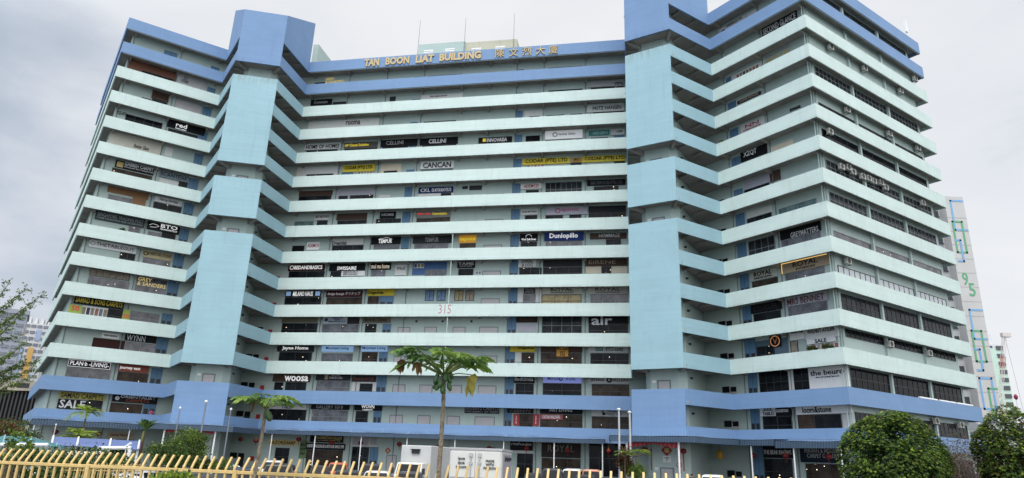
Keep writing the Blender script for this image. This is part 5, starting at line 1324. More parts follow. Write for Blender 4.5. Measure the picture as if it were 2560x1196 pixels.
for ti in (0, 1):
    t = thing('swag_cloth', 'red festive cloth swag hung across the %s lift lobby entrance' % ('left' if ti == 0 else 'right'), 'cloth', TM1(ti, .2, -1.8, 4.6))
    vs = []; fs = []
    for k in range(41):
        x = k / 40 * 5.4; dd = .16 + .34 * abs(math.cos(k / 40 * PI)) ** 1.5; yy = .04 * math.sin(k * 1.9)
        vs += [(x, yy, 0), (x, yy * 1.5, -dd)]
    for k in range(40): fs.append((k * 2, k * 2 + 1, k * 2 + 3, k * 2 + 2))
    o = obj('cloth', MB().add(vs, fs), cm((.26, .02, .03)), t, local=True); o.modifiers.new('thick', 'SOLIDIFY').thickness = .02
    if ti: 
        o = obj('drape', MB().box(5.25, -.08, -2.9, 5.5, .06, -.2), cm((.26, .02, .03)), t, local=True)

# ------------------------------------------------------------------ cars
m_glass_car = mat('car_glass', (.007, .008, .010), .05, 0, .2, spec=.25)
m_tyre = mat('tyre', (.015, .015, .015), .9); m_rim = mat('rim', (.35, .36, .37), .3, .8)
m_hl = mat('headlight', (.55, .57, .6), .15, 0, .05, spec=.8); m_tl = mat('taillight', (.25, .012, .012), .2); m_plate = mat('plate', (.02, .02, .02), .5)
SHAPES = dict(   # length, width, belt height, roof height, screen base, roof start, roof end, rear base (from the front, metres)
 sedan=(4.5, 1.76, .92, 1.44, 1.15, 1.95, 3.15, 3.95), hatch=(4.0, 1.72, .96, 1.50, .95, 1.75, 3.35, 3.85), suv=(4.5, 1.82, 1.05, 1.68, 1.1, 1.75, 3.9, 4.35), van=(4.4, 1.72, 1.10, 1.85, .45, 1.15, 4.15, 4.33))
def car(label, x, Y, colr, shape, front=True, yaw=0.0, rough=.3, rack=False):
    L_, wd, belt, rf, s0, s1, s2, s3 = SHAPES[shape]
    p = Vector((at(x, 1165, Y).x, Y, 0))
    ang = (-PI / 2 if front else PI / 2) + yaw
    t = thing('parked_car', label, 'car', Matrix.Translation(p) @ Matrix.Rotation(ang, 4, 'Z'), 'cars parked behind the fence')
    m_ = mat('car_paint_%s' % label.split(',')[0].replace(' ', '_')[:24], colr, rough, 0.1, .02, spec=.6)
    h = wd / 2; X = lambda a: L_ / 2 - a
    # lower body: lofted sections, nose to tail
    secs = [(0, .62, .36, .62), (.10, .86, .22, .70), (.5, .97, .20, .80 if shape != 'van' else .95), (s0, 1, .20, belt), (L_ * .5, 1, .20, belt), (s3, 1, .20, belt), (L_ - .45, .98, .22, belt - .02), (L_ - .08, .90, .25, belt - .06 if shape in ('hatch', 'suv', 'van') else belt - .1), (L_, .72, .40, belt - .2)]
    vs = []; fs = []
    for a, kx, zb_, zt in secs:
        hw = h * kx
        for y_, z_ in ((-.86, 0), (-1, .28), (-1, .66), (-.93, .93), (-.80, 1), (.80, 1), (.93, .93), (1, .66), (1, .28), (.86, 0)):
            vs.append((X(a), y_ * hw, zb_ + (zt - zb_) * z_))
    n = 10
    for i in range(len(secs) - 1):
        for k in range(n): fs.append((i * n + k, i * n + (k + 1) % n, (i + 1) * n + (k + 1) % n, (i + 1) * n + k))
    fs.append(tuple(range(n))[::-1]); fs.append(tuple(range((len(secs) - 1) * n, len(secs) * n)))
    b = MB(); b.add(vs, fs)
    # greenhouse shell
    hb, hr = h * .88, h * .70
    def gh(a, z): return hb + (hr - hb) * max(0, (z - belt + .05) / (rf - belt + .05))
    sec2 = [(s0, belt - .04), (s1, rf - .05), ((s1 + s2) / 2, rf), (s2, rf - .04), (s3, belt - .04)]
    gv = []
    for a, z in sec2:
        hw = gh(a, z); gv += [(X(a), -hw, z - (.0)), (X(a), -hw * .72, z + .035), (X(a), hw * .72, z + .035), (X(a), hw, z)]
    gf = []
    for i in range(4):
        for k in range(3): gf.append((i * 4 + k, i * 4 + k + 1, (i + 1) * 4 + k + 1, (i + 1) * 4 + k))
    # sides of the shell
    for s_ in (0, 3):
        ids = [i * 4 + s_ for i in range(5)]
        gf.append(tuple(ids if s_ == 0 else ids[::-1]))
    b.add(gv, gf)
    obj('body', b, m_, t, local=True, smooth=False, bevel=.035)
    e = .012
    def quad(name, q, m, th=.012):
        q = [Vector(v) for v in q]; nn = (q[1] - q[0]).cross(q[3] - q[0]).normalized()
        mb = MB(); mb.add([tuple(v + nn * e) for v in q] + [tuple(v - nn * .02) for v in q], [(0, 1, 2, 3), (7, 6, 5, 4), (0, 4, 5, 1), (1, 5, 6, 2), (2, 6, 7, 3), (3, 7, 4, 0)])
        return obj(name, mb, m, t, local=True)
    def lerp(a, b, k): return a + (b - a) * k
    for nm, (a0_, z0_), (a1_, z1_), sg in (('windscreen', sec2[0], sec2[1], 1), ('rear_window', sec2[4], sec2[3], -1)):
        A0, Z0 = lerp(a0_, a1_, .10), lerp(z0_, z1_, .10); A1, Z1 = lerp(a0_, a1_, .86), lerp(z0_, z1_, .86)
        w0, w1 = gh(A0, Z0) * .9, gh(A1, Z1) * .9
        lift = .03
        q = [(X(A0), -w0, Z0 + lift), (X(A0), w0, Z0 + lift), (X(A1), w1, Z1 + lift), (X(A1), -w1, Z1 + lift)]
        quad(nm, q if sg > 0 else q[::-1], m_glass_car)
    for s_ in (-1, 1):
        zl, zh = belt + .02, rf - .15
        def ya(z): return s_ * (gh(0, z) + .004)
        a0_ = s0 + (s1 - s0) * .25 + .12; a1_ = s1 + .06; a2_ = s2 - .05; a3_ = s3 - (s3 - s2) * .25 - .1; mid = (s1 + s2) / 2 + .1
        for nm, q in (('side_window', [(X(a0_), zl), (X(mid - .04), zl), (X(mid - .04), zh), (X(a1_), zh)]), ('side_window', [(X(mid + .04), zl), (X(a3_), zl), (X(a2_), zh), (X(mid + .04), zh)])):
            qq = [(x_, ya(z_), z_) for x_, z_ in q]
            quad(nm, qq if s_ > 0 else qq[::-1], m_glass_car)
        obj('mirror', MB().box(X(s0 + .55) - .06, s_ * h * .9, belt + .02, X(s0 + .55) + .06, s_ * (h + .17), belt + .16), m_, t, local=True, bevel=.03)
        obj('headlight', MB().box(X(.16), s_ * h * .45, .58, X(.06), s_ * h * .82, .72), m_hl, t, local=True, bevel=.02)
        obj('taillight', MB().box(X(L_ + .0), s_ * h * .5, belt - .3, X(L_ - .1), s_ * h * .86, belt - .12), m_tl, t, local=True, bevel=.02)
        for a in (.82, L_ - .82):
            M = Matrix.Translation((X(a), s_ * (h - .2), .31)) @ Matrix.Rotation(s_ * -PI / 2, 4, 'X')
            wt = obj('wheel', MB().lathe([(.2, -.02), (.31, 0), (.315, .12), (.30, .2), (.2, .21)], 18, M), m_tyre, t, local=True, smooth=True)
            obj('rim', MB().lathe([(.19, .17), (.19, .215), (.05, .225)], 12, M), m_rim, wt, local=True)
    obj('number_plate', MB().box(X(L_ + .015), -.25, .5, X(L_ - .02), .25, .62).box(X(.03), -.25, .36, X(-.015), .25, .47), m_plate, t, local=True)
    return t
CARS = [
 ('white car low behind the fence, below the blue shade roof', 296, 21.7, (.62, .63, .64), 'sedan', 1, .9),
 ('silver saloon behind the bright yellow-green bush, windscreen towards us', 395, 28, (.50, .52, .54), 'sedan', 1, .75),
 ('black saloon close behind the fence, left of the small papaya', 532, 25, (.012, .013, .016), 'sedan', 0, .45),
 ('small white hatchback behind the black saloon, beside the round shrub', 570, 40.7, (.62, .63, .64), 'hatch', 1, .5),
 ('dark blue car at the foot of the small papaya', 610, 35.4, (.02, .03, .07), 'hatch', 0, .25),
 ('white sport utility car with pale roof behind the black one', 682, 55, (.62, .62, .62), 'suv', 1, .3),
 ('big black sport utility car right of the small papaya', 705, 39, (.012, .012, .014), 'suv', 0, .2),
 ('black saloon in front of the carpet gallery window', 800, 55, (.014, .014, .016), 'sedan', 1, .3),
 ('orange-red taxi behind the black saloons', 846, 56, (.50, .09, .04), 'suv', 1, .2),
 ('dark charcoal hatchback between the orange taxi and white saloon', 872, 38, (.018, .02, .026), 'hatch', 0, .2),
 ('dark grey sport utility car behind the white saloon', 928, 55.5, (.03, .032, .034), 'suv', 1, .18),
 ('white saloon with wide dark rear window behind fence, middle', 946, 42, (.62, .63, .64), 'sedan', 0, .1),
 ('dark hatchback left of the tall papaya trunk', 1030, 40, (.025, .025, .03), 'hatch', 0, .05),
 ('maroon car with salmon roof left of the tall papaya', 1062, 56, (.40, .16, .10), 'suv', 1, .1),
 ('dark grey hatchback between the tall papaya and the box truck', 1112, 50, (.04, .042, .045), 'hatch', 0, 0),
 ('dark green-black car just right of the box truck', 1335, 55, (.02, .024, .022), 'sedan', 1, -.1),
 ('black square-backed van in front of the dark brown sign', 1383, 52, (.012, .012, .014), 'van', 0, -.12),
 ('white car half hidden behind the black van', 1432, 56, (.62, .63, .64), 'van', 1, -.2),
 ('salmon orange car behind the dark saloon, near the flagpoles', 1480, 56.5, (.55, .24, .15), 'van', 0, -.15),
 ('dark saloon in front of the salmon orange car', 1464, 52, (.02, .022, .026), 'hatch', 0, -.15),
 ('black car beside the planter at the flagpoles', 1528, 50, (.012, .012, .014), 'sedan', 1, -.2),
 ('white van before the lift lobby, rear towards us', 1781, 46, (.62, .63, .64), 'van', 0, -.3),
]
for c_ in CARS: car(c_[0], c_[1], c_[2], c_[3], c_[4], bool(c_[5]), c_[6])

# white box truck, rear to us
p = at(1188, 1165, 29.5)
t = thing('box_truck', 'white box truck with two-line slogans on its rear doors, right of the tall papaya', 'truck', Matrix.Translation((p.x, p.y, 0)) @ Matrix.Rotation(R(-7), 4, 'Z'))
m_tw = mat('truck_white', (.60, .60, .57), .45, 0, .07, 1.2)
m_tg = mat('truck_grey', (.36, .37, .38), .5, 0, .1, 1.0)
w2 = 1.08
obj('box_body', MB().box(-w2, 0, .62, w2, 3.6, 2.62), m_tw, t, local=True, bevel=.04)
obj('roof_trim', MB().box(-w2 - .03, -.03, 2.60, w2 + .03, 3.62, 2.70), m_tg, t, local=True, bevel=.015)
for s_ in (-1, 1):
    d = obj('rear_door', MB().box(min(s_ * .008, s_ * (w2 - .06)), -.05, 1.55, max(s_ * .008, s_ * (w2 - .06)), -.003, 2.56), m_tw, t, local=True, bevel=.01)
    obj('lock_rod', MB().tube([(s_ * .18, -.09, 1.56), (s_ * .18, -.09, 2.52)], .022, 8).box(s_ * .18 - .07, -.12, 2.36, s_ * .18 + .07, -.052, 2.5).lathe([(.075, 0), (.075, .05)], 10, Matrix.Translation((s_ * .18, -.06, 2.12)) @ Matrix.Rotation(PI / 2, 4, 'X')), m_steel, d, local=True)
    obj('taillight', MB().box(s_ * .75 - .12, -.06, .66, s_ * .75 + .12, -.004, .78), m_tl, t, local=True)
obj('tail_lift', MB().box(-w2 + .04, -.09, .66, w2 - .04, -.052, 1.53).box(-w2 + .08, -.11, .95, w2 - .08, -.091, .99).box(-w2 + .08, -.11, 1.25, w2 - .08, -.091, 1.29), m_tg, t, local=True)
lettering('slogan', 'ipse\nipsa\nipsum', -.78, 1.86, -.36, 2.34, -.062, m_dark, t, bold=.0)
lettering('slogan', 'MADE\nWITH\nPASSION', .36, 1.88, .86, 2.26, -.062, m_dark, t, bold=.0)
obj('side_panel', MB().box(w2 + .002, .5, .75, w2 + .02, 3.4, 2.5), cm((.33, .31, .36)), t, local=True)
lettering('slogan', 'ipse ipsa ipsum', .9, 2.2, 3.0, 2.42, 0, m_dark, t, bold=.01, M=Matrix.Translation((w2 + .04, 0, 0)) @ Matrix.Rotation(PI / 2, 4, 'Z'))
obj('cab', MB().prism([(-.95, 3.7), (.95, 3.7), (.95, 4.9), (.8, 5.3), (-.8, 5.3), (-.95, 4.9)], .5, 2.05), m_tw, t, local=True, bevel=.06)
obj('windscreen', MB().box(-.75, 5.29, 1.25, .75, 5.32, 1.9), m_glass_car, t, local=True)
obj('chassis', MB().box(-.5, .2, .4, .5, 5.0, .6), m_dark, t, local=True)
for s_ in (-1, 1):
    for y_ in (.9, 4.5):
        M = Matrix.Translation((s_ * .8, y_, .36)) @ Matrix.Rotation(s_ * PI / 2, 4, 'Y')
        wt = obj('wheel', MB().lathe([(.2, -.03), (.36, 0), (.36, .2), (.2, .22)], 18, M), m_tyre, t, local=True, smooth=True); obj('rim', MB().lathe([(.19, .18), (.19, .225), (.05, .235)], 12, M), m_rim, wt, local=True)

# pale grey box lorry, cab towards us
p = at(1020, 1160, 44)
t = thing('box_lorry', 'pale grey box lorry with vent flap above its cab, facing us behind the cars', 'lorry', Matrix.Translation((p.x, p.y, 0)) @ Matrix.Rotation(R(-14), 4, 'Z'))
obj('box_body', MB().box(-1.0, 1.2, .7, 1.0, 5.2, 3.0), mat('lorry_grey', (.46, .47, .46), .5, 0, .07), t, local=True, bevel=.05)
obj('vent_flap', MB().box(-.25, 1.08, 2.5, .25, 1.197, 2.75).box(-.32, .95, 2.74, .30, 1.197, 2.78), m_dark, t, local=True)
obj('cab', MB().add([(-.88, 0, .5), (.88, 0, .5), (.88, 1.15, .5), (-.88, 1.15, .5), (-.88, 0, 1.2), (.88, 0, 1.2), (-.82, .3, 1.95), (.82, .3, 1.95), (.82, 1.15, 1.98), (-.82, 1.15, 1.98)], [(0, 1, 5, 4), (4, 5, 7, 6), (6, 7, 8, 9), (0, 4, 6, 9, 3), (1, 2, 8, 7, 5), (2, 3, 9, 8), (0, 3, 2, 1)]), m_tw, t, local=True, bevel=.04)
obj('windscreen', MB().add([(-.76, .02, 1.26), (.76, .02, 1.26), (.72, .255, 1.86), (-.72, .255, 1.86), (-.76, .06, 1.26), (.76, .06, 1.26), (.72, .295, 1.86), (-.72, .295, 1.86)], [(0, 1, 2, 3), (7, 6, 5, 4), (0, 4, 5, 1), (1, 5, 6, 2), (2, 6, 7, 3), (3, 7, 4, 0)]), m_glass_car, t, local=True)
for s_ in (-1, 1):
    obj('headlight', MB().box(s_ * .65 - .13, -.03, .7, s_ * .65 + .13, -.003, .88), m_hl, t, local=True)
    obj('mirror', MB().box(s_ * 1.0 - .08, .02, 1.3, s_ * 1.0 + .08, .1, 1.65), m_dark, t, local=True)
    for y_ in (.7, 4.2):
        M = Matrix.Translation((s_ * .72, y_, .36)) @ Matrix.Rotation(s_ * PI / 2, 4, 'Y')
        wt = obj('wheel', MB().lathe([(.2, -.03), (.36, 0), (.36, .2), (.2, .22)], 18, M), m_tyre, t, local=True, smooth=True); obj('rim', MB().lathe([(.19, .18), (.19, .225), (.05, .235)], 12, M), m_rim, wt, local=True)

# ------------------------------------------------------------------ yellow fence in the foreground
m_yel = worn(mat('fence_yellow', (.62, .44, .18), .5, 0, .14, 9.0, .12), -1, -.5, (.16, .07, .03), .62, .72, .8, (14, 14, 9), 'fence_yellow_rusty')
FD = Vector((math.cos(R(12.3)), -math.sin(R(12.3)))); FN = Vector((math.sin(R(12.3)), math.cos(R(12.3))))
def fpt(k): return Vector((0, 10.5)) + FD * k
fence = thing('picket_fence', 'sand-yellow steel fence of close pickets with tips bent outward, along the foreground', 'fence', Matrix.Translation((0, 10.5, 0)))
ZB = EYE - .25; ZT = EYE - .07
def picket(mb, k, jit=0.0):
    p = fpt(k); s = .0165
    pts = [(p, .05), (p, ZB)]
    M = Matrix(((FD.x, FN.x, 0, p.x), (FD.y, FN.y, 0, p.y), (0, 0, 1, 0), (0, 0, 0, 1)))
    a = [(-s, -s), (s, -s), (s, s), (-s, s)]
    vs = [(x, y, .05) for x, y in a] + [(x, y, ZB) for x, y in a] + [(x, y * .9 + .115 + jit, ZT - (.012 if y > 0 else 0)) for x, y in a]
    fs = [(0, 3, 2, 1), (8, 9, 10, 11)]
    for i in range(4):
        j = (i + 1) % 4; fs += [(i, j, j + 4, i + 4), (i + 4, j + 4, j + 8, i + 8)]
    mb.add(vs, fs, M)
kk = [-10.35 + .1505 * i for i in range(100)]
for k in kk[:100]:
    mb = MB(); picket(mb, k + rnd.uniform(-.007, .007), rnd.uniform(-.02, .016)); obj('picket', mb, m_yel, fence, bevel=.006)
M = Matrix(((FD.x, FN.x, 0, 0), (FD.y, FN.y, 0, 10.5), (0, 0, 1, 0), (0, 0, 0, 1)))
for z in (EYE - .30, .35):
    obj('rail', MB().box(-10.6, -.026, z - .025, 4.9, .026, z + .025, M), m_yel, fence, bevel=.006)
for k in (-9.0, -7.0, -4.3, -1.6, 1.1, 3.9): obj('post', MB().box(k - .035, -.034, 0, k + .035, .034, EYE - .27, M), m_yel, fence, bevel=.008)
# second, finer run of the fence set back on the left
f2 = thing('picket_fence', 'second run of thin yellow pickets seen through the foreground fence on the left', 'fence', at(200, 1160, 17).xy.to_3d())
for i in range(26):
    q = at(160 + i * 7.5, 1160, 15.6 + i * .12); z = at(160 + i * 7.5, 1163, q.y).z
    obj('picket', MB().tube([(q.x, q.y, .05), (q.x, q.y, z - .06), (q.x + .10, q.y + .03, z + .02)], .009, 6), m_yel, f2)
a, b = at(158, 1164, 15.6), at(352, 1168, 18.7); obj('rail', MB().tube([(a.x, a.y, a.z - .1), (b.x, b.y, b.z - .1)], .015, 6), m_yel, f2)

# ------------------------------------------------------------------ flagpoles and thin lamp posts
for x, y0, Y, r_, lab in ((450, 1024, 38, .045, 'leftmost of the three bare flagpoles by the left lift tower'), (515, 1008, 36, .06, 'tallest middle flagpole of the three by the left lift tower'), (577, 1027, 38, .045, 'rightmost of the three bare flagpoles by the left lift tower'), (1547, 1027, 40, .085, 'taller left one of the two steel flagpoles by the right lift tower'), (1574, 1034, 41, .085, 'shorter right one of the two steel flagpoles by the right lift tower')):
    q = at(x, y0, Y)
    t = thing('flagpole', lab, 'flagpole', Vector((q.x, q.y, 0)), 'flagpoles')
    obj('shaft', MB().tube([(0, 0, 0), (0, 0, q.z)], [r_, r_ * .6], 10), m_steel if x > 1000 else mat('pole_grey', (.22, .24, .27), .4, .5), t, local=True)
    obj('finial', MB().lathe([(.01, -.08), (r_ * 1.2, -.03), (r_ * 1.4, .03), (.01, .09)], 10, Matrix.Translation((0, 0, q.z + .06))), m_white, t, local=True)
for x, y0, Y, lab in ((140, 1063, 45, 'thin pale pole standing behind the blue shade roof'), (16, 1057, 40, 'thin pale pole left of the teal shade')):
    q = at(x, y0, Y); t = thing('pole', lab, 'pole', Vector((q.x, q.y, 0)))
    obj('shaft', MB().tube([(0, 0, 0), (.0, 0, q.z)], .035, 6), m_steel, t, local=True); obj('cap', MB().lathe([(.05, 0), (.05, .06), (.01, .08)], 8, Matrix.Translation((0, 0, q.z))), m_white, t, local=True)

# ------------------------------------------------------------------ shade roofs on the left
def curve_roof(name, label, cat, L0, R0, zL, zR, Yf, Yb, bulge, m, ribs, mr_):
    a, b = at(L0, 1110, Yf), at(R0, 1110, Yf); c, d = at(L0, 1110, Yb), at(R0, 1110, Yb)
    base = (a + b) / 2; base.z = 0
    t = thing(name, label, cat, base)
    nx, ny = 24, 8; vs = []; fs = []
    def S(u, v):
        p = a.lerp(b, u).lerp(c.lerp(d, u), v); z = zL + (zR - zL) * u + bulge * math.sin(PI / 2 * v)
        return Vector((p.x, p.y, z))
    for i in range(nx + 1):
        for j in range(ny + 1): vs.append(S(i / nx, j / ny))
    for i in range(nx):
        for j in range(ny): fs.append((i * (ny + 1) + j, (i + 1) * (ny + 1) + j, (i + 1) * (ny + 1) + j + 1, i * (ny + 1) + j + 1))
    o = obj('roof_sheet', MB().add(vs, fs), m, t, smooth=True); o.modifiers.new('thick', 'SOLIDIFY').thickness = .03
    for u in ribs:
        obj('rib', MB().tube([S(u, j / 10) + Vector((0, 0, .03)) for j in range(11)], .04, 6), mr_, t)
        for v in (.04, .96):
            q = S(u, v); obj('post', MB().tube([(q.x, q.y, 0), (q.x, q.y, q.z)], .05, 8), mr_, t)
    return t
curve_roof('shade_roof', 'low curved blue shade roof on white steel ribs over the left car park', 'shade roof', 125, 352, 2.24, 2.18, 29, 33, .36, mat('shade_blue', (.085, .13, .31), .5, 0, .06), (.02, .3, .66, .98), m_white)
# white portal frame in front of the blue roof
t = thing('steel_frame', 'white tubular portal frame standing in front of the blue shade roof', 'frame', Vector((at(290, 1160, 25).x, 25, 0)))
for x in (250, 325):
    q = at(x, 1124, 25); obj('post', MB().tube([(q.x, q.y, 0), (q.x, q.y, q.z)], .07, 8), m_white, t)
a, b = at(247, 1121, 25), at(328, 1120, 25); obj('beam', MB().tube([a, b], .06, 8), m_white, t)
a, b = at(128, 1136, 24.5), at(252, 1134, 25); obj('beam', MB().tube([(a.x, a.y, 1.2), a, b], .065, 8), m_white, t)
a, b = at(312, 1119, 25), at(328, 1108, 25); obj('brace', MB().tube([a, b], .04, 6), m_white, t)
# teal shade
t = thing('teal_shade', 'teal fabric shade on a ribbed frame at the far left', 'shade', Vector((at(60, 1110, 26).x, 26, 0)))
vs = []; fs = []; nx, ny = 20, 6
for i in range(nx + 1):
    u = i / nx
    for j in range(ny + 1):
        v = j / ny; Y = 23 + 5 * v; q = at(-60 + 225 * u, 1110, Y)
        zz = EYE - .03 + .34 * math.sin(PI * min(1, max(0, (u * .86 + .14)))) * (.15 + .85 * math.sin(PI / 2 * v))
        vs.append((q.x, q.y, zz))
for i in range(nx):
    for j in range(ny): fs.append((i * (ny + 1) + j, (i + 1) * (ny + 1) + j, (i + 1) * (ny + 1) + j + 1, i * (ny + 1) + j + 1))
o = obj('fabric', MB().add(vs, fs), mat('teal_fabric', (.025, .15, .17), .6, 0, .15), t, smooth=True); o.modifiers.new('thick', 'SOLIDIFY').thickness = .02
for i in (0, 6, 12, 18):
    obj('rib', MB().tube([Vector(vs[i * (ny + 1) + j]) + Vector((0, 0, .03)) for j in range(ny + 1)], .03, 6), mat('rib_teal', (.22, .36, .36), .5), t)
    q = vs[i * (ny + 1) + 2]; obj('post', MB().tube([(q[0], q[1], 0), q], .04, 8), m_white, t)
a, b = at(-40, 1112, 23), at(120, 1113, 23); obj('front_rail', MB().tube([a, b], .06, 8), m_white, t)
# grey hoarding panels and the white board on them
t = thing('hoarding', 'row of plain pale grey hoarding panels behind the left end of the fence', 'hoarding', Vector((at(60, 1150, 17).x, 17, 0)))
for i in range(8):
    a, b = at(-40 + i * 22, 1150, 16.8), at(-40 + i * 22 + 20, 1150, 16.8)
    obj('panel', MB().box(a.x, 16.8, 0, b.x, 16.86, EYE - .17), mat('hoarding_grey', (.33, .34, .37), .6, 0, .08), t)
a, b = at(42, 1150, 16.5), at(96, 1150, 16.5)
t = thing('notice_board', 'white board with grey lettering fixed before the grey hoarding', 'sign', Vector((a.x, 16.5, 0)))
obj('board', MB().box(0, 0, .9, b.x - a.x, .03, EYE - .50), m_white, t, local=True); lettering('lettering', 'LIVING', .08, EYE - .66, b.x - a.x - .1, EYE - .55, -.02, cm('charcoal'), t)
obj('post', MB().box(.02, .035, 0, .06, .07, 1.2).box(b.x - a.x - .06, .035, 0, b.x - a.x - .02, .07, 1.2), m_pipe, t, local=True)

# ------------------------------------------------------------------ vegetation
def leafm(name, col, var=.35): 
    if name in _M: return _M[name]
    m = mat(name, col, .55, 0, var, 1.2, spec=.3)
    t = m.node_tree; b = t.nodes['Principled BSDF']; o = t.nodes['Material Output']     # thin leaves let light through
    tr = t.nodes.new('ShaderNodeBsdfTranslucent'); t.links.new(b.inputs['Base Color'].links[0].from_socket, tr.inputs['Color'])
    mx = t.nodes.new('ShaderNodeMixShader'); mx.inputs[0].default_value = .38
    t.links.new(b.outputs[0], mx.inputs[1]); t.links.new(tr.outputs[0], mx.inputs[2]); t.links.new(mx.outputs[0], o.inputs['Surface'])
    return m
LEAF = [leafm('leaf_dark', (.022, .046, .014)), leafm('leaf_mid', (.060, .120, .024)), leafm('leaf_light', (.130, .205, .032)), leafm('leaf_lime', (.25, .33, .045)), leafm('leaf_olive', (.10, .10, .022)), leafm('leaf_rust', (.12, .045, .022)), leafm('leaf_bluish', (.045, .095, .045))]
m_bark = mat('bark', (.10, .075, .05), .9, 0, .3, 6, .4)
def leaf_cloud(name, pts, size, mats, weights, parent, aspect=1.9, seed=1, up=.35):
    rg = np.random.default_rng(seed); n = len(pts); pts = np.array(pts)
    d = rg.normal(size=(n, 3)); d[:, 2] = d[:, 2] * .6 + up; d /= np.linalg.norm(d, axis=1)[:, None]
    r = rg.normal(size=(n, 3)); s = np.cross(d, r); s /= np.linalg.norm(s, axis=1)[:, None]
    nrm = np.cross(d, s)
    L_ = size * rg.uniform(.6, 1.3, n)[:, None]; W = L_ / aspect
    v = np.stack([pts, pts + d * L_ * .5 + s * W * .5 + nrm * L_ * .06, pts + d * L_ - nrm * L_ * .1, pts + d * L_ * .5 - s * W * .5 + nrm * L_ * .06], 1).reshape(-1, 3)
    me = bpy.data.meshes.new(name)
    I = WM.get(parent, Matrix()).inverted(); A = np.array(I)
    v = v @ A[:3, :3].T + A[:3, 3]
    me.vertices.add(len(v)); me.vertices.foreach_set('co', v.ravel())
    me.loops.add(n * 4); me.loops.foreach_set('vertex_index', np.arange(n * 4)); me.polygons.add(n); me.polygons.foreach_set('loop_start', np.arange(n) * 4); me.polygons.foreach_set('loop_total', np.full(n, 4))
    for m in mats: me.materials.append(m)
    me.polygons.foreach_set('material_index', rg.choice(len(mats), n, p=np.array(weights) / sum(weights)).astype(np.int32))
    me.update(calc_edges=True); me.validate()
    o = bpy.data.objects.new(name, me); C.objects.link(o); o.parent = parent; WM[o] = WM[parent]
    return o
def clumps(c, r, n, k, seed, hollow=.55, lump=.34, flat=1.0):
    """points gathered in k leaf clumps spread over an uneven ball of radius vector r about c"""
    rg = np.random.default_rng(seed); out = []
    for i in range(k):
        d = rg.normal(size=3); d /= np.linalg.norm(d); rad = rg.uniform(hollow, 1.0) ** .7
        q = np.array(c) + d * np.array(r) * rad; m = n // k
        out.append(q + rg.normal(size=(m, 3)) * np.array(r) * lump * .42 * rg.uniform(.6, 1.25))
    return np.concatenate(out)
def rosette_crown(name, c, rx, rz, n, leaf, mats, wts, parent, seed, lobes=(), cut=-.85):
    """a crown of leaf rosettes over an uneven, lumpy ball with holes; flush leaves (last mats) grow on the outer tips"""
    rg = np.random.default_rng(seed); c = np.array(c)
    bd = rg.normal(size=(26, 3)); bd /= np.linalg.norm(bd, axis=1)[:, None]; ba = rg.uniform(-.26, .26, 26)
    d = rg.normal(size=(n * 2, 3)); d /= np.linalg.norm(d, axis=1)[:, None]
    d = d[d[:, 2] > cut]
    rad = 1 + (np.exp(-(1 - d @ bd.T) * 8) * ba[None, :]).sum(1)
    dep = 1 - np.abs(rg.normal(size=len(d))) * .13; inner = rg.random(len(d)) < .25; dep[inner] = rg.uniform(.35, .85, inner.sum())
    P = d * (rad * dep)[:, None]
    hole = np.sin(P[:, 0] * 7.1 + seed) * np.sin(P[:, 1] * 6.3 + 2) * np.sin(P[:, 2] * 7.7 + 1) + .35 * np.sin(P[:, 0] * 17) * np.sin(P[:, 2] * 15 + 3)
    keep = (hole < .27) | (rg.random(len(P)) < .08); P, d, dep = P[keep][:n], d[keep][:n], dep[keep][:n]
    P = P * np.array((rx, rx, rz)) + c; m = len(P); K = 7
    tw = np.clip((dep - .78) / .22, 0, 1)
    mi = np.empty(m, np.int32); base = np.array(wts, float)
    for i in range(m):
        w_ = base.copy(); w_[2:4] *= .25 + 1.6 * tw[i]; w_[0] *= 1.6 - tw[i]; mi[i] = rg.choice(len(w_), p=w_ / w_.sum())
    ax = d * .55 + np.array((0, 0, .75)) + rg.normal(size=(m, 3)) * .28; ax /= np.linalg.norm(ax, axis=1)[:, None]
    r_ = rg.normal(size=(m, 3)); u = np.cross(ax, r_); u /= np.linalg.norm(u, axis=1)[:, None]; v_ = np.cross(ax, u)
    V = []
    for k in range(K):
        an = 2 * PI * k / K + rg.uniform(-.3, .3, m); dr = u * np.cos(an)[:, None] + v_ * np.sin(an)[:, None]
        lf = dr * .8 + ax * rg.uniform(.25, .75, m)[:, None]; lf /= np.linalg.norm(lf, axis=1)[:, None]
        sd_ = np.cross(lf, ax); sd_ /= np.linalg.norm(sd_, axis=1)[:, None]; L_ = (leaf * rg.uniform(.7, 1.25, m))[:, None]
        V.append(np.stack([P, P + lf * L_ * .55 + sd_ * L_ * .23, P + lf * L_ - ax * L_ * .12, P + lf * L_ * .55 - sd_ * L_ * .23], 1))
    V = np.concatenate(V).reshape(-1, 3); A = np.array(WM[parent].inverted()); V = V @ A[:3, :3].T + A[:3, 3]; q = len(V) // 4
    me = bpy.data.meshes.new(name); me.vertices.add(len(V)); me.vertices.foreach_set('co', V.ravel()); me.loops.add(q * 4); me.loops.foreach_set('vertex_index', np.arange(q * 4))
    me.polygons.add(q); me.polygons.foreach_set('loop_start', np.arange(q) * 4); me.polygons.foreach_set('loop_total', np.full(q, 4))
    for m_ in mats: me.materials.append(m_)
    me.polygons.foreach_set('material_index', np.tile(mi, K)); me.update(calc_edges=True)
    o = bpy.data.objects.new(name, me); C.objects.link(o); o.parent = parent; WM[o] = WM[parent]
    return o
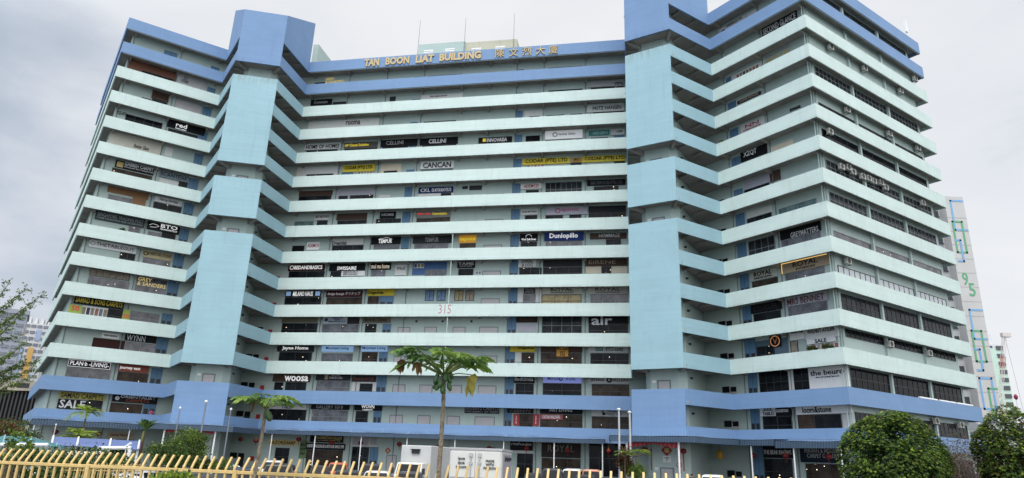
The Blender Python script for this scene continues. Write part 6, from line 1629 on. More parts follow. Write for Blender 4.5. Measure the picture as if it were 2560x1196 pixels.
def round_tree(label, px, py, Y, rx, rz, seed, wts, n, leaf=.085):
    c = at(px, py, Y)
    t = thing('round_tree', label, 'tree', Vector((c.x, c.y, 0)))
    rg = random.Random(seed); lo = max(.4, c.z - rz * .9)
    mb = MB(); mb.tube([(c.x, c.y, 0), (c.x + .05, c.y, lo * .6), (c.x, c.y, c.z)], [.16, .12, .05], 9)
    for i in range(11):
        a = i * 2.4; e = Vector((c.x + math.cos(a) * rx * .8, c.y + math.sin(a) * rx * .8, c.z + rg.uniform(-.6, .7) * rz)); s = Vector((c.x, c.y, lo * rg.uniform(.6, 1.0)))
        mb.tube([s, s.lerp(e, .5) + Vector((0, 0, .15)), e], [.06, .04, .012], 6)
    obj('trunk', mb, m_bark, t)
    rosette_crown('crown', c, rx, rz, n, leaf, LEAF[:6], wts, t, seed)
    return t
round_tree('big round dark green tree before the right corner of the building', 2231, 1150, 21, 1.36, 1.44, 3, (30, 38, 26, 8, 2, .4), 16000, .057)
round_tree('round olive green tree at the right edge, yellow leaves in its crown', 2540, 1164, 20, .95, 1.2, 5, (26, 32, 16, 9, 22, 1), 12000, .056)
def bush(name, label, px, py, Y, r, rz, n, k, seed, wts, leaf=.09, cat='shrub', aspect=1.8):
    c = at(px, py, Y); c.z = max(c.z, rz * .5)
    t = thing(name, label, cat, Vector((c.x, c.y, 0)))
    mb = MB()
    rg = random.Random(seed)
    for i in range(7):
        a = rg.uniform(0, 6.28); mb.tube([(c.x, c.y, 0), (c.x + math.cos(a) * r * .4, c.y + math.sin(a) * r * .4, c.z * .7), (c.x + math.cos(a) * r * .8, c.y + math.sin(a) * r * .8, c.z + rg.uniform(-.3, .8) * rz)], [.035, .025, .008], 6)
    obj('stems', mb, m_bark, t)
    leaf_cloud('foliage', clumps((c.x, c.y, c.z), (r, r, rz), n, k, seed, .35, .45), leaf, LEAF[:6], wts, t, aspect, seed)
    return t
bush('round_shrub', 'rounded green shrub left of the left lift lobby', 470, 1118, 30, .85, .72, 6500, 55, 11, (22, 34, 30, 10, 3, 0), .085)
bush('round_shrub', 'low dark shrub between the red-stemmed palm and the rounded shrub', 420, 1150, 28, .75, .65, 4500, 40, 12, (34, 36, 16, 2, 6, 0), .085)
bush('bright_shrub', 'bright yellow-green shrub in front of the fence, low left', 432, 1206, 8.3, .20, .11, 1500, 30, 13, (2, 10, 30, 60, 0, 0), .055)
bush('dark_hedge', 'dark leafy hedge behind the fence at the far left', 30, 1185, 14.5, .9, .5, 5000, 50, 14, (40, 34, 14, 3, 2, 0), .075)
bush('dark_hedge', 'dark leafy hedge behind the second fence run', 225, 1172, 20, 1.0, .55, 5000, 50, 15, (40, 34, 14, 4, 4, 1), .08)
bush('dark_bush', 'dull green bush before the dark louvred building', 30, 1082, 60, 1.9, 1.0, 4500, 40, 16, (36, 36, 8, 0, 14, 3), .17)
bush('pink_bush', 'pink flowering bush at the left picture edge', -8, 1078, 34, .9, .55, 1600, 20, 17, (10, 20, 10, 0, 0, 40), .1)
bush('lime_sprig', 'light green sprig rising over the fence at the far left', 45, 1115, 13.5, .25, .22, 420, 10, 18, (5, 30, 45, 20, 0, 0), .07, 'plant')
bush('garden_plants', 'mixed low plants along the kerb right of the rounded shrub', 530, 1165, 31, .9, .3, 2200, 25, 19, (20, 35, 25, 10, 0, 10), .1)
# dry bush between the two round trees: bare twigs
c = at(2385, 1150, 24); t = thing('dry_bush', 'leafless grey-brown bush between the two round trees', 'bush', Vector((c.x, c.y, 0)))
mb = MB(); rg = random.Random(4)
def twig(p, d, L_, r_, dep):
    q = p + d * L_ * .5 + Vector((rg.uniform(-.05, .05), rg.uniform(-.05, .05), 0)) * L_; e = p + d * L_
    mb.tube([p, q, e], [r_, r_ * .8, r_ * .5], 4, False)
    if dep:
        for _ in range(rg.choice((3, 4))):
            dd = (d + Vector((rg.uniform(-.7, .7), rg.uniform(-.7, .7), rg.uniform(-.25, .6)))).normalized(); twig(p.lerp(e, rg.uniform(.45, 1)), dd, L_ * rg.uniform(.55, .8), r_ * .68, dep - 1)
for i in range(15):
    a = i * .7; twig(Vector((c.x + math.cos(a) * .15, c.y + math.sin(a) * .15, 0)), Vector((math.cos(a) * .32, math.sin(a) * .32, 1)).normalized(), 1.35, .036, 4)
obj('twigs', mb, mat('dry_twig', (.12, .095, .085), .9, 0, .3, 3), t)
leaf_cloud('dry_leaves', clumps((c.x, c.y, 2.6), (1.0, 1.0, 1.0), 2600, 60, 8, .3, .5), .075, [LEAF[4], LEAF[5], leafm('leaf_dry', (.14, .11, .08))], (3, 4, 10), t, 2.2, 4)

# papaya trees
def papaya_leaf(mb, p, d, size, droop, rg, mi):
    """palmate leaf with nine jagged lobes; p petiole tip, d outward direction"""
    d = d.normalized(); side = d.cross(Vector((0, 0, 1))).normalized(); up = side.cross(d).normalized()
    outl = [(0, 0, 0)]
    for i in range(9):
        a = R(-150 + 300 * i / 8); L_ = size * (1.0 - .38 * abs(a) / R(150)) * rg.uniform(.85, 1.1)
        for da, rr in ((-.13, .50), (-.20, .66), (-.09, .72), (-.13, .86), (-.035, .86), (0, 1.0), (.04, .86), (.13, .84), (.09, .70), (.20, .64), (.13, .48)):
            outl.append((a + da, L_ * rr, 0))
        if i < 8: outl.append((a + R(18.7), size * .25, 0))
    vs = [p]
    for a, r_, _ in outl[1:]:
        q = d * math.cos(a) * r_ + side * math.sin(a) * r_
        z = -droop * (r_ / size) ** 2 * size + .10 * size * math.sin(9 * a) * r_ / size
        vs.append(p + q + up * 0 + Vector((0, 0, z)))
    o = len(mb.v); n = len(vs)
    mb.m = mi; mb.add([tuple(v) for v in vs], [(0, i, i + 1) for i in range(1, n - 1)])
def papaya(label, px, Y, ytop, ybase, lean_px, spread, leaf, nl, seed, fruits, dead, trunk_r):
    base = at(px, ybase, Y); top = at(px + lean_px, ytop, Y); b0 = base + (base - top) * (base.z / (top.z - base.z)) if top.z > base.z else base
    b0.z = 0
    t = thing('papaya_tree', label, 'papaya tree', b0)
    mb = MB(); pts = []; rad = []
    for i in range(60):
        k = i / 59; pts.append(b0.lerp(top, k) + Vector((.012 * math.sin(k * 9), 0, 0))); rad.append((trunk_r * (1.15 - .42 * k)) * (1 + .10 * (i % 2)))
    mb.tube(pts, rad, 10); obj('trunk', mb, mat('papaya_bark', (.25, .205, .15), .85, 0, .6, 26, .8), t, smooth=True)
    rg = random.Random(seed); cr_ = MB(); pt = MB()
    for i in range(nl):
        a = i * 2.399 + rg.uniform(-.2, .2); el = rg.uniform(.32, .62) if i % 3 else rg.uniform(.6, 1.0); L_ = spread * rg.uniform(.72, 1.0) * (1.0 if i % 3 else .75)
        d = Vector((math.cos(a) * math.cos(el), math.sin(a) * math.cos(el), math.sin(el)))
        e = top + d * L_; m_ = top + d * L_ * .55 + Vector((0, 0, .05 * L_))
        pt.tube([top, m_, e], [.012, .009, .006], 5, False)
        papaya_leaf(cr_, e, Vector((d.x, d.y, rg.uniform(-.15, .2))), leaf * rg.uniform(.8, 1.1), rg.uniform(.25, .6), rg, rg.choice((0, 0, 1, 1, 2)))
    obj('petioles', pt, mat('petiole', (.13, .17, .05), .6), t, smooth=True)
    o = obj('crown', cr_, [leafm('papaya_leaf_dark', (.085, .17, .042), .2), leafm('papaya_leaf', (.16, .275, .06), .2), leafm('papaya_leaf_light', (.26, .38, .09), .2)], t)
    fr = mat('papaya_fruit', (.035, .085, .026), .45, 0, .15)
    for i, (a, z, s) in enumerate(fruits):
        k = 2.3 + .9 * ((i * 7) % 5) / 4
        c = top + Vector((math.cos(a) * trunk_r * k, math.sin(a) * trunk_r * k, z - .02 * ((i * 3) % 4)))
        M = Matrix.Translation(c) @ Matrix.Rotation(a, 4, 'Z') @ Matrix.Rotation(-.55 + .12 * (i % 3), 4, 'Y'); s *= .86
        obj('fruit', MB().lathe([(.006, -.085 * s), (.026 * s, -.072 * s), (.04 * s, -.03 * s), (.037 * s, .02 * s), (.02 * s, .06 * s), (.005, .08 * s)], 10, M), fr, t, smooth=True)
    for i, (dx, dz, cl, s, gx) in enumerate(dead):
        e = top + Vector((dx, -.05, dz)); pm = MB(); pm.tube([top, top.lerp(e, .5) + Vector((0, 0, .03)), e], [.01, .008, .006], 5)
        lb = MB(); rg2 = random.Random(seed + i)
        for q in range(9):                         # withered lobes hang as crumpled strips
            x = rg2.uniform(-.4, .4) * s * gx; y = rg2.uniform(-.4, .4) * s * gx; L_ = s * rg2.uniform(.55, 1.0); w_ = s * rg2.uniform(.08, .15); vs = []; fs = []
            for k in range(6):
                f_ = k / 5; cx = e.x + x * f_ ** .6; cy = e.y + y * f_ ** .6; cz = e.z + .12 * s * math.sin(f_ * 3) - L_ * f_ ** 1.3
                ww = w_ * math.sin(PI * min(.97, .12 + f_ * .85)) * (1 + .35 * (-1) ** k); an = rg2.uniform(-.6, .6)
                vs += [(cx - ww * math.cos(an), cy - ww * math.sin(an), cz), (cx + ww * math.cos(an), cy + ww * math.sin(an), cz + .02)]
            for k in range(5): fs.append((k * 2, k * 2 + 1, k * 2 + 3, k * 2 + 2))
            lb.add(vs, fs)
        lf = obj('withered_leaf', lb, leafm('leaf_withered_%s' % cl, {'brown': (.16, .085, .035), 'tan': (.30, .18, .07), 'yellow': (.33, .29, .06)}[cl]), t)
        obj('stalk', pm, mat('petiole', (.13, .17, .05), .6), lf)
papaya('tall papaya tree with green fruit and withered leaves, left of the white box truck', 1098, 10, 940, 1196, 11, .66, .275, 26, 2,
       [(-1.2, -.03, 1), (-1.9, -.05, 1.1), (-2.6, -.02, 1), (-.4, -.03, .95), (.3, .02, .9), (-1.5, -.13, 1.1), (-2.3, -.12, .95), (-.6, -.13, 1), (3.1, .0, .9), (-3.0, -.08, .8), (-1.1, .05, .7)],
       [(-.62, .19, 'brown', .24, .45), (-.40, .16, 'tan', .20, 1.1), (.44, .02, 'yellow', .34, .7)], .036)
papaya('short young papaya tree with one fruit, before the left end of the awning', 636, 10.6, 1022, 1196, 27, .40, .225, 17, 6, [(-.3, -.09, 1.45)], [(-.18, .06, 'brown', .14, .4)], .030)

# palms and other plants on the left
def fan_palm(label, px, py, Y, L_, n, seed, mats, wts, name='palm', stem=True, el0=.1, el1=1.2, base_z=0.0, arch=.5):
    c = at(px, py, Y); t = thing(name, label, 'palm', Vector((c.x, c.y, base_z)))
    mb = MB(); mb.tube([(c.x, c.y, base_z), (c.x + .03, c.y, (c.z + base_z) / 2), (c.x, c.y, c.z)], [.06, .045, .035], 8); obj('trunk', mb, m_bark, t)
    rg = random.Random(seed); fr = MB()
    for i in range(n):
        a = i * 2.399; el = rg.uniform(el0, el1); d = Vector((math.cos(a) * math.cos(el), math.sin(a) * math.cos(el), math.sin(el))); LL = L_ * rg.uniform(.7, 1.1)
        pts = [Vector((c.x, c.y, c.z)) + d * LL * f_ + Vector((0, 0, -arch * LL * f_ ** 2.2)) for f_ in (0, .2, .4, .6, .8, 1)]
        fr.m = 0; fr.tube(pts, [.012, .011, .009, .007, .005, .003], 5, False)
        sd_ = d.cross(Vector((0, 0, 1))).normalized()
        for j in range(14):
            f_ = .22 + .78 * j / 13; k = min(4, int(f_ * 5)); p = pts[k].lerp(pts[k + 1], f_ * 5 - k); ax = (pts[min(5, k + 1)] - pts[k]).normalized()
            for s_ in (-1, 1):
                ll = LL * .42 * math.sin(PI * min(.95, .25 + f_ * .6)) ; e = p + (ax * .75 + sd_ * s_ * .8 + Vector((0, 0, .15))).normalized() * ll + Vector((0, 0, -.25 * ll)); w_ = sd_.cross(ax) * .0 + ax * ll * .12
                fr.m = rg.choices(range(len(mats)), wts)[0]; fr.add([tuple(p - w_ * .4), tuple(p.lerp(e, .5) - w_), tuple(e), tuple(p.lerp(e, .5) + w_)], [(0, 1, 2, 3)])
    obj('fronds', fr, mats, t)
    return t
fan_palm('yellow-green palm crown on a thin stem, upper palm behind the blue shade roof', 217, 1032, 36, 1.0, 15, 3, [LEAF[3], LEAF[2], LEAF[4]], (6, 4, 1))
fan_palm('wide yellow-green palm clump just above the blue shade roof', 202, 1092, 34, 1.15, 24, 4, [LEAF[3], LEAF[2], LEAF[4]], (5, 5, 1), el0=-.1, el1=1.0)
fan_palm('dark green palm with a red crown shaft beside the shade roof end', 362, 1078, 32, .85, 9, 7, [LEAF[1], LEAF[2], LEAF[6]], (5, 3, 2), el0=.8, el1=1.4, arch=.35)
c = at(360, 1105, 32); t = thing('lipstick_palm_stem', 'glossy red palm stem below the dark palm crown', 'palm stem', Vector((c.x - .05, 31.9, 0))); obj('stem', MB().tube([(0, 0, 0), (0, 0, c.z + .35)], [.05, .035], 8), mat('red_stem', (.25, .05, .03), .4), t, local=True); obj('leaf_sheath', MB().lathe([(.05, -.2), (.06, 0), (.03, .25)], 8, Matrix.Translation((0, 0, c.z + .2))), mat('sheath', (.12, .12, .03), .5), t, local=True)
fan_palm('low dark green palm left of the rounded shrub', 385, 1128, 30, .8, 10, 9, [LEAF[0], LEAF[1], LEAF[2]], (4, 5, 2), el0=.2, el1=1.3)
# planter by the right flagpoles: croton, green shrub, sapling
c = at(1582, 1190, 37); t = thing('red_planter', 'red pot planter by the two steel flagpoles', 'planter', Vector((c.x, c.y, 0)))
obj('pot', MB().lathe([(.65, 0), (.85, .5), (.95, .95), (1.0, 1.0), (.9, 1.02)], 18), cm((.30, .06, .05)), t, local=True); obj('soil', MB().lathe([(.88, .96), (.02, 1.03)], 14), m_bark, t, local=True)
bush('croton_shrub', 'dark red-leaved croton shrub left in the planter by the flagpoles', 1560, 1160, 36.9, .36, .70, 1700, 24, 31, (8, 6, 2, 0, 8, 40), .13, 'shrub', 3)
bush('planter_shrub', 'feathery green shrub right in the planter by the flagpoles', 1592, 1178, 36.8, .46, .45, 2600, 26, 32, (8, 30, 40, 12, 0, 0), .10, 'shrub', 3)
def sapling(label, px, py, Y, s, seed):
    c = at(px, py, Y); t = thing('papaya_sapling', label, 'sapling', Vector((c.x, c.y, 0))); obj('trunk', MB().tube([(c.x, c.y, 0), (c.x, c.y, c.z)], [.04, .025], 7), m_bark, t)
    rg = random.Random(seed); lb = MB(); pb = MB()
    for i in range(11):
        a = i * 2.4; d = Vector((math.cos(a), math.sin(a), rg.uniform(.1, .6))); e = Vector((c.x, c.y, c.z)) + d * s; pb.tube([(c.x, c.y, c.z - .1), e], .01, 4, False); papaya_leaf(lb, e, Vector((d.x, d.y, 0)), s * .62, .5, rg, rg.choice((0, 1)))
    obj('petioles', pb, m_bark, t); obj('crown', lb, [LEAF[2], LEAF[3]], t)
sapling('yellow-green papaya sapling in the planter, right of the tall steel flagpoles', 1590, 1138, 37.2, .52, 3); sapling('small leafy sapling between the two steel flagpoles', 1562, 1138, 36.6, .36, 5)
# corridor plants
for w_, n, u, lab, wt, r_ in (('R', 11, .7, 'bright potted plant on the eleventh storey parapet beside the right lift tower', (5, 10, 30, 10, 0, 0), .42), ('R', 4, 9.7, 'trailing plants on the fourth storey parapet, near the right corner', (30, 20, 10, 4, 4, 8), .5), ('R', 4, 11.4, 'leafy potted plant on the fourth storey parapet at the right corner', (34, 22, 8, 2, 4, 10), .55), ('L', 8, 4.9, 'potted spiky plant in the eighth storey corridor, left wing', (30, 20, 8, 2, 0, 0), .4)):
    M = WG[w_].M(u, zb(n) + .66, 1.5 if w_ == 'R' and n == 4 else 1.2); c = M.translation; t = thing('potted_plant', lab, 'potted plant', M)
    obj('pot', MB().lathe([(.14, 0), (.2, .35), (.22, .38)], 12), cm((.16, .07, .045)), t, local=True)
    obj('stem', MB().tube([(0, 0, .3), (0, 0, 1.1)], .02, 6), m_bark, t, local=True)
    leaf_cloud('foliage', clumps((c.x, c.y, c.z + 1.2), (r_ * 1.2, r_ * .6, r_ * .6), 420, 12, n, .3, .5), .2, LEAF[:6], wt, t, 2.2, n)
# light-leaved tree reaching in from the left edge
b = at(-170, 1150, 16); t = thing('feathery_tree', 'fine-leaved tree reaching in at the left picture edge', 'tree', Vector((b.x, b.y, 0)))
mb = MB(); lp = []; rg = random.Random(12)
trunk_top = at(-170, 900, 16)
mb.tube([(b.x, b.y, 0), (b.x, b.y, 2.5), trunk_top], [.14, .11, .07], 8)
def fine_branch(s, e, r_, n_tw, L_):
    m1 = s.lerp(e, .5) + Vector((0, 0, .12)); mb.tube([s, m1, e], [r_, r_ * .65, r_ * .25], 5, False)
    for i in range(n_tw):
        f_ = .22 + .78 * i / (n_tw - 1); p = s.lerp(m1, f_ * 2) if f_ < .5 else m1.lerp(e, f_ * 2 - 1); d = (e - s).normalized()
        for sd_ in (-1, 1):
            dd = (d + Vector((rg.uniform(-.3, .3), rg.uniform(-.8, .8), sd_ * rg.uniform(.1, .6)))).normalized(); q = p + dd * L_ * rg.uniform(.6, 1.1) + Vector((0, 0, -.06)); mb.tube([p, q], [.006, .002], 4, False)
            for k in range(16):
                z = p.lerp(q, .1 + .9 * k / 15); lp.append((z.x + rg.uniform(-.05, .05), z.y + rg.uniform(-.05, .05), z.z + rg.uniform(-.035, .03)))
for ex, ey in ((100, 742), (62, 726), (40, 748), (70, 770), (20, 712), (34, 842), (55, 862), (20, 800), (78, 925), (48, 908), (60, 950), (28, 945), (15, 890), (85, 905)):
    s = trunk_top.lerp(Vector((b.x, b.y, 2.5)), rg.uniform(0, .7) if ey < 860 else rg.uniform(.6, 1.0)); fine_branch(s, at(ex, ey, 16 + rg.uniform(-.5, .5)), .022, 13, .21)
obj('trunk', mb, m_bark, t); leaf_cloud('crown', lp, .06, [LEAF[1], LEAF[2], LEAF[4], LEAF[3], LEAF[6]], (26, 34, 8, 10, 10), t, 2.2, 12, .1)

# ------------------------------------------------------------------ far buildings
def tower(name, label, corner_px, Y, wd, dep, ztop, yaw, mw, floors, cols, z0=0, cat='building', win=None, bands=None, grid_h=None):
    p = at(corner_px, 1100, Y); M = Matrix.Translation((p.x, p.y, 0)) @ Matrix.Rotation(yaw, 4, 'Z')
    t = thing(name, label, cat, M)
    obj('wall', MB().box(0, 0, 0, wd, dep, ztop), mw, t, local=True)
    mwn = win or mat('far_window', (.05, .058, .07), .2, 0, .3)
    fh = ztop / floors
    return t, fh, mwn
m_far = mat('far_white', (.56, .57, .58), .8, 0, .04, .1); m_far2 = mat('far_grey', (.28, .31, .36), .8, 0, .05, .1)
m_sill = mat('far_sill', (.62, .62, .62), .8)
def face_windows(t, x0, x1, floors, fh, cols, m, zs=.35, zh=.45, wfrac=.72, name='window', side=None, start=1):
    """one window part per column strip and storey; repeats share one mesh"""
    cw = (x1 - x0) / cols; me = None
    for f_ in range(start, floors):
        for c in range(cols):
            mb = MB()
            if me is None:
                mb.box(0, -.25, 0, cw * wfrac, -.004, fh * zh); o = obj(name, mb, m, t, local=True); me = o.data
            else:
                o = bpy.data.objects.new(name, me); C.objects.link(o); o.parent = t
            loc = Matrix.Translation((x0 + cw * (c + (1 - wfrac) / 2), 0, fh * (f_ + zs)))
            o.matrix_local = (side @ loc) if side is not None else loc
# block with painted outline pattern and the number 95
Yb = 150.0
pl_ = at(2454, 1040, Yb); pr = at(2506, 1040, Yb)
gw = pr.x - pl_.x; ztop = at(2415, 493, Yb).z
M95 = Matrix.Translation((pl_.x, Yb, 0))
t95 = thing('apartment_tower', 'white tower block with blue and green outline squares and number 95 on its gable', 'building', M95)
m95 = mat('block_white', (.46, .46, .45), .8, 0, .05, .2)
obj('wall', MB().box(0, 0, 0, gw, 14, ztop), m95, t95, local=True)
obj('side_wing', MB().box(-14, 2.5, 0, -.003, 14, ztop - 1), mat('block_side', (.40, .41, .42), .8, 0, .05, .2), t95, local=True)
obj('roof', MB().add([(-14.3, 2.2, ztop - .99), (gw - 2, 2.2, ztop - .99), (gw - 2, 14, ztop - .99), (-14, 14, ztop - .99), (-8, 6, ztop + 5), (-2.5, 6, ztop + 5)], [(0, 1, 5, 4), (1, 2, 5), (2, 3, 4, 5), (3, 0, 4)]), cm((.42, .10, .07)), t95, local=True)
nf = 19; fh = (ztop - 2) / nf
mwin = mat('far_window', (.05, .058, .07), .2, 0, .3)
me = None
for f_ in range(5, nf):
    for x in (-5.6, -2.6):
        if me is None:
            o = obj('window', MB().box(0, -.12, 0, 2.2, -.003, 1.4).box(-.1, -.3, -.22, 2.3, -.003, -.05), mwin, t95, local=True); me = o.data
        else: o = bpy.data.objects.new('window', me); C.objects.link(o); o.parent = t95
        o.location = (x, 2.5, fh * f_ + 1.1)
for f_ in range(4, nf): obj('floor_joint', MB().box(0, -.03, fh * f_ - .05, gw, -.003, fh * f_ + .05), mat('joint_grey', (.33, .33, .33), .8), t95, local=True)
mb_ = cm((.15, .33, .56)); mg_ = cm((.10, .32, .17))
def outline(name, pts, m, y=-.06, w_=.42):
    mb = MB()
    for (xa, za), (xb, zb_) in zip(pts[:-1], pts[1:]):
        mb.box(min(xa, xb) - w_ / 2, y, min(za, zb_) - w_ / 2, max(xa, xb) + w_ / 2, -.031 if y > -.07 else -.061, max(za, zb_) + w_ / 2)
    obj(name, mb, m, t95, local=True)
def gz(y): return at(2450, y, Yb).z
def motif(y0):
    k = lambda d: gz(y0 + d)
    outline('painted_outline', [(gw * .92, k(0)), (gw * .3, k(0)), (gw * .3, k(72)), (gw * .92, k(72))], mb_, -.06)
    outline('painted_outline', [(gw * .22, k(52)), (gw * .70, k(52)), (gw * .70, k(128)), (gw * .22, k(128)), (gw * .22, k(52))], mg_, -.075)
    outline('painted_outline', [(gw * .22, k(98)), (gw * .46, k(98)), (gw * .46, k(150)), (gw * .2, k(150))], mb_, -.09)
motif(505); motif(776)
outline('painted_outline', [(gw * .2, gz(946)), (gw * .78, gz(946)), (gw * .78, gz(1022)), (gw * .2, gz(1022)), (gw * .2, gz(946))], mb_, -.06)
outline('painted_outline', [(gw * .96, gz(971)), (gw * .55, gz(971)), (gw * .55, gz(1040))], mg_, -.075)
lettering('block_number', '9', gw * .22, gz(715), gw * .52, gz(683), -.05, mg_, t95, bold=.01); lettering('block_number', '5', gw * .46, gz(742), gw * .78, gz(709), -.05, mg_, t95, bold=.01)
# pale towers farther right with pastel storeys and a crane
Yc = 300.0
a, b = at(2478, 1050, Yc), at(2541, 1050, Yc); zt = at(2520, 863, Yc).z
t = thing('apartment_tower', 'distant pale green and yellow tower block behind the white block, at the right edge', 'building', Vector((a.x, Yc, 0)))
wd = b.x - a.x
obj('wall', MB().box(0, 0, 0, wd, 20, zt), m_far, t, local=True)
nf = 17; fh = zt / nf
obj('yellow_bay', MB().box(wd * .62, -.6, 0, wd, -.003, zt * .44), cm((.62, .50, .16)), t, local=True)
obj('green_bay', MB().box(0, -.5, zt * .52, wd * .98, -.003, zt * .97), cm((.46, .62, .54)), t, local=True)
face_windows(t, .5, wd * .6, nf, fh, 2, mwin, .3, .5, .7)
face_windows(t, wd * .62, wd, nf, fh, 1, mwin, .3, .5, .72, side=Matrix.Translation((0, -.61, 0)))
obj('roof_plant', MB().box(wd * .1, 3, zt, wd * .8, 14, zt + 5), m_far, t, local=True)
a2 = at(2470, 1000, 285)
t = thing('apartment_tower', 'narrow yellow edged tower just behind the white block gable', 'building', Vector((a2.x - 6, 285, 0))); zz = at(2466, 830, 285).z
obj('wall', MB().box(0, 0, 0, 8.6, 12, zz), cm((.60, .52, .30)), t, local=True); obj('parapet', MB().box(-.2, -.2, zz, 8.8, 12.2, zz + 1.2), m_far, t, local=True)
# tower crane
t = thing('tower_crane', 'white and red luffing tower crane rising before the distant tower', 'crane', Vector((at(2499, 1000, 270).x, 270, 0)))
m_cr = mat('crane_white', (.55, .50, .48), .5); m_crr = cm((.45, .08, .06))
base = at(2497, 1010, 270); base.z = 0; mid = at(2502, 985, 270); tip = at(2511, 838, 270)
def lattice(p, q, w_, n):
    mb = MB(); d = (q - p).normalized(); s1 = Vector((1, 0, 0)); s2 = d.cross(s1).normalized(); s1 = s2.cross(d)
    cs = [s1 * w_ + s2 * w_, s1 * -w_ + s2 * w_, s1 * -w_ - s2 * w_, s1 * w_ - s2 * w_]
    for c_ in cs: mb.tube([p + c_, q + c_], w_ * .16, 4)
    for i in range(n):
        for k in range(4): mb.tube([p.lerp(q, i / n) + cs[k], p.lerp(q, (i + 1) / n) + cs[(k + 1) % 4]], w_ * .1, 4)
    return mb
obj('mast', lattice(Vector((mid.x, 270, 0)), mid, .8, 14), m_cr, t); obj('jib', lattice(mid, tip, .55, 24), m_cr, t)
q = at(2508, 885, 270); obj('red_section', lattice(mid.lerp(tip, .42), mid.lerp(tip, .62), .62, 5), m_crr, t)
obj('jib_head', MB().box(tip.x - 1.2, 269.2, tip.z - .8, tip.x + 2.2, 270.8, tip.z + .8), m_cr, t); obj('hoist_rope', MB().tube([tip, (tip.x + 3, 270, 8)], .06, 4), m_pipe, t)
# red ball topped mast
p = at(2539, 990, 120); t = thing('mast', 'thin mast with a dark red ball at the right edge', 'mast', Vector((p.x, 120, 0)))
obj('shaft', MB().tube([(0, 0, 0), (0, 0, p.z - .5)], .1, 6), m_white, t, local=True); obj('ball', MB().lathe([(.04, -.55), (.3, -.2), (.33, .1), (.18, .4), (.04, .5)], 12, Matrix.Translation((0, 0, p.z - .2))), cm((.22, .02, .05)), t, local=True)
# low houses at the right edge
for x0, x1, y, lab in ((2478, 2530, 1048, 'grey-white house roof behind the right round tree'), (2528, 2580, 1040, 'pale house with steep gables at the right picture edge')):
    a, b = at(x0, y, 95), at(x1, y, 95); wd = b.x - a.x; t = thing('house', lab, 'house', Vector((a.x, 95, 0)))
    zr = a.z; obj('wall', MB().box(0, 0, 0, wd, 9, zr - 1.6), m_far, t, local=True)
    obj('roof', MB().add([(-.3, -.4, zr - 1.6), (wd + .3, -.4, zr - 1.6), (wd + .3, 9.4, zr - 1.6), (-.3, 9.4, zr - 1.6), (.4, 4.5, zr), (wd - .4, 4.5, zr)], [(0, 1, 5, 4), (1, 2, 5), (2, 3, 4, 5), (3, 0, 4), (0, 3, 2, 1)]), mat('roof_grey', (.30, .31, .34), .7), t, local=True)
    for k in (.15, .55):
        obj('gable', MB().prism([(wd * k, zr - 1.6), (wd * k + 1.5, zr - .3), (wd * k + 1.9, zr - .3), (wd * k + .45, zr - 1.75)], 0, .3, Matrix(((1, 0, 0, 0), (0, 0, 1, -.7), (0, 1, 0, 0), (0, 0, 0, 1)))), m_white, t, local=True)
        obj('window', MB().box(wd * k + .3, -.05, zr - 2.6, wd * k + 1.2, -.003, zr - 1.8), mwin, t, local=True)
# left: far blocks
Yl = 260.0
a, b = at(24, 950, Yl), at(96, 950, Yl); zt = at(75, 806, Yl).z; wd = b.x - a.x
t = thing('apartment_tower', 'tall white block with orange and blue panels behind the left end of the building', 'building', Matrix.Translation((a.x, Yl, 0)) @ Matrix.Rotation(R(30), 4, 'Z')); wd *= .80
obj('wall', MB().box(0, 0, 0, wd, 18, zt), m_far, t, local=True)
nf = 20; fh = zt / nf
face_windows(t, .3, wd - .3, nf, fh, 4, mat('far_window_soft', (.16, .18, .22), .4, 0, .2), .3, .42, .78)
for x0, x1, f0, f1, c_ in ((.0, .10, .30, .45, (.55, .36, .10)), (.38, .60, .55, .80, (.58, .36, .12)), (.0, .12, .88, .97, (.55, .36, .10)), (.36, .52, .22, .42, (.24, .31, .46)), (.02, .2, .5, .8, (.30, .38, .52)), (.55, .72, .86, .95, (.30, .38, .55))):
    obj('colour_panel', MB().box(wd * x0, -.28, zt * f0, wd * x1, -.27 + .26, zt * f1), cm(c_), t, local=True)
for k in (.1, .34, .58, .8): obj('roof_tank', MB().box(wd * k, 2, zt, wd * k + wd * .12, 8, zt + 2.4), m_far, t, local=True)
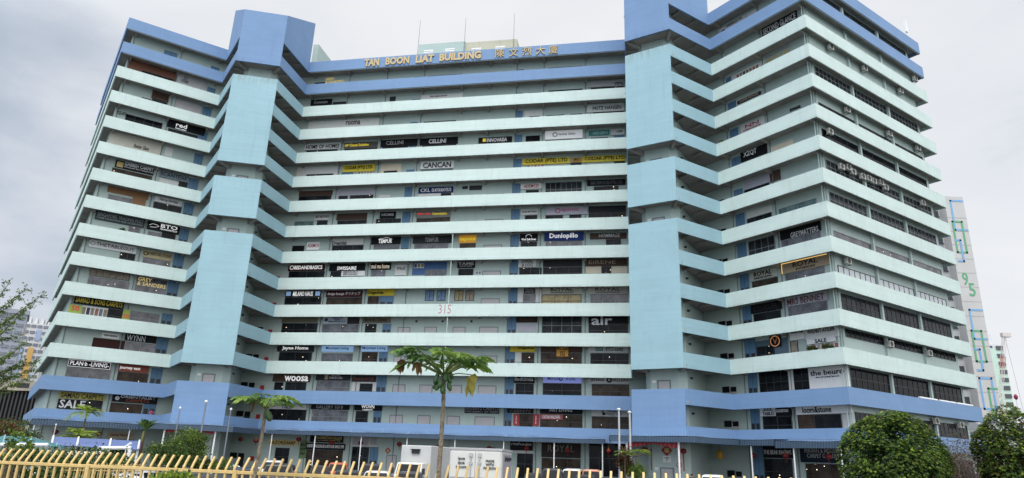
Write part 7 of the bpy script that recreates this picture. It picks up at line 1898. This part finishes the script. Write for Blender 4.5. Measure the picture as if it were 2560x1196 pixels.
a, b = at(-50, 950, 230), at(30, 950, 230); zt = at(10, 780, 230).z; wd = b.x - a.x
t = thing('apartment_tower', 'blue-grey tower block at the left picture edge', 'building', Matrix.Translation((a.x, 230, 0)) @ Matrix.Rotation(R(34), 4, 'Z')); wd *= .80
obj('wall', MB().box(0, 0, 0, wd, 16, zt), m_far2, t, local=True); face_windows(t, .2, wd - .2, 18, zt / 18, 3, mat('far_window_soft', (.16, .18, .22), .4), .3, .4, .75); obj('roof_parapet', MB().box(-.4, -.4, zt, wd + .4, 16.4, zt + 1.5), m_far2, t, local=True)
a, b = at(84, 950, 300), at(104, 950, 300); zt = at(95, 925, 300).z
t = thing('apartment_tower', 'low white block right of the white block with orange panels', 'building', Matrix.Translation((a.x, 300, 0)) @ Matrix.Rotation(R(34), 4, 'Z')); obj('wall', MB().box(0, 0, 0, b.x - a.x, 14, zt), m_far, t, local=True); face_windows(t, .2, b.x - a.x - .2, 6, zt / 6, 3, mat('far_window_soft', (.16, .18, .22), .4), .3, .4, .7)
# louvred low building with a concrete beam
a, b = at(-120, 1000, 125), at(100, 1000, 125); z0 = at(40, 1062, 125).z; z1 = at(40, 977, 125).z; z2 = at(40, 952, 125).z
t = thing('viaduct_station', 'low concrete building with dark vertical louvres beyond the left end', 'building', Vector((a.x, 125, 0))); wd = b.x - a.x
obj('concrete_beam', MB().box(0, -.5, z1, wd, 14, z2), mat('concrete_beige', (.34, .31, .25), .85, 0, .12, .5), t, local=True)
mb = MB(); nl = int(wd / .7)
for k in range(nl): mb.box(k * .7, -.1, z0, k * .7 + .28, .2, z1 - .004)
obj('louvres', mb, mat('louvre_dark', (.035, .035, .037), .7), t, local=True)
obj('back_wall', MB().box(0, .3, 0, wd, 14, z1 - .004), mat('louvre_back', (.012, .012, .013), .8), t, local=True); obj('base_wall', MB().box(0, -.4, 0, wd, .28, z0 - .004), mat('concrete_beige', (.34, .31, .25), .85), t, local=True)
obj('vent_grille', MB().box(wd * .72, -.56, z1 + .5, wd * .86, -.505, z1 + 1.3), m_dark, t, local=True)
